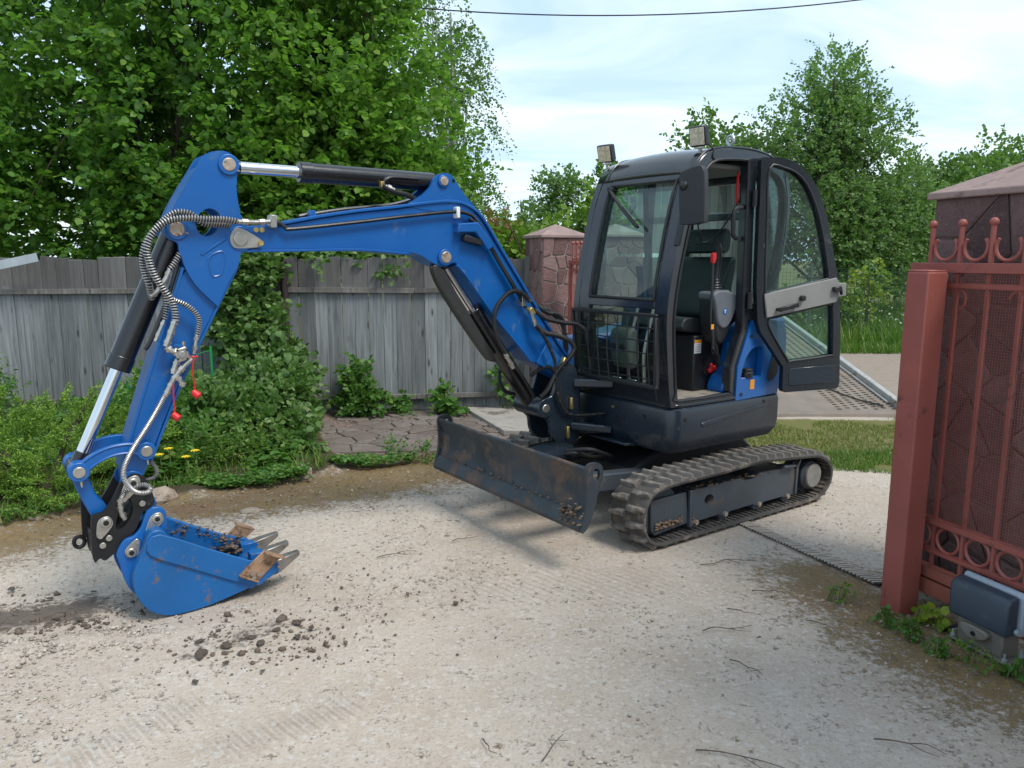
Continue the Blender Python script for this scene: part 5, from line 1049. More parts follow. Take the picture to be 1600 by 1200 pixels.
# ---------------------------------------------------------------- bucket linkage
lk = empty('bucket_linkage'); lk.parent = EX
cl_ = np.array(sm([(3.262, 0.780), (3.319, 0.800), (3.375, 0.803), (3.430, 0.792), (3.488, 0.764), (3.537, 0.725)], 5, False)); t_ = np.gradient(cl_, axis=0); t_ /= np.linalg.norm(t_, axis=1)[:, None]; n_ = np.stack([-t_[:, 1], t_[:, 0]], 1)
def stadium(cl, w):
    A = cl + n_ * w; B = cl - n_ * w; return [tuple(q) for q in A] + [tuple(q) for q in B[::-1]]
for s in (-1, 1):
    g = E_('guide_link', MB().plate(stadium(cl_, 0.026), YB + s * .086, YB + s * .112), 'blue', lk, 0.004, 1); E_('link_rim', MB().tube([(q[0], YB + s * .112, q[1]) for q in cl_ + n_ * .02], 0.006, 6).tube([(q[0], YB + s * .112, q[1]) for q in cl_ - n_ * .02], 0.006, 6), 'blue', g)
    pin('link_boss', 3.262, 0.780, YB + s * .084, YB + s * .118, 0.042, 'blue', lk); pin('link_boss', 3.537, 0.725, YB + s * .05, YB + s * .118, 0.044, 'blue', lk)
for x, zz in ((3.262, 0.780), (3.537, 0.725)): pin('pin', x, zz, YB - .124, YB + .124, 0.026, 'steel', lk)
E_('tie_link', MB().plate(sm([(3.565, 0.715), (3.535, 0.76), (3.505, 0.72), (3.475, 0.60), (3.435, 0.535), (3.44, 0.475), (3.47, 0.455), (3.50, 0.50), (3.545, 0.62)], 3), YB - .05, YB + .05), 'blue', lk, 0.006, 2)
for x, zz in ((3.258, 0.730), (3.53, 0.67)): E_('grease_nipple', MB().cyl((x, YB + .10, zz + .012), (x, YB + .105, zz - .016), 0.007, 0.004, n=8), 'steel', lk)

# ---------------------------------------------------------------- quick coupler
qc = empty('quick_coupler'); qc.parent = EX
M['qblack'] = paint('coupler_black', (0.012, 0.012, 0.013), 0.5, 0.2, 0.25, 9, (0.09, 0.075, 0.06), 0.12, 14, 0.06, 90)
co = [(3.356, 0.655), (3.325, 0.678), (3.285, 0.665), (3.265, 0.631), (3.244, 0.555), (3.252, 0.515), (3.30, 0.490), (3.322, 0.433), (3.361, 0.380), (3.425, 0.325), (3.464, 0.297), (3.486, 0.312), (3.508, 0.297), (3.514, 0.362), (3.506, 0.500), (3.488, 0.518), (3.455, 0.525), (3.413, 0.580), (3.375, 0.648)]
ch = sm([(3.372, 0.56), (3.345, 0.565), (3.335, 0.52), (3.355, 0.465), (3.395, 0.43), (3.412, 0.445), (3.40, 0.50)], 3)
for s in (-1, 1): E_('side_plate', MB().plate(sm(co, 3), YB + s * .075, YB + s * .100, [ch]), 'qblack', qc)
E_('crosspiece', MB().plate([(3.30, 0.50), (3.34, 0.44), (3.44, 0.33), (3.47, 0.33), (3.42, 0.42), (3.33, 0.53)], YB - .075, YB + .075), 'qblack', qc, 0.005, 1); E_('crosspiece', MB().plate([(3.47, 0.31), (3.51, 0.31), (3.51, 0.42), (3.47, 0.42)], YB - .12, YB + .075), 'qblack', qc, 0.005, 1)
for x, zz, x2, z2, r in ((3.327, 0.640, 3.372, 0.572, .032), (3.451, 0.477, 3.478, 0.420, .032)):
    d = Vector((x2 - x, 0, z2 - zz)); p_ = Vector((-d.z, 0, d.x)).normalized()
    out = circ(x, zz, r, 14) ; E_('pin_flag', MB().plate(sm([(x + p_.x * r, zz + p_.z * r), (x - d.x * .45, zz - d.z * .45), (x - p_.x * r, zz - p_.z * r), (x2 - p_.x * .016, z2 - p_.z * .016), (x2 + d.x * .2, z2 + d.z * .2), (x2 + p_.x * .016, z2 + p_.z * .016)], 4), YB + .101, YB + .112), 'steel', qc, 0.002, 1)
    pin('pin', x, zz, YB - .11, YB + .12, 0.024, 'steel', qc); pin('pin_socket', x, zz, YB + .12, YB + .122, 0.012, 'black_steel', qc, 0); pin('flag_bolt', x2, z2, YB + .112, YB + .122, 0.011, 'steel', qc, 0)
for x, zz in ((3.295, 0.535), (3.443, 0.400), (3.470, 0.371)): pin('bolt', x, zz, YB + .10, YB + .108, 0.014, 'steel', qc, 0.002)
E_('lifting_hook', MB().tube([(3.545 + .022 * math.sin(a), YB - .09, 0.345 + .026 * math.cos(a)) for a in np.linspace(0, 2 * math.pi, 17)], 0.010, 6, False), 'qblack', qc)
E_('far_guard', MB().plate([(3.53, 0.36), (3.525, 0.60), (3.50, 0.60), (3.50, 0.36)], YB - .11, YB - .085), 'qblack', qc, 0.003, 1)

# ---------------------------------------------------------------- bucket
bk = empty('bucket'); bk.parent = EX; BY0, BY1 = -0.39, 0.03
bs = [(3.249, 0.407), (3.174, 0.369), (3.042, 0.291), (2.861, 0.192), (2.745, 0.150), (2.722, 0.112), (2.806, 0.067), (2.904, 0.042), (3.051, 0.012), (3.18, 0.004), (3.255, 0.016), (3.318, 0.056), (3.358, 0.121), (3.374, 0.186), (3.366, 0.253), (3.344, 0.300), (3.322, 0.345), (3.310, 0.382), (3.287, 0.404)]
for y0, y1_ in ((BY0, BY0 + .014), (BY1 - .014, BY1)): E_('side_plate', MB().plate(sm(bs[:4] + bs[4:], 2), y0, y1_), 'blue_dirty', bk, 0.003, 1)
shell = sm(bs[5:] + bs[:1], 4, False); P_ = np.array(shell); t_2 = np.gradient(P_, axis=0); t_2 /= np.linalg.norm(t_2, axis=1)[:, None]; n2 = np.stack([-t_2[:, 1], t_2[:, 0]], 1)
E_('shell', MB().plate([tuple(q) for q in P_ + n2 * .002] + [tuple(q) for q in (P_ + n2 * .016)[::-1]], BY0 + .012, BY1 - .012), 'blue_dirty', bk, 0)
strip = [(3.262, 0.412), (3.249, 0.412), (3.174, 0.373), (3.042, 0.295), (2.861, 0.196), (2.745, 0.152), (2.722, 0.108), (2.82, 0.055), (2.868, 0.072), (2.944, 0.110), (3.105, 0.204), (3.257, 0.289), (3.300, 0.322), (3.312, 0.350), (3.305, 0.385), (3.287, 0.408)]
for y0, y1_ in ((BY1 - .001, BY1 + .012), (BY0 - .012, BY0 + .001)): E_('wear_strip', MB().plate(strip, y0, y1_), 'blue_dirty', bk, 0.004, 2)
E_('lip_plate', MB().plate([(2.715, 0.104), (2.735, 0.128), (2.88, 0.065), (2.86, 0.044)], BY0 - .002, BY1 + .002), 'blue_dirty', bk, 0.003, 1)
ear = sm([(3.205, 0.40), (3.201, 0.455), (3.208, 0.495), (3.236, 0.514), (3.268, 0.510), (3.291, 0.485), (3.312, 0.431), (3.345, 0.396), (3.383, 0.385), (3.412, 0.348), (3.419, 0.315), (3.408, 0.260), (3.400, 0.205), (3.365, 0.124), (3.30, 0.10), (3.243, 0.184), (3.23, 0.30)], 3)
for s in (-1, 1): E_('ear', MB().plate(ear, YB + s * .105, YB + s * .130), 'blue', bk, 0.004, 1)
E_('torque_tube', MB().cyl((3.262, BY0, 0.385), (3.262, BY1, 0.385), 0.045, n=20), 'blue_dirty', bk, 0.004, 1)
for x, zz, x2, z2 in ((3.244, 0.461, 3.285, 0.405), (3.362, 0.324, 3.335, 0.372)):
    d = Vector((x2 - x, 0, z2 - zz)); p_ = Vector((-d.z, 0, d.x)).normalized(); r = .030
    E_('pin_flag', MB().plate(sm([(x + p_.x * r, zz + p_.z * r), (x - d.x * .45, zz - d.z * .45), (x - p_.x * r, zz - p_.z * r), (x2 - p_.x * .014, z2 - p_.z * .014), (x2 + d.x * .2, z2 + d.z * .2), (x2 + p_.x * .014, z2 + p_.z * .014)], 4), YB + .131, YB + .141), 'steel', bk, 0.002, 1)
    pin('pin', x, zz, YB - .14, YB + .147, 0.022, 'steel', bk); pin('pin_socket', x, zz, YB + .147, YB + .149, 0.011, 'black_steel', bk, 0); pin('flag_bolt', x2, z2, YB + .141, YB + .149, 0.009, 'steel', bk, 0)
for yc in (BY1 - .045, (BY0 + BY1) / 2, BY0 + .045):
    tm = empty('bucket_tooth'); tm.parent = EX; w2 = .028; w3 = .018
    E_('adapter', MB().plate([(2.80, 0.150), (2.72, 0.150), (2.70, 0.118), (2.715, 0.085), (2.80, 0.075)], yc - .03, yc + .03), 'blue_dirty', tm, 0.004, 1)
    V = []
    for x, z0, z1, w in ((2.735, 0.078, 0.150, w2), (2.70, 0.088, 0.156, w2), (2.597, 0.150, 0.172, w3)): V += [(x, yc - w, z0), (x, yc + w, z0), (x, yc + w, z1), (x, yc - w, z1)]
    F = [(0, 1, 2, 3), (11, 10, 9, 8)]
    for k in (0, 4):
        for i in range(4): F.append((k + i, k + 4 + i, k + 4 + (i + 1) % 4, k + (i + 1) % 4))
    tt_ = MB(); tt_.add(V, F); E_('point', tt_, 'tooth', tm, 0.003, 1); E_('tooth_pin', MB().cyl((2.712, yc - .031, 0.118), (2.712, yc + .031, 0.118), 0.009, n=10), 'pinrust', tm)
for s, yy in ((1, BY1 + .012), (-1, BY0 - .012)):
    cut = E_('side_cutter', MB().plate([(2.912, 0.140), (2.79, 0.236), (2.70, 0.190), (2.825, 0.088)], yy, yy + s * .012), 'rustplate', bk, 0.003, 1)
    E_('cutter_flange', MB().plate([(2.79, 0.236), (2.70, 0.190), (2.706, 0.182), (2.795, 0.226)], yy - s * .002, yy + s * .055), 'rustplate', cut, 0.002, 1); E_('cutter_flange', MB().plate([(2.912, 0.140), (2.825, 0.088), (2.833, 0.084), (2.918, 0.134)], yy, yy + s * .03), 'rustplate', cut, 0.002, 1)
    for x, zz in ((2.858, 0.135), (2.826, 0.126), (2.852, 0.113)): E_('bolt', MB().cyl((x, yy + s * .012, zz), (x, yy + s * .026, zz), 0.011, n=6), 'steel', cut)
ms = MB(); rc = random.Random(4)
for k in range(90):
    t = rc.random(); x = 2.80 + .40 * t; crumb(ms, (x, BY0 + .016 + abs(rc.gauss(0, .014)), 0.20 + .17 * t + rc.gauss(-.03, .03)), rc.uniform(.003, .008), rc, 1.2, .8, .8)
for k in range(60): crumb(ms, (rc.uniform(2.80, 2.90), rc.uniform(BY0 + .02, BY0 + .12), 0.11 + abs(rc.gauss(0, .03)) + (.05 if rc.random() < .3 else 0)), rc.uniform(.006, .018), rc, 1.2, 1, .8)
tag(E_('caked_soil', ms, 'soilclod', bk, smooth=0), None, None, None, 'stuff')

# ---------------------------------------------------------------- hoses and fittings on the arm
hz = empty('hydraulic_hoses'); hz.parent = EX; ya = YB + .125
M['spring'] = paint('spring_steel', (0.42, 0.41, 0.39), 0.4, 0.75, 0.1)
def sprung(pts, r=0.0105, pitch=0.0120, wire=0.0028):
    p = sm(pts, 6, False); a = E_('hose', MB().tube(p, r, 8), 'hose', hz); E_('spring_guard', MB().coil(pts, r + .0025, wire, pitch), 'spring', a)
def at(pts, y): return [(x, y, zz) for x, zz in pts]
sprung([(x, ya + .012, zz) for x, zz in [(2.801, 1.818), (2.862, 1.826), (2.945, 1.826), (3.019, 1.827), (3.092, 1.818), (3.143, 1.79), (3.181, 1.745), (3.201, 1.686), (3.195, 1.641), (3.179, 1.581), (3.148, 1.52), (3.115, 1.466), (3.103, 1.411), (3.103, 1.37)]], 0.0118, 0.0125, 0.0031)
sprung(at([(2.824, 1.805), (2.902, 1.805), (2.954, 1.811), (2.989, 1.845), (3.025, 1.856), (3.069, 1.85), (3.122, 1.811), (3.16, 1.765), (3.195, 1.716), (3.213, 1.656), (3.211, 1.596), (3.195, 1.53)], ya - .03) + [(3.18, YB + .05, 1.47)], 0.0105)
sprung(at([(3.119, 1.479), (3.106, 1.465), (3.053, 1.439), (3.014, 1.403), (2.999, 1.368), (3.005, 1.324), (3.012, 1.295)], ya), 0.0085, 0.0105, 0.0026)
sprung(at([(3.051, 1.672), (3.08, 1.625), (3.10, 1.597)], ya - .05), 0.0105); sprung(at([(3.132, 1.536), (3.125, 1.468), (3.125, 1.419), (3.137, 1.371)], ya - .055), 0.0105)
def fitting(pts, r, nm='hose_fitting'):
    f_ = MB(); P = [Vector(p) for p in pts]
    for i in range(len(P) - 1):
        f_.cyl(P[i], P[i + 1], r * .85, n=10); d = (P[i + 1] - P[i]); f_.cyl(P[i] + d * .3, P[i] + d * .62, r * 1.15, n=6)
    return E_(nm, f_, 'steel', hz)
fitting(at([(3.10, 1.597), (3.118, 1.56), (3.16, 1.50), (3.19, 1.48)], ya - .05), 0.014); fitting(at([(3.137, 1.371), (3.155, 1.333), (3.182, 1.276)], ya - .055), 0.012)
fitting([(2.81, ya + .012, 1.819), (2.72, ya, 1.818), (2.645, ya - .01, 1.824)], 0.013); fitting(at([(3.104, 1.372), (3.116, 1.344), (3.136, 1.292), (3.152, 1.256)], ya + .010), 0.016); fitting(at([(3.154, 1.252), (3.126, 1.233), (3.104, 1.226)], ya + .008), 0.017); fitting(at([(3.012, 1.30), (3.02, 1.262), (3.031, 1.212)], ya), 0.011)
vb = MB(); vb.box((3.087, ya, 1.216), (0.058, 0.05, 0.062), Matrix.Rotation(R(18), 3, 'Y')); vbo = E_('ball_valve', vb, 'steel', hz, 0.006, 2); E_('valve_cap', MB().cyl((3.087, ya + .024, 1.216), (3.087, ya + .034, 1.216), 0.016, n=14), 'steel', vbo, 0.003, 1); E_('valve_stem', MB().cyl((3.078, ya, 1.24), (3.073, ya, 1.272), 0.009, n=8), 'steel', vbo); E_('valve_handle', MB().bar((3.118, ya + .01, 1.262), (3.082, ya + .01, 1.255), 0.012, 0.010), 'blue', vbo)
for q in ((.02, .02), (-.02, .02), (.02, -.02), (-.02, -.02)): E_('valve_bolt', MB().cyl((3.087 + q[0], ya + .024, 1.216 + q[1]), (3.087 + q[0], ya + .030, 1.216 + q[1]), 0.005, n=6), 'black_steel', vbo)
fitting(at([(3.104, 1.192), (3.118, 1.158), (3.127, 1.128)], ya), 0.015); fitting(at([(3.033, 1.201), (3.071, 1.169), (3.115, 1.124), (3.136, 1.091), (3.152, 1.062), (3.168, 1.029)], ya + .006), 0.014); fitting(at([(3.113, 1.118), (3.101, 1.09), (3.09, 1.066)], ya + .008), 0.013)
def braided(pts, r):
    a = E_('braided_hose', MB().tube(sm(pts, 6, False), r, 8), 'hose', hz); E_('steel_braid', MB().coil(pts, r + .0005, 0.0026, 0.0068), 'spring', a)
braided([(x, yy, zz) for (x, zz), yy in zip([(3.171, 1.033), (3.207, 0.973), (3.256, 0.9), (3.315, 0.819), (3.349, 0.765), (3.367, 0.719), (3.369, 0.68), (3.35, 0.637), (3.322, 0.607), (3.282, 0.597), (3.261, 0.606), (3.276, 0.624), (3.311, 0.625), (3.357, 0.608), (3.38, 0.582)], [ya + .01, ya + .015, ya + .02, ya + .025, ya + .03, ya + .03, ya + .03, ya + .03, ya + .03, ya + .025, ya + .01, ya - .005, ya - .01, ya - .01, ya - .01])], 0.0092)
fitting([(3.38, ya - .01, 0.582), (3.388, ya - .015, 0.549), (3.386, ya - .02, 0.515), (3.372, ya - .025, 0.475)], 0.013)
braided(at([(3.272, 0.623), (3.226, 0.626), (3.21, 0.654), (3.221, 0.687), (3.234, 0.705)], -.16), 0.008)
for pts_, zc in (([(3.037, 1.192), (3.047, 1.133), (3.042, 1.072), (3.045, 1.045)], 1.035), ([(3.134, 1.081), (3.137, 1.001), (3.135, 0.961), (3.139, 0.95)], 0.940)):
    y = ya + .018; sc_ = E_('cap_strap', MB().tube(sm(at(pts_, y), 5, False), 0.003, 6), 'redp', hz); xc = pts_[-1][0]; E_('dust_cap', MB().cyl((xc + .008, y + .004, zc + .006), (xc - .016, y + .022, zc - .018), 0.016, 0.018, n=14), 'redp', sc_, 0.004, 1)
E_('strap_ring', MB().tube([(3.035 + .015 * math.sin(a), ya + .006 + .016 * math.cos(a), 1.20) for a in np.linspace(0, 6.28, 14)], 0.0045, 6, False), 'redp', hz)
# hoses from the cab front to the boom
hy = YB + .13
def plain(pts, r=0.0105):
    a = E_('hose', MB().tube(sm(pts, 6, False), r, 8), 'hose', hz); E_('spiral_wrap', MB().coil(pts, r + .0015, 0.0035, 0.011), 'hose', a)
HA = [(1.094, 1.39), (1.138, 1.433), (1.194, 1.457), (1.25, 1.451), (1.304, 1.411), (1.341, 1.368), (1.357, 1.309), (1.352, 1.234), (1.323, 1.156), (1.278, 1.092)]
plain(at(HA, hy), 0.0105); fitting(at([(1.278, 1.092), (1.245, 1.044), (1.215, 0.995)], hy - .01), 0.014)
plain(at([(1.065, 1.342), (1.021, 1.31), (0.962, 1.28), (0.841, 1.254), (0.747, 1.242), (0.70, 1.222)], hy) + [(0.66, hy + .01, 1.19), (0.65, hy + .01, 1.12), (0.60, hy - .03, 1.02)], 0.0105)
plain(at([(1.055, 1.241), (0.991, 1.199), (0.921, 1.183), (0.839, 1.158), (0.787, 1.131), (0.755, 1.088), (0.776, 1.049), (0.806, 1.019), (0.847, 0.989), (0.898, 0.945), (0.928, 0.899), (0.968, 0.838), (1.02, 0.80)], hy + .01), 0.0125)
plain(at([(1.06, 1.249), (1.021, 1.2), (0.981, 1.143), (0.94, 1.069), (0.914, 1.003), (0.905, 0.90), (0.89, 0.80), (0.84, 0.70), (0.74, 0.655)], hy + .02) + [(0.58, hy + .12, 0.665)], 0.0075)
plain(at([(0.966, 1.357), (0.885, 1.31), (0.823, 1.303), (0.771, 1.273), (0.749, 1.219), (0.745, 1.12), (0.72, 1.0)], YB + .03), 0.0105); plain(at([(1.00, 1.38), (0.90, 1.345), (0.80, 1.31), (0.70, 1.22), (0.66, 1.05)], YB - .05), 0.012)
plain(at([(1.059, 1.168), (1.103, 1.073), (1.158, 0.964), (1.163, 0.882), (1.119, 0.812), (1.018, 0.786)], -.28), 0.0095); plain([(1.02, YB + .03, 0.92), (0.94, YB + .1, 0.98), (0.86, hy - .02, 0.90), (0.84, hy - .01, 0.76)], 0.010)
fitting(at([(1.092, 1.345), (1.075, 1.295), (1.056, 1.245)], hy), 0.014); E_('zinc_fitting', MB().box((1.085, hy - .01, 1.335), (0.026, 0.045, 0.05), Matrix.Rotation(R(40), 3, 'Y')), 'brass', hz, 0.004, 1); E_('zinc_fitting', MB().box((0.835, hy - .005, 1.0), (0.028, 0.035, 0.07), Matrix.Rotation(R(-25), 3, 'Y')), 'brass', hz, 0.004, 1)
plain([(2.02, YB + .065, 2.03), (1.95, YB + .07, 2.00), (1.86, YB + .05, 1.985), (1.78, YB + .02, 1.955), (1.76, YB, 1.93)], 0.011); fitting([(2.01, YB + .065, 2.028), (1.955, YB + .07, 2.008)], 0.014)
# ================================================================ foliage
LM = {}
LM['hazel'] = leafmat('hazel_leaf', (0.055, 0.142, 0.022), (0.120, 0.255, 0.036), (0.22, 0.36, 0.05), 0.48)
LM['elm'] = leafmat('elm_leaf', (0.10, 0.175, 0.060), (0.18, 0.28, 0.092), (0.26, 0.35, 0.11), 0.42)
LM['far'] = leafmat('distant_leaf', (0.080, 0.150, 0.038), (0.145, 0.25, 0.055), (0.18, 0.27, 0.05), 0.35)
LM['birch'] = leafmat('birch_leaf', (0.085, 0.145, 0.055), (0.15, 0.23, 0.085), None, 0.45)
LM['vine'] = leafmat('vine_leaf', (0.070, 0.14, 0.036), (0.14, 0.235, 0.065), (0.20, 0.28, 0.10), 0.30, 0.42)
LM['weed'] = leafmat('weed_leaf', (0.048, 0.128, 0.024), (0.11, 0.235, 0.042), (0.20, 0.26, 0.06), 0.35)
LM['juniper'] = leafmat('juniper_needle', (0.10, 0.20, 0.028), (0.21, 0.345, 0.045), (0.30, 0.42, 0.06), 0.25, 0.6)
LM['grass'] = leafmat('grass_blade', (0.060, 0.130, 0.016), (0.12, 0.215, 0.030), (0.24, 0.25, 0.07), 0.35)
LM['dry'] = leafmat('short_dry_grass', (0.12, 0.14, 0.030), (0.22, 0.21, 0.060), (0.30, 0.24, 0.10), 0.3)
LM['yellowvine'] = leafmat('yellow_green_leaf', (0.14, 0.22, 0.02), (0.28, 0.34, 0.03), None, 0.4)
LM['copper'] = leafmat('copper_leaf', (0.22, 0.10, 0.04), (0.34, 0.18, 0.07), None, 0.3)
M['bark'] = paint('bark', (0.07, 0.055, 0.042), 0.95, 0, 0.4, 9, None, 0, 1, 0.7, 30)
M['birchbark'] = paint('birch_bark', (0.45, 0.43, 0.40), 0.85, 0, 0.2, 6, (0.06, 0.05, 0.045), 0.4, 6, 0.4, 30)
M['stem'] = paint('green_stem', (0.09, 0.13, 0.035), 0.7); M['drystem'] = paint('dry_stem', (0.22, 0.15, 0.08), 0.85)

SHAPE_ROUND = np.array([(0, 0), (0.22, 0.40), (0.62, 0.42), (1.0, 0.0), (0.62, -0.42), (0.22, -0.40)])
SHAPE_LONG = np.array([(0, 0), (0.28, 0.22), (0.62, 0.19), (1.0, 0.0), (0.62, -0.19), (0.28, -0.22)])
SHAPE_NEEDLE = np.array([(0, 0), (0.25, 0.10), (0.6, 0.09), (1.0, 0.0), (0.6, -0.09), (0.25, -0.10)])
def leaves(name, pos, along, up, size, mat, parent, shape=SHAPE_ROUND, fold=0.22, droop=0.12):
    """one small folded leaf of two faces at every position; tone varies from leaf to leaf"""
    pos = np.asarray(pos, float); a = np.asarray(along, float); a /= np.linalg.norm(a, axis=1)[:, None] + 1e-9; u = np.asarray(up, float)
    s = np.cross(a, u); s /= np.linalg.norm(s, axis=1)[:, None] + 1e-9; u = np.cross(s, a); size = np.asarray(size, float)[:, None]
    V = np.zeros((len(pos), 6, 3))
    for k, (l, w) in enumerate(shape): V[:, k] = pos + size * (a * l + s * w + u * (fold * abs(w) - droop * l * l))
    n = len(pos); b = (np.arange(n) * 6)[:, None]
    F = np.concatenate([b + np.array([0, 1, 2, 3]), b + np.array([0, 3, 4, 5])], 0)
    return big_mesh(name, V, F, mat, parent)

def rand_dirs(n):
    v = RNG.normal(size=(n, 3)); return v / np.linalg.norm(v, axis=1)[:, None]

def sprays(centres, outward, n_leaf, length, leaf, spread=0.35, droop=0.25, flat=0.6, jit=0.25):
    """leafy twigs: leaves set alternately along a twig that starts at each centre"""
    C = np.asarray(centres); O = np.asarray(outward); m = len(C); O = O + RNG.normal(size=O.shape) * spread; O /= np.linalg.norm(O, axis=1)[:, None]
    up = np.tile([0, 0, 1.0], (m, 1)) * flat + rand_dirs(m) * (1 - flat); S = np.cross(O, up); S /= np.linalg.norm(S, axis=1)[:, None] + 1e-9; U = np.cross(S, O)
    pos = []; al = []; upv = []; sz = []
    L = length * RNG.uniform(0.6, 1.3, (m, 1))
    for k in range(n_leaf):
        t = (k + 0.5) / n_leaf; side = 1 if k % 2 else -1
        p = C + O * L * t - np.array([0, 0, 1.0]) * (droop * L * t * t) + RNG.normal(size=(m, 3)) * leaf * jit
        d = O * (0.55 + 0.7 * (k == n_leaf - 1)) + S * side * (0.9 if k < n_leaf - 1 else 0.1) + RNG.normal(size=(m, 3)) * 0.35 - np.array([0, 0, 0.35])
        pos.append(p); al.append(d); upv.append(U + RNG.normal(size=(m, 3)) * 0.45); sz.append(leaf * RNG.uniform(0.6, 1.25, m))
    return np.concatenate(pos), np.concatenate(al), np.concatenate(upv), np.concatenate(sz)

def crown_points(n, ells, lump=1.3, thr=-0.12, shell=0.5, seed=0.0, clipf=None):
    """points inside a union of ellipsoids, thinned by noise so clumps and gaps appear"""
    vol = np.array([e[1][0] * e[1][1] * e[1][2] for e in ells]); pr = vol ** 0.8 / (vol ** 0.8).sum(); out = []; od = []
    tries = 0
    while len(out) < n:
        tries += 1
        e = ells[RNG.choice(len(ells), p=pr)]; c = np.array(e[0]); r = np.array(e[1]); d = rand_dirs(1)[0]; q = RNG.uniform(0, 1) ** shell
        p = c + d * r * q * (1 + 0.22 * mnoise.noise(Vector(tuple(d * 2.2 + seed))))
        if tries < 12 * n and mnoise.noise(Vector(tuple(p * lump + seed))) < thr: continue
        if clipf and not clipf(p): continue
        o = d / r; o /= np.linalg.norm(o); out.append(p); od.append(o)
    return np.array(out), np.array(od)

def tree(name, label, base, stems, ells, n_spray, n_leaf, length, leaf, mat, bark='bark', limbs=16, shape=SHAPE_ROUND, group=None, trunk_r=0.09, cat='tree', droop=0.25, seed=0.0, thr=-0.12, clipf=None, shell=0.5, flat=0.6, lump=1.3, fork=0.45):
    root = empty(name, base); tag(root, label, cat, group); b = np.array(base)
    C, O = crown_points(n_spray, ells, lump, thr, shell, seed, clipf); C = C - b
    O = O * 0.7 + np.array([0, 0, 0.25])
    p, a, u, s = sprays(C, O, n_leaf, length, leaf, 0.4, droop, flat)
    leaves('crown', p, a, u, s, mat, root, shape)
    tb_ = MB(); rnd = random.Random(int(seed * 10) + 3); top = C[:, 2].max()
    cen = C.mean(0)
    for k in range(stems):
        ang = 2 * math.pi * k / max(stems, 1) + rnd.random(); sx = 0.12 * (stems > 1) * math.cos(ang); sy = 0.12 * (stems > 1) * math.sin(ang)
        t1 = Vector((cen[0] * .9 + rnd.uniform(-.4, .4) * (stems > 1) * 2, cen[1] * .9 + rnd.uniform(-.3, .3) * (stems > 1) * 2, top * 0.86)); p0 = Vector((sx, sy, -0.1)); mid = p0.lerp(t1, .45) + Vector((rnd.uniform(-.1, .1), rnd.uniform(-.1, .1), 0))
        pts = sm([tuple(p0), tuple(p0.lerp(mid, .5) + Vector((0, 0, .05))), tuple(mid), tuple(t1)], 5, False); rr = np.linspace(trunk_r, trunk_r * .16, len(pts)) * (1 if k == 0 else .75); tb_.tube(pts, list(rr), 8)
        for j in range(limbs // stems):
            q = rnd.uniform(fork, 0.95); i0 = int(q * (len(pts) - 1)); st0 = Vector(pts[i0]); tgt = Vector(tuple(C[rnd.randrange(len(C))])); 
            if (tgt - st0).length > top * .62: tgt = st0.lerp(tgt, .6)
            md = st0.lerp(tgt, .5) + Vector((0, 0, 0.10)); tb_.tube(sm([tuple(st0), tuple(md), tuple(tgt)], 4, False), list(np.linspace(max(rr[i0] * .55, .012), .005, 9)), 5)
    tb_.build('trunk', M[bark], root, smooth=50)
    return root

# --- trees behind the plank fence
tree('hazel_tree', 'broad dark green hazel filling the upper left behind the fence', (-4.3, 10.2, 0), 5, [((-4.6, 10.0, 3.6), (2.5, 1.4, 2.6)), ((-5.6, 9.7, 2.4), (2.0, 1.1, 1.3)), ((-3.4, 9.6, 2.5), (1.5, 0.95, 1.3)), ((-3.8, 10.4, 5.6), (2.2, 1.4, 1.6)), ((-5.4, 11.3, 2.6), (2.6, 0.5, 1.6)), ((-2.8, 11.3, 2.6), (2.0, 0.5, 1.6))], 5600, 13, 0.40, 0.080, LM['hazel'], limbs=50, trunk_r=0.07, seed=1.3, clipf=lambda p: p[1] > 8.35 and p[2] > 1.45, shell=0.55)
tree('hazel_tree', 'bright yellow-green hazel behind the boom, right of the dark hazel', (-1.75, 10.3, 0), 5, [((-2.0, 10.0, 3.3), (1.25, 1.2, 2.2)), ((-1.25, 9.8, 2.4), (0.85, 0.9, 1.05)), ((-2.1, 10.2, 5.2), (1.0, 1.0, 1.7)), ((-2.3, 9.5, 2.4), (1.2, 0.9, 1.1))], 3400, 13, 0.40, 0.078, leafmat('bright_hazel_leaf', (0.080, 0.175, 0.022), (0.155, 0.30, 0.036), (0.25, 0.39, 0.06), 0.50), limbs=40, trunk_r=0.06, seed=4.9, clipf=lambda p: p[1] > 8.5 and p[2] > 1.4, shell=0.55)
tree('hazel_tree', 'hazel bush cut by the left edge of the picture behind the fence', (-7.4, 10.0, 0), 4, [((-7.2, 10.0, 3.4), (1.5, 1.4, 2.4)), ((-7.3, 10.2, 5.4), (1.4, 1.3, 1.6))], 1300, 12, 0.40, 0.082, LM['hazel'], limbs=24, trunk_r=0.06, seed=9.1, clipf=lambda p: p[1] > 8.4 and p[2] > 1.4)
# weeping birch
tree('birch_tree', 'tall weeping birch with fine drooping foliage behind the bright hazel', (-1.25, 15.5, 0), 1, [((-1.15, 15.5, 4.4), (.80, .8, 2.2)), ((-0.85, 15.5, 2.9), (.62, .6, 1.2)), ((-1.5, 15.5, 6.2), (.55, .5, 1.3))], 1150, 14, 0.45, 0.052, LM['birch'], 'birchbark', 26, trunk_r=.11, droop=1.3, seed=3.1, thr=-.1, lump=1.8)

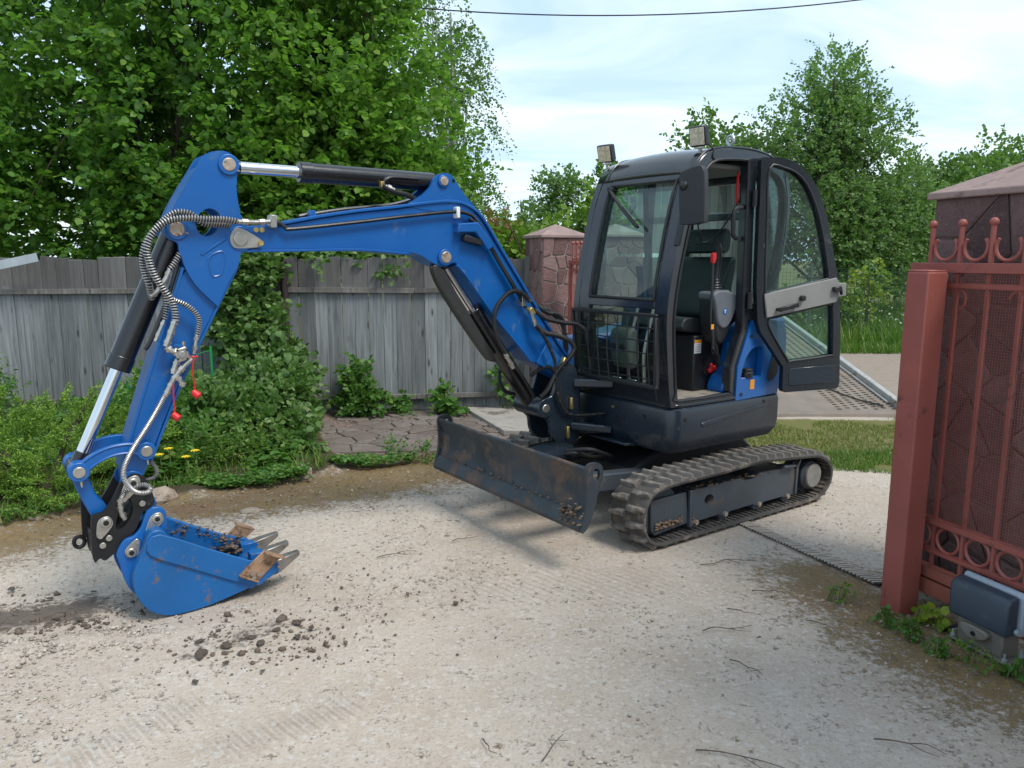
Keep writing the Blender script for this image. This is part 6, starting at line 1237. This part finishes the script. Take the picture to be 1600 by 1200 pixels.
# --- trees and bushes beyond the gateway
tree('elm_tree', 'tall bushy elm rising behind the open cab door', (7.6, 18.5, 0), 2, [((7.3, 18.5, 3.8), (1.9, 1.6, 2.0)), ((7.4, 18.5, 5.1), (0.95, 0.9, 1.35)), ((6.0, 18.4, 3.1), (1.3, 1.1, 1.4)), ((8.6, 18.3, 2.7), (1.3, 1.1, 1.5)), ((7.6, 17.6, 2.1), (1.8, 1.1, 1.35)), ((5.1, 18.8, 2.7), (1.1, 0.9, 1.25)), ((9.5, 18.5, 2.2), (1.1, 0.9, 1.3))], 8400, 11, 0.36, 0.064, LM['elm'], limbs=60, trunk_r=0.13, seed=2.7, shell=0.6, thr=-0.28, fork=0.2)
tree('ash_tree', 'loose green tree with upright shoots left of the elm, behind the cab roof', (5.2, 20, 0), 2, [((5.3, 20, 3.2), (1.3, 1.2, 1.6)), ((5.0, 20, 4.3), (0.9, 0.9, 0.9))], 700, 10, 0.45, 0.10, LM['far'], limbs=16, trunk_r=0.09, seed=5.2)
tree('maple_tree', 'light green tree between the elm and the dark stone pillar', (11.3, 21, 0), 2, [((11.2, 21, 2.5), (1.9, 1.5, 1.7)), ((12.4, 21, 2.9), (1.3, 1.2, 1.2)), ((10.6, 20.5, 3.2), (0.6, 0.6, 1.0))], 2000, 10, 0.45, 0.10, LM['far'], limbs=30, trunk_r=0.10, seed=7.7, thr=-0.1)
tree('maple_tree', 'light green tree above the cap of the dark stone pillar', (14.8, 23, 0), 2, [((14.4, 23, 3.2), (1.9, 1.5, 1.8)), ((15.8, 23, 3.8), (1.5, 1.4, 1.4)), ((14.0, 22.5, 2.0), (2.2, 1.4, 1.5))], 2000, 10, 0.5, 0.11, LM['far'], limbs=30, trunk_r=0.10, seed=8.4, thr=-0.1)
tree('lilac_bush', 'round dark green bush behind the pink pillar', (0.25, 13.6, 0), 4, [((0.3, 13.6, 1.55), (0.95, 0.8, 1.0)), ((-0.3, 13.4, 1.3), (0.7, 0.6, 0.8))], 900, 11, 0.25, 0.062, LM['elm'], limbs=12, trunk_r=0.04, seed=3.3, cat='bush')
tree('plum_tree', 'thin upright young tree far behind the pink pillar', (1.15, 22, 0), 1, [((1.2, 22, 3.0), (0.75, 0.7, 1.1)), ((1.5, 22, 3.6), (0.5, 0.5, 0.6))], 380, 9, 0.35, 0.085, LM['elm'], limbs=14, trunk_r=0.06, seed=6.1)
tree('plum_tree', 'small far tree between the hazel and the young upright tree', (0.15, 23, 0), 1, [((0.2, 23, 2.5), (0.8, 0.7, 0.9)), ((0.55, 23, 3.3), (0.25, 0.25, 0.8))], 300, 9, 0.35, 0.085, LM['far'], limbs=12, trunk_r=0.05, seed=6.8)
tree('grape_vine', 'yellow-green vine bush just behind the cap of the pink pillar', (0.75, 10.6, 0), 3, [((0.85, 10.6, 1.75), (0.55, 0.4, 0.45)), ((0.2, 10.4, 1.65), (0.5, 0.4, 0.35)), ((1.25, 10.8, 2.1), (0.3, 0.3, 0.5))], 260, 10, 0.25, 0.085, leafmat('vine_lime_leaf', (0.10, 0.19, 0.02), (0.19, 0.29, 0.03), None, 0.42), limbs=10, trunk_r=0.03, seed=1.9, cat='bush')
tree('climbing_hop', 'green climber covering the edge of the shed roof left of the cab', (1.75, 17.2, 0), 2, [((1.72, 17.1, 2.4), (0.35, 0.25, 0.9)), ((2.1, 17.0, 3.2), (0.45, 0.3, 0.4))], 260, 10, 0.25, 0.08, LM['far'], limbs=8, trunk_r=0.03, seed=2.2, cat='climber')
tree('copper_shrub', 'orange-leaved shrub tip beside the top of the boom', (-0.25, 11.2, 0), 2, [((-0.2, 11.2, 1.95), (0.22, 0.2, 0.28))], 45, 9, 0.22, 0.075, LM['copper'], limbs=5, trunk_r=0.02, seed=3.9, cat='shrub')
tree('roadside_bush', 'mixed green bush at the foot of the elm by the wire fence', (6.3, 16.3, 0), 3, [((6.4, 16.3, 0.55), (0.7, 0.5, 0.55)), ((7.2, 16.6, 0.6), (0.7, 0.5, 0.6))], 330, 10, 0.25, 0.07, LM['far'], limbs=8, trunk_r=0.02, seed=4.4, cat='bush')
tree('yellow_maple_sapling', 'yellow-leaved sapling in front of the elm trunks', (6.95, 15.4, 0), 1, [((6.95, 15.4, 1.15), (0.28, 0.22, 0.5)), ((7.25, 15.4, 1.3), (0.2, 0.2, 0.45))], 48, 9, 0.25, 0.075, LM['yellowvine'], limbs=6, trunk_r=0.015, seed=5.5, cat='sapling')
for k, (x, y, r, lab) in enumerate(((-9.5, 22, 3.0, 'far dark tree mass behind the left hazel'), (-4.5, 24, 3.2, 'far tree behind the middle of the plank fence'), (4.0, 30, 2.6, 'far tree on the skyline behind the cab'), (20, 30, 3.4, 'far tree on the skyline right of the dark stone pillar'))):
    tree('far_tree', lab, (x, y, 0), 2, [((x, y, 3.2 if k != 2 else 1.7), (r, r * .7, 2.4 if k != 2 else 1.6)), ((x + .8, y, 4.6 if k != 2 else 2.2), (r * .6, r * .5, 1.4))], 600, 9, 0.6, 0.17, LM['far'], limbs=16, trunk_r=0.14, seed=k * 1.7 + .4)

# --- grass and ground cover
def blades(name, label, pts, h, w, mat, lean=0.35, hv=0.5):
    P = np.asarray(pts, float); n = len(P); d = rand_dirs(n); d[:, 2] = 0; d /= np.linalg.norm(d, axis=1)[:, None] + 1e-9; s = np.stack([-d[:, 1], d[:, 0], np.zeros(n)], 1)
    H = (h * RNG.uniform(1 - hv, 1 + hv, n))[:, None]; W = (w * RNG.uniform(.6, 1.3, n))[:, None]; ln = RNG.uniform(.1, lean * 2, n)[:, None]; up = np.array([0, 0, 1.0])
    V = np.stack([P - s * W, P + s * W, P + up * H * .55 + d * H * ln * .35 + s * W * .75, P + up * H * .55 + d * H * ln * .35 - s * W * .75, P + up * H + d * H * ln + s * W * .1, P + up * H + d * H * ln - s * W * .1], 1)
    b = (np.arange(n) * 6)[:, None]; F = np.concatenate([b + np.array([0, 1, 2, 3]), b + np.array([3, 2, 4, 5])], 0)
    o = big_mesh(name, V, F, mat); tag(o, label, None, None, 'stuff'); return o
def region(n, poly, z=0.0, dens=None, thr=-.1, sc=1.2):
    P = np.array(poly); lo = P.min(0); hi = P.max(0); out = []
    while len(out) < n:
        q = RNG.uniform(lo, hi, (n * 2, 2)); q = q[inside(q, poly)]
        for x, y in q:
            if mnoise.noise(Vector((x * sc, y * sc, 3.3))) > thr: out.append((x, y, z))
            if len(out) >= n: break
    return np.array(out)
blades('short_grass', 'short yellowing grass behind the excavator', region(17000, GRASS_R, 0, thr=-.12, sc=1.9), 0.026, 0.004, LM['dry'], 0.6)
blades('verge_grass', 'fresh green grass along the near edge of the short lawn', region(7000, [(2.3, 5.9), (3.1, 5.7), (5.5, 5.85), (5.5, 6.5), (2.6, 6.45)], 0, thr=-.05, sc=2.2), 0.035, 0.004, LM['grass'], 0.5)
blades('tall_meadow_grass', 'tall lush meadow grass beyond the road', region(30000, [(2.5, 13.7), (12, 13.7), (16, 24), (4, 24)], 0, thr=-.9), 0.34, 0.012, LM['grass'], 0.35)
blades('roadside_grass', 'cut grass edge along the far side of the road', region(9000, [(2.5, 13.3), (12, 13.3), (12, 14.2), (2.5, 14.2)], 0, thr=-.7), 0.14, 0.009, LM['grass'], 0.5)
mp_ = region(420, [(5.5, 14.5), (11, 14.5), (12, 18), (6, 18)], 0); mp_[:, 2] = RNG.uniform(.35, .6, len(mp_))
leaves('meadow_flowers', mp_, rand_dirs(len(mp_)), np.tile([0, 0, 1.0], (len(mp_), 1)), np.full(len(mp_), .045), leafmat('white_umbel', (0.55, 0.56, 0.48), (0.7, 0.7, 0.62), None, 0.3), None); tag(bpy.data.objects['meadow_flowers'], 'small white flower heads dotted through the meadow', None, None, 'stuff')
BEDI = [(-5.6, 4.4), (-3.1, 4.45), (-2.85, 4.95), (-2.3, 5.25), (-1.8, 5.5), (-1.45, 5.85), (-1.75, 6.9), (-2.0, 8.0), (-7, 7.7)]
blades('bed_grass', 'grass and weeds growing in the bed along the fence', region(8000, BEDI, 0.03, thr=-.1, sc=1.5), 0.08, 0.005, LM['grass'], 0.6)
def cover(name, label, poly, n, h, leaf, mat, shape=SHAPE_ROUND, thr=-.1, sc=1.4):
    p = region(n, poly, 0.03, thr=thr, sc=sc); hh = np.array([max(0.05, h * (0.6 + 0.9 * mnoise.noise(Vector((x * 1.9, y * 1.9, 8.8))))) for x, y, _ in p]); p[:, 2] += hh * RNG.uniform(0.1, 1, n)
    d = rand_dirs(n); d[:, 2] = np.abs(d[:, 2]) * .3; o = leaves(name, p, d, np.tile([0, 0, 1.0], (n, 1)) + rand_dirs(n) * .5, leaf * RNG.uniform(.5, 1.3, n), mat, None, shape); tag(o, label, None, None, 'stuff'); return o
cover('bed_weeds', 'leafy weeds crowding the bed under the arm of the excavator', [(-4.2, 5.6), (-2.6, 5.35), (-2.1, 5.55), (-1.75, 5.8), (-1.75, 6.8), (-2.0, 7.9), (-5.0, 7.7)], 9000, 0.17, 0.055, LM['weed'])
cover('edge_weeds', 'low clover-like weeds along the mossy edge of the bed', [(-2.7, 5.05), (-1.75, 5.35), (-1.35, 5.7), (-0.75, 6.05), (-0.9, 6.2), (-1.6, 6.0), (-2.3, 5.5)], 3200, 0.07, 0.03, LM['weed'], thr=0.0, sc=3)
cover('left_weeds', 'low weeds at the foot of the juniper', [(-5, 4.1), (-3.3, 4.3), (-2.75, 4.9), (-2.5, 5.3), (-3.3, 5.6), (-5, 4.9)], 2200, 0.08, 0.045, LM['weed'], SHAPE_LONG, thr=-.05, sc=2.5)

# --- shrubs and plants in front of the fence
def plant(name, label, base, ells, n, n_leaf, length, leaf, mat, stems=6, shape=SHAPE_ROUND, seed=0.0, cat='plant', group=None, flat=.6, droop=.3, spread=.5, shell=.5, r=.008, smat='stem'):
    root = empty(name, base); tag(root, label, cat, group); b = np.array(base); C, O = crown_points(n, ells, 3.0, -.25, shell, seed); C = C - b
    p, a, u, s = sprays(C, O * .8 + np.array([0, 0, .3]), n_leaf, length, leaf, spread, droop, flat); leaves('foliage', p, a, u, s, mat, root, shape); sb_ = MB(); rnd = random.Random(int(seed * 7) + 1)
    for k in range(stems):
        t = Vector(tuple(C[rnd.randrange(len(C))])); s0 = Vector((rnd.uniform(-.06, .06), rnd.uniform(-.04, .04), -.02)); sb_.tube(sm([tuple(s0), tuple(s0.lerp(t, .5) + Vector((0, 0, .06))), tuple(t)], 3, False), list(np.linspace(r, r * .3, 7)), 5)
    sb_.build('stems', M[smat], root, smooth=50); return root
plant('climbing_vine', 'leafy vine covering the brown pipe post from the fence top down to the bed', (-2.55, 7.7, 0), [((-2.72, 7.80, 1.55), (.34, .16, .28)), ((-2.76, 7.76, 1.15), (.34, .20, .40)), ((-2.58, 7.68, 0.8), (.32, .22, .40)), ((-2.35, 7.50, 0.45), (.42, .30, .36))], 900, 9, .20, .066, LM['vine'], 18, seed=2.1, cat='vine', smat='drystem', r=.007)
plant('climbing_vine', 'vine shoots hanging over the fence top under the boom', (-1.95, 8.35, 0), [((-1.45, 8.30, 1.72), (.65, .12, .12)), ((-1.2, 8.20, 1.62), (.12, .06, .14)), ((-2.15, 8.1, 1.70), (.3, .12, .12))], 80, 8, .16, .058, LM['vine'], 6, seed=3.7, cat='vine')
plant('clover_bush', 'dense round-leaved bush beside the vine-covered post', (-2.15, 6.9, 0), [((-2.25, 6.9, 0.34), (.40, .40, .32)), ((-2.55, 6.6, 0.28), (.50, .5, .28)), ((-2.0, 6.4, 0.18), (.34, .36, .20)), ((-2.35, 7.25, .48), (.30, .26, .28))], 800, 9, .18, .058, LM['vine'], 14, seed=4.2, cat='bush')
plant('nettle_clump', 'darker weed clump between the arm and the round-leaved bush', (-3.0, 6.5, 0), [((-3.0, 6.5, 0.30), (.55, .5, .28)), ((-2.7, 6.0, 0.20), (.50, .4, .20)), ((-3.2, 7.1, .35), (.5, .4, .35))], 620, 9, .17, .058, LM['weed'], 12, SHAPE_LONG, 5.6, 'weeds')
plant('fern_clump', 'feathery fern clump low behind the yellow flowers', (-2.55, 5.75, 0), [((-2.5, 5.75, 0.15), (.42, .25, .12)), ((-2.1, 5.95, .14), (.35, .22, .12))], 190, 12, .22, .035, LM['grass'], 6, SHAPE_LONG, 6.6, 'fern')
plant('fence_bush', 'knee-high leafy bush growing against the fence right of the vine', (-1.58, 8.0, 0), [((-1.62, 7.98, .34), (.17, .12, .28)), ((-1.66, 7.92, .16), (.20, .14, .15)), ((-1.46, 7.9, .18), (.14, .12, .13))], 230, 9, .11, .05, LM['weed'], 10, seed=7.1, cat='bush')
plant('fence_weed', 'small weed at the fence foot next to the knee-high bush', (-1.17, 8.02, 0), [((-1.17, 8.0, .10), (.10, .07, .10))], 34, 8, .09, .045, LM['weed'], 5, seed=7.9, cat='weed')
plant('wild_vine', 'broad-leaved wild vine at the fence foot behind the dozer blade', (-0.72, 8.05, 0), [((-0.72, 8.03, .16), (.13, .06, .12)), ((-0.62, 8.0, .06), (.13, .08, .05))], 34, 7, .12, .08, LM['weed'], 6, seed=8.6, cat='vine')
plant('wild_vine', 'thin vine sprig on the planks beside the pink pillar', (-0.05, 8.28, 0), [((-0.08, 8.22, .38), (.10, .05, .34))], 22, 7, .14, .06, LM['weed'], 3, seed=9.6, cat='vine')
plant('feathery_shrub', 'tall feathery light green shrub against the fence at the left edge', (-5.05, 7.2, 0), [((-5.15, 7.2, .50), (.30, .22, .38)), ((-4.95, 7.1, .28), (.34, .25, .26))], 330, 12, .20, .038, LM['weed'], 16, SHAPE_LONG, 10.1, 'shrub', droop=.1)
plant('currant_shoots', 'leafy shoots between the juniper and the bucket cylinder', (-4.0, 6.9, 0), [((-3.9, 6.9, .14), (.6, .4, .14)), ((-3.5, 7.2, .18), (.45, .35, .18))], 260, 8, .15, .07, LM['weed'], 10, seed=11.2)
# juniper: flat upturned sprays of needles
jr = empty('juniper_bush', (-3.35, 5.35, 0)); tag(jr, 'spreading bright green juniper left of the bucket', 'bush')
JE = [((-3.35, 5.35, 0.34), (.58, .5, .30)), ((-3.0, 5.1, .20), (.38, .36, .22)), ((-3.75, 5.15, .34), (.55, .45, .34)), ((-2.92, 5.6, .34), (.38, .36, .24)), ((-4.2, 5.2, .30), (.5, .45, .30))]
PC, PO = crown_points(300, JE, 4.0, -.5, .10, 12.5); PO = PO * np.array([1, 1, .35]) + np.array([.18, -.15, .38]); PO /= np.linalg.norm(PO, axis=1)[:, None]
k_ = np.repeat(np.arange(len(PC)), 26); tt = RNG.uniform(0, 1, len(k_))[:, None]; sd_ = np.cross(PO, [0, 0, 1.0]); sd_ /= np.linalg.norm(sd_, axis=1)[:, None]
C = PC[k_] - PO[k_] * .10 + PO[k_] * tt * .17 + sd_[k_] * RNG.normal(size=(len(k_), 1)) * (.055 * (1.1 - tt)) + np.array([0, 0, 1.0]) * RNG.normal(size=(len(k_), 1)) * .014 - np.array([-3.35, 5.35, 0]); O = PO[k_] + sd_[k_] * RNG.normal(size=(len(k_), 1)) * .35 + np.array([0, 0, .25]) * tt
p, a, u, s = sprays(C, O, 9, .055, .019, .12, -.15, .4, .15); leaves('foliage', p, a, u, s, LM['juniper'], jr, SHAPE_NEEDLE * np.array([1, 2.2]))
jb = MB(); rnd = random.Random(3)
for k in range(30): t = Vector(tuple(C[rnd.randrange(len(C))])); jb.tube([(0, 0, -.02), tuple(t * .5 + Vector((0, 0, .05))), tuple(t)], [.018, .012, .005], 5)
jb.build('branches', M['bark'], jr, smooth=50)
# dandelion-like yellow flowers
M['petal'] = paint('yellow_petal', (0.75, 0.55, 0.01), 0.6); 
for k, (x, y, h, lab) in enumerate(((-2.56, 5.42, .21, 'leftmost yellow flower of the four behind the bucket arm'), (-2.50, 5.44, .25, 'tall yellow flower, second from the left of the four behind the bucket arm'), (-2.36, 5.40, .20, 'low yellow flower, third from the left of the four behind the bucket arm'), (-2.30, 5.42, .24, 'rightmost yellow flower of the four behind the bucket arm'), (-2.72, 5.12, .08, 'low yellow flower beside the quick coupler'), (-2.62, 5.0, .05, 'lowest yellow flower by the beige stone'))):
    r_ = empty('yellow_flower', (x, y, 0.03)); tag(r_, lab, 'flower', 'yellow flowers in the bed'); MB().tube([(0, 0, 0), (.01, 0, h * .6), (.004, 0, h)], .0035, 5).build('stem', M['stem'], r_)
    mb = MB()
    for j in range(9): a = j * .698; mb.add([(0, 0, h), (.026 * math.cos(a - .3), .026 * math.sin(a - .3), h + .008), (.036 * math.cos(a), .036 * math.sin(a), h + .003), (.026 * math.cos(a + .3), .026 * math.sin(a + .3), h + .008)], [(0, 1, 2, 3)])
    mb.sphere((0, 0, h + .004), .010, 8, 5); mb.build('petals', M['petal'], r_, smooth=0)
    lv = MB()
    for j in range(4): a = j * 1.6 + k; lv.add([(0, 0, .01), (.05 * math.cos(a - .1), .05 * math.sin(a - .1), .09), (.11 * math.cos(a), .11 * math.sin(a), .10), (.05 * math.cos(a + .1), .05 * math.sin(a + .1), .09)], [(0, 1, 2, 3)])
    lv.build('leaf', LM['grass'], r_, smooth=0)
# ================================================================ small things on the yard
# green wire trellis in the bed
tl = empty('garden_trellis', (-2.95, 6.95, 0), 0.1); tag(tl, 'low green wire trellis with heart-shaped scrolls in the bed', 'trellis'); M['trellis'] = paint('green_enamel', (0.012, 0.22, 0.07), 0.35)
for x, h in ((-.32, .62), (-.02, .72), (.20, .86), (-.55, .55)): MB().cyl((x, 0, -.05), (x, 0, h), .011, n=8).build('upright', M['trellis'], tl)
for s in (-1, 1):
    MB().tube(sm([(-.17, 0, .30), (-.17 + s * .10, 0, .42), (-.17 + s * .13, 0, .52), (-.17 + s * .07, 0, .58), (-.17, 0, .53)], 5, False), .006, 6).build('scroll', M['trellis'], tl); MB().tube(sm([(-.17, 0, .30), (-.17 + s * .12, 0, .24), (-.17 + s * .10, 0, .14)], 5, False), .006, 6).build('scroll', M['trellis'], tl)
MB().tube(sm([(-.02, 0, .70), (.08, 0, .78), (.20, 0, .82)], 4, False), .006, 6).build('scroll', M['trellis'], tl); MB().tube(sm([(.20, 0, .5), (.26, 0, .40), (.40, 0, .33)], 4, False), .006, 6).build('scroll', M['trellis'], tl)

def rock_mesh(seed, sx, sy, sz, n=2, amp=1.0):
    bm = bmesh.new(); bmesh.ops.create_icosphere(bm, subdivisions=n, radius=1.0)
    for v in bm.verts:
        d = 1 + amp * .28 * mnoise.noise(v.co * 1.3 + Vector((seed, 0, 0))) + amp * .12 * mnoise.noise(v.co * 3.1 + Vector((0, seed, 0))); v.co = Vector((v.co.x * sx * d, v.co.y * sy * d, max(v.co.z, -.55) * sz * d))
    me = bpy.data.meshes.new('rock'); bm.to_mesh(me); bm.free(); return me
M['rock'] = paint('field_stone', (0.34, 0.27, 0.21), 0.9, 0, 0.22, 16, (0.16, 0.12, 0.09), 0.3, 20, 0.4, 50); M['clod'] = paint('dark_soil_clod', (0.12, 0.092, 0.070), 0.95, 0, 0.35, 40, None, 0, 1, 0.7, 70)
for x, y, s, lab in ((-2.42, 5.08, (.11, .08, .075), 'rounded beige stone right beside the quick coupler'), (-1.62, 5.72, (.085, .06, .07), 'pale pointed stone at the edge of the weed bed'), (-2.05, 5.42, (.05, .04, .03), 'small flat stone on the mossy edge'), (-1.72, 4.86, (.075, .05, .02), 'thin flat stone chip lying on the mossy strip')):
    o = link('stone', rock_mesh(x * 3, *s), M['rock'], None, smooth=0); o.location = (x, y, s[2] * .35); tag(o, lab, 'stone')
rc = random.Random(21); clod_me = [rock_mesh(k * 2.3 + .4, 1, .75, .42, 2, 2.4) for k in range(8)]
for m_ in clod_me: m_.materials.append(M['clod'])
spots = [(-1.30, 2.98, .045), (-1.22, 3.06, .032), (-1.14, 3.13, .028), (-1.05, 3.20, .024), (-0.98, 3.27, .030), (-1.08, 3.08, .030), (-0.94, 3.14, .022), (-1.17, 2.92, .020), (-0.83, 3.42, .018), (-0.80, 3.08, .016), (-1.35, 3.10, .026), (-0.90, 3.22, .026), (-2.25, 3.52, .022), (-1.98, 3.30, .026), (-2.08, 3.60, .018), (-1.0, 2.86, .014), (-1.24, 2.78, .018), (-2.5, 3.62, .034)]
for x, y, s in spots:
    o = bpy.data.objects.new('soil_clod', rc.choice(clod_me)); COL.objects.link(o); o.location = (x, y, s * .25 + .012); s *= .8; o.scale = (s, s * rc.uniform(.7, 1.2), s * rc.uniform(.45, .8)); o.rotation_euler = (0, 0, rc.uniform(0, 6)); tag(o, 'dark crumbly clod of soil lying on the gravel near the bucket', 'clod', 'soil clods dropped around the bucket')
# loose gravel (uncountable) and crumbs of soil
def pebbles(name, label, XY, S, mat, flat=.55, zoff=.2):
    n = len(XY); ico = bmesh.new(); bmesh.ops.create_icosphere(ico, subdivisions=1, radius=1.0); ico.verts.ensure_lookup_table(); bv = np.array([v.co[:] for v in ico.verts]); bf = np.array([[v.index for v in f.verts] for f in ico.faces]); ico.free()
    k = len(bv); rot = RNG.uniform(0, 6.283, n); c, s_ = np.cos(rot), np.sin(rot); sc = np.stack([S * RNG.uniform(.7, 1.3, n), S * RNG.uniform(.6, 1.1, n), S * flat * RNG.uniform(.6, 1.2, n)], 1)
    V = bv[None] * (1 + RNG.normal(0, .16, (n, k, 1))) * sc[:, None, :]; X = V[..., 0] * c[:, None] - V[..., 1] * s_[:, None]; Y = V[..., 0] * s_[:, None] + V[..., 1] * c[:, None]
    W = np.stack([X + XY[:, :1], Y + XY[:, 1:2], V[..., 2] + (S * zoff)[:, None] + .004], -1); F = (bf[None] + (np.arange(n) * k)[:, None, None]).reshape(-1, 3)
    o = big_mesh(name, W, F, mat); tag(o, label, None, None, 'stuff'); return o
def peb_mat():
    m = N('loose_gravel'); g = m.n('NewGeometry'); nd = m.n('ValToRGB'); e = nd.color_ramp.elements; e[0].color = (0.26, 0.225, 0.19, 1); e[1].color = (0.50, 0.45, 0.39, 1); e[0].position = 0.05; q = e.new(.45); q.color = (0.38, 0.335, 0.28, 1); q = e.new(.7); q.color = (0.42, 0.375, 0.32, 1); m.l(g.outputs['Random Per Island'], nd.inputs[0]); m.bsdf(nd.outputs[0], 0.9, 0, m.bump(m.noise(m.coord('Object'), 220, 2), .25, .002)); return m.m
GM = peb_mat()
def scatter(n, x0, x1, y0, y1, f):
    out = []
    while len(out) < n:
        x = RNG.uniform(x0, x1, n); y = y0 * (y1 / y0) ** RNG.uniform(0, 1, n); pr = f(x, y); k = RNG.uniform(0, 1, n) < pr; out += list(zip(x[k], y[k]))
    return np.array(out[:n])
def fgrav(x, y):
    p = np.stack([x, y], 1); inn = sdf(p, BED) < -.05; vis = np.abs(x) < y * .72 + .25
    nn = np.array([mnoise.noise(Vector((a * 1.1, b * 1.1, 5.5))) + .6 * mnoise.noise(Vector((a * 4, b * 4, 2.5))) for a, b in p]); md = np.minimum(seg_dist(p, MOSS_LINE), seg_dist(p, [(1.62, 3.75), (1.75, 3.35), (1.85, 2.95), (2.2, 2.5)])); return np.where(inn & vis & (md > .38), np.clip(.22 + 1.3 * nn, .01, 1), 0)
xy = scatter(5000, -4, 4, 2.1, 7.0, fgrav); pebbles('loose_gravel', 'loose pale gravel strewn over the yard', xy, np.minimum(.0032 * np.exp(np.abs(RNG.normal(0, .52, len(xy)))), .010), GM)
t = RNG.uniform(0, 1, 900); rx = np.where(RNG.uniform(0, 1, 900) < .6, -2.6 + 1.1 * t, -2.6 + .9 * t); xy = np.stack([rx + RNG.normal(0, .05, 900), 3.02 + .16 * t ** 2 + RNG.normal(0, .055, 900)], 1); pebbles('gravel_ridge', 'low ridge of pushed-up pale gravel in front of the bucket', xy, np.minimum(.0052 * np.exp(np.abs(RNG.normal(0, .45, 900))), .012), GM, .7, .9)
a_ = np.concatenate([RNG.normal([-2.35, 3.33], [.28, .10], (900, 2)), RNG.normal([-1.15, 3.10], [.20, .11], (420, 2)), RNG.normal([-0.9, 3.4], [.4, .25], (130, 2))]); pebbles('soil_crumbs', 'dark soil crumbs spilled around the bucket', a_, .0035 * np.exp(np.abs(RNG.normal(0, .6, len(a_)))), M['clod'], .7, .4)
# dry twigs
M['twig'] = paint('dry_twig', (0.11, 0.082, 0.06), 0.9, 0, 0.4, 30); rt = random.Random(8)
tw = [(1.02, 3.95, .32, .1), (1.02, 3.42, .11, -.6), (0.10, 2.30, .16, 1.1), (0.62, 2.36, .30, -.2), (1.35, 3.3, .14, -.7), (0.90, 2.95, .16, -.8), (1.25, 2.42, .22, -.35), (-0.10, 2.42, .10, -1.2), (-0.35, 4.3, .16, .4), (0.85, 3.2, .24, .25), (-0.75, 4.05, .22, .45), (1.2, 3.62, .16, -.2)]
for i, (x, y, L, a) in enumerate(tw):
    mb = MB(); pts = [(0, 0, .010)] + [(L * k / 4 , rt.gauss(0, .10) * L * k / 4, .011 + rt.uniform(0, .008)) for k in range(1, 5)]; mb.tube(sm(pts, 3, False), list(np.linspace(.0030, .0012, 13)), 5)
    if L > .15: b = pts[2]; mb.tube([b, (b[0] + L * .18, b[1] + rt.choice([-1, 1]) * L * .16, .014), (b[0] + L * .36, b[1] + rt.choice([-1, 1]) * L * .20, .012)], [.002, .0015, .001], 4)
    o = mb.build('dry_twig', M['twig'], None, smooth=60); o.location = (x, y, 0.002); o.rotation_euler = (0, 0, a); tag(o, 'thin dry brown twig lying on the gravel yard', 'twig', 'dry twigs strewn over the yard')
# litter of dry leaves at the gate, fence foot and moss
def litter(name, label, pts, s, cols):
    n = len(pts); P = np.column_stack([pts, RNG.uniform(.008, .02, n)]); d = rand_dirs(n); d[:, 2] *= .2; o = leaves(name, P, d, np.tile([0, 0, 1.0], (n, 1)) + rand_dirs(n) * .35, s * RNG.uniform(.4, 1.3, n), leafmat(name + '_tone', *cols, trans=.1, rough=.8), None, SHAPE_LONG, .4, .2); tag(o, label, None, None, 'stuff')
litter('leaf_litter', 'dry leaf litter and straw along the mossy edges', np.concatenate([RNG.normal([1.8, 3.15], [.22, .32], (260, 2)), np.stack([(q := RNG.uniform(-3, .1, 800)), 5.95 + .38 * q + RNG.normal(0, .24, 800)], 1), RNG.normal([-1.0, 7.75], [.5, .15], (260, 2))]), .024, ((0.11, 0.075, 0.05), (0.33, 0.26, 0.19), (0.45, 0.39, 0.32)))
litter('petal_litter', 'fallen purple-brown chips on the paving by the fence', region(1400, [(-1.9, 6.7), (-1.2, 6.0), (0.1, 6.4), (0.0, 8.1), (-1.9, 8.0)])[:, :2], .03, ((0.10, 0.055, 0.045), (0.27, 0.18, 0.155), (0.36, 0.28, 0.25)))
# weeds at the gate post and the motor
for x, y, h, lf, lab, mt in ((1.93, 3.29, .06, .04, 'bright maple seedling at the foot of the red post', 'yellowvine'), (1.72, 3.30, .05, .022, 'tiny green weed in the moss left of the red post', 'weed'), (1.76, 3.18, .06, .026, 'small green weed in front of the red post', 'weed'), (1.80, 3.02, .04, .022, 'tiny weed sprig on the moss between the post and the motor', 'weed'), (1.93, 2.93, .09, .03, 'grassy weed tuft growing in front of the gate motor', 'grass'), (2.02, 2.82, .06, .028, 'low weed at the base of the gate motor', 'weed'), (1.60, 3.52, .06, .025, 'little weed beside the end of the slot drain', 'grass')):
    plant('small_weed', lab, (x, y, 0), [((x, y, h * .55), (h * .8, h * .7, h * .5))], 11 if lf > .03 else 14, 6, h * .7, lf, LM[mt], 5, SHAPE_LONG if mt == 'grass' else SHAPE_ROUND, x * 3 + y, 'weed', r=.003)
for k, (x, y) in enumerate(((-0.42, 6.05), (-1.02, 6.3), (-0.7, 6.15))): plant('edge_weed', ('sprig of weed at the right end of the mossy strip near the blade', 'leafy weed on the edge of the paving', 'short weed between the paving and the mossy strip')[k], (x, y, 0), [((x, y, .07), (.12, .1, .07))], 26, 8, .09, .032, LM['weed'], 5, SHAPE_LONG, k + .3, 'weed', r=.003)
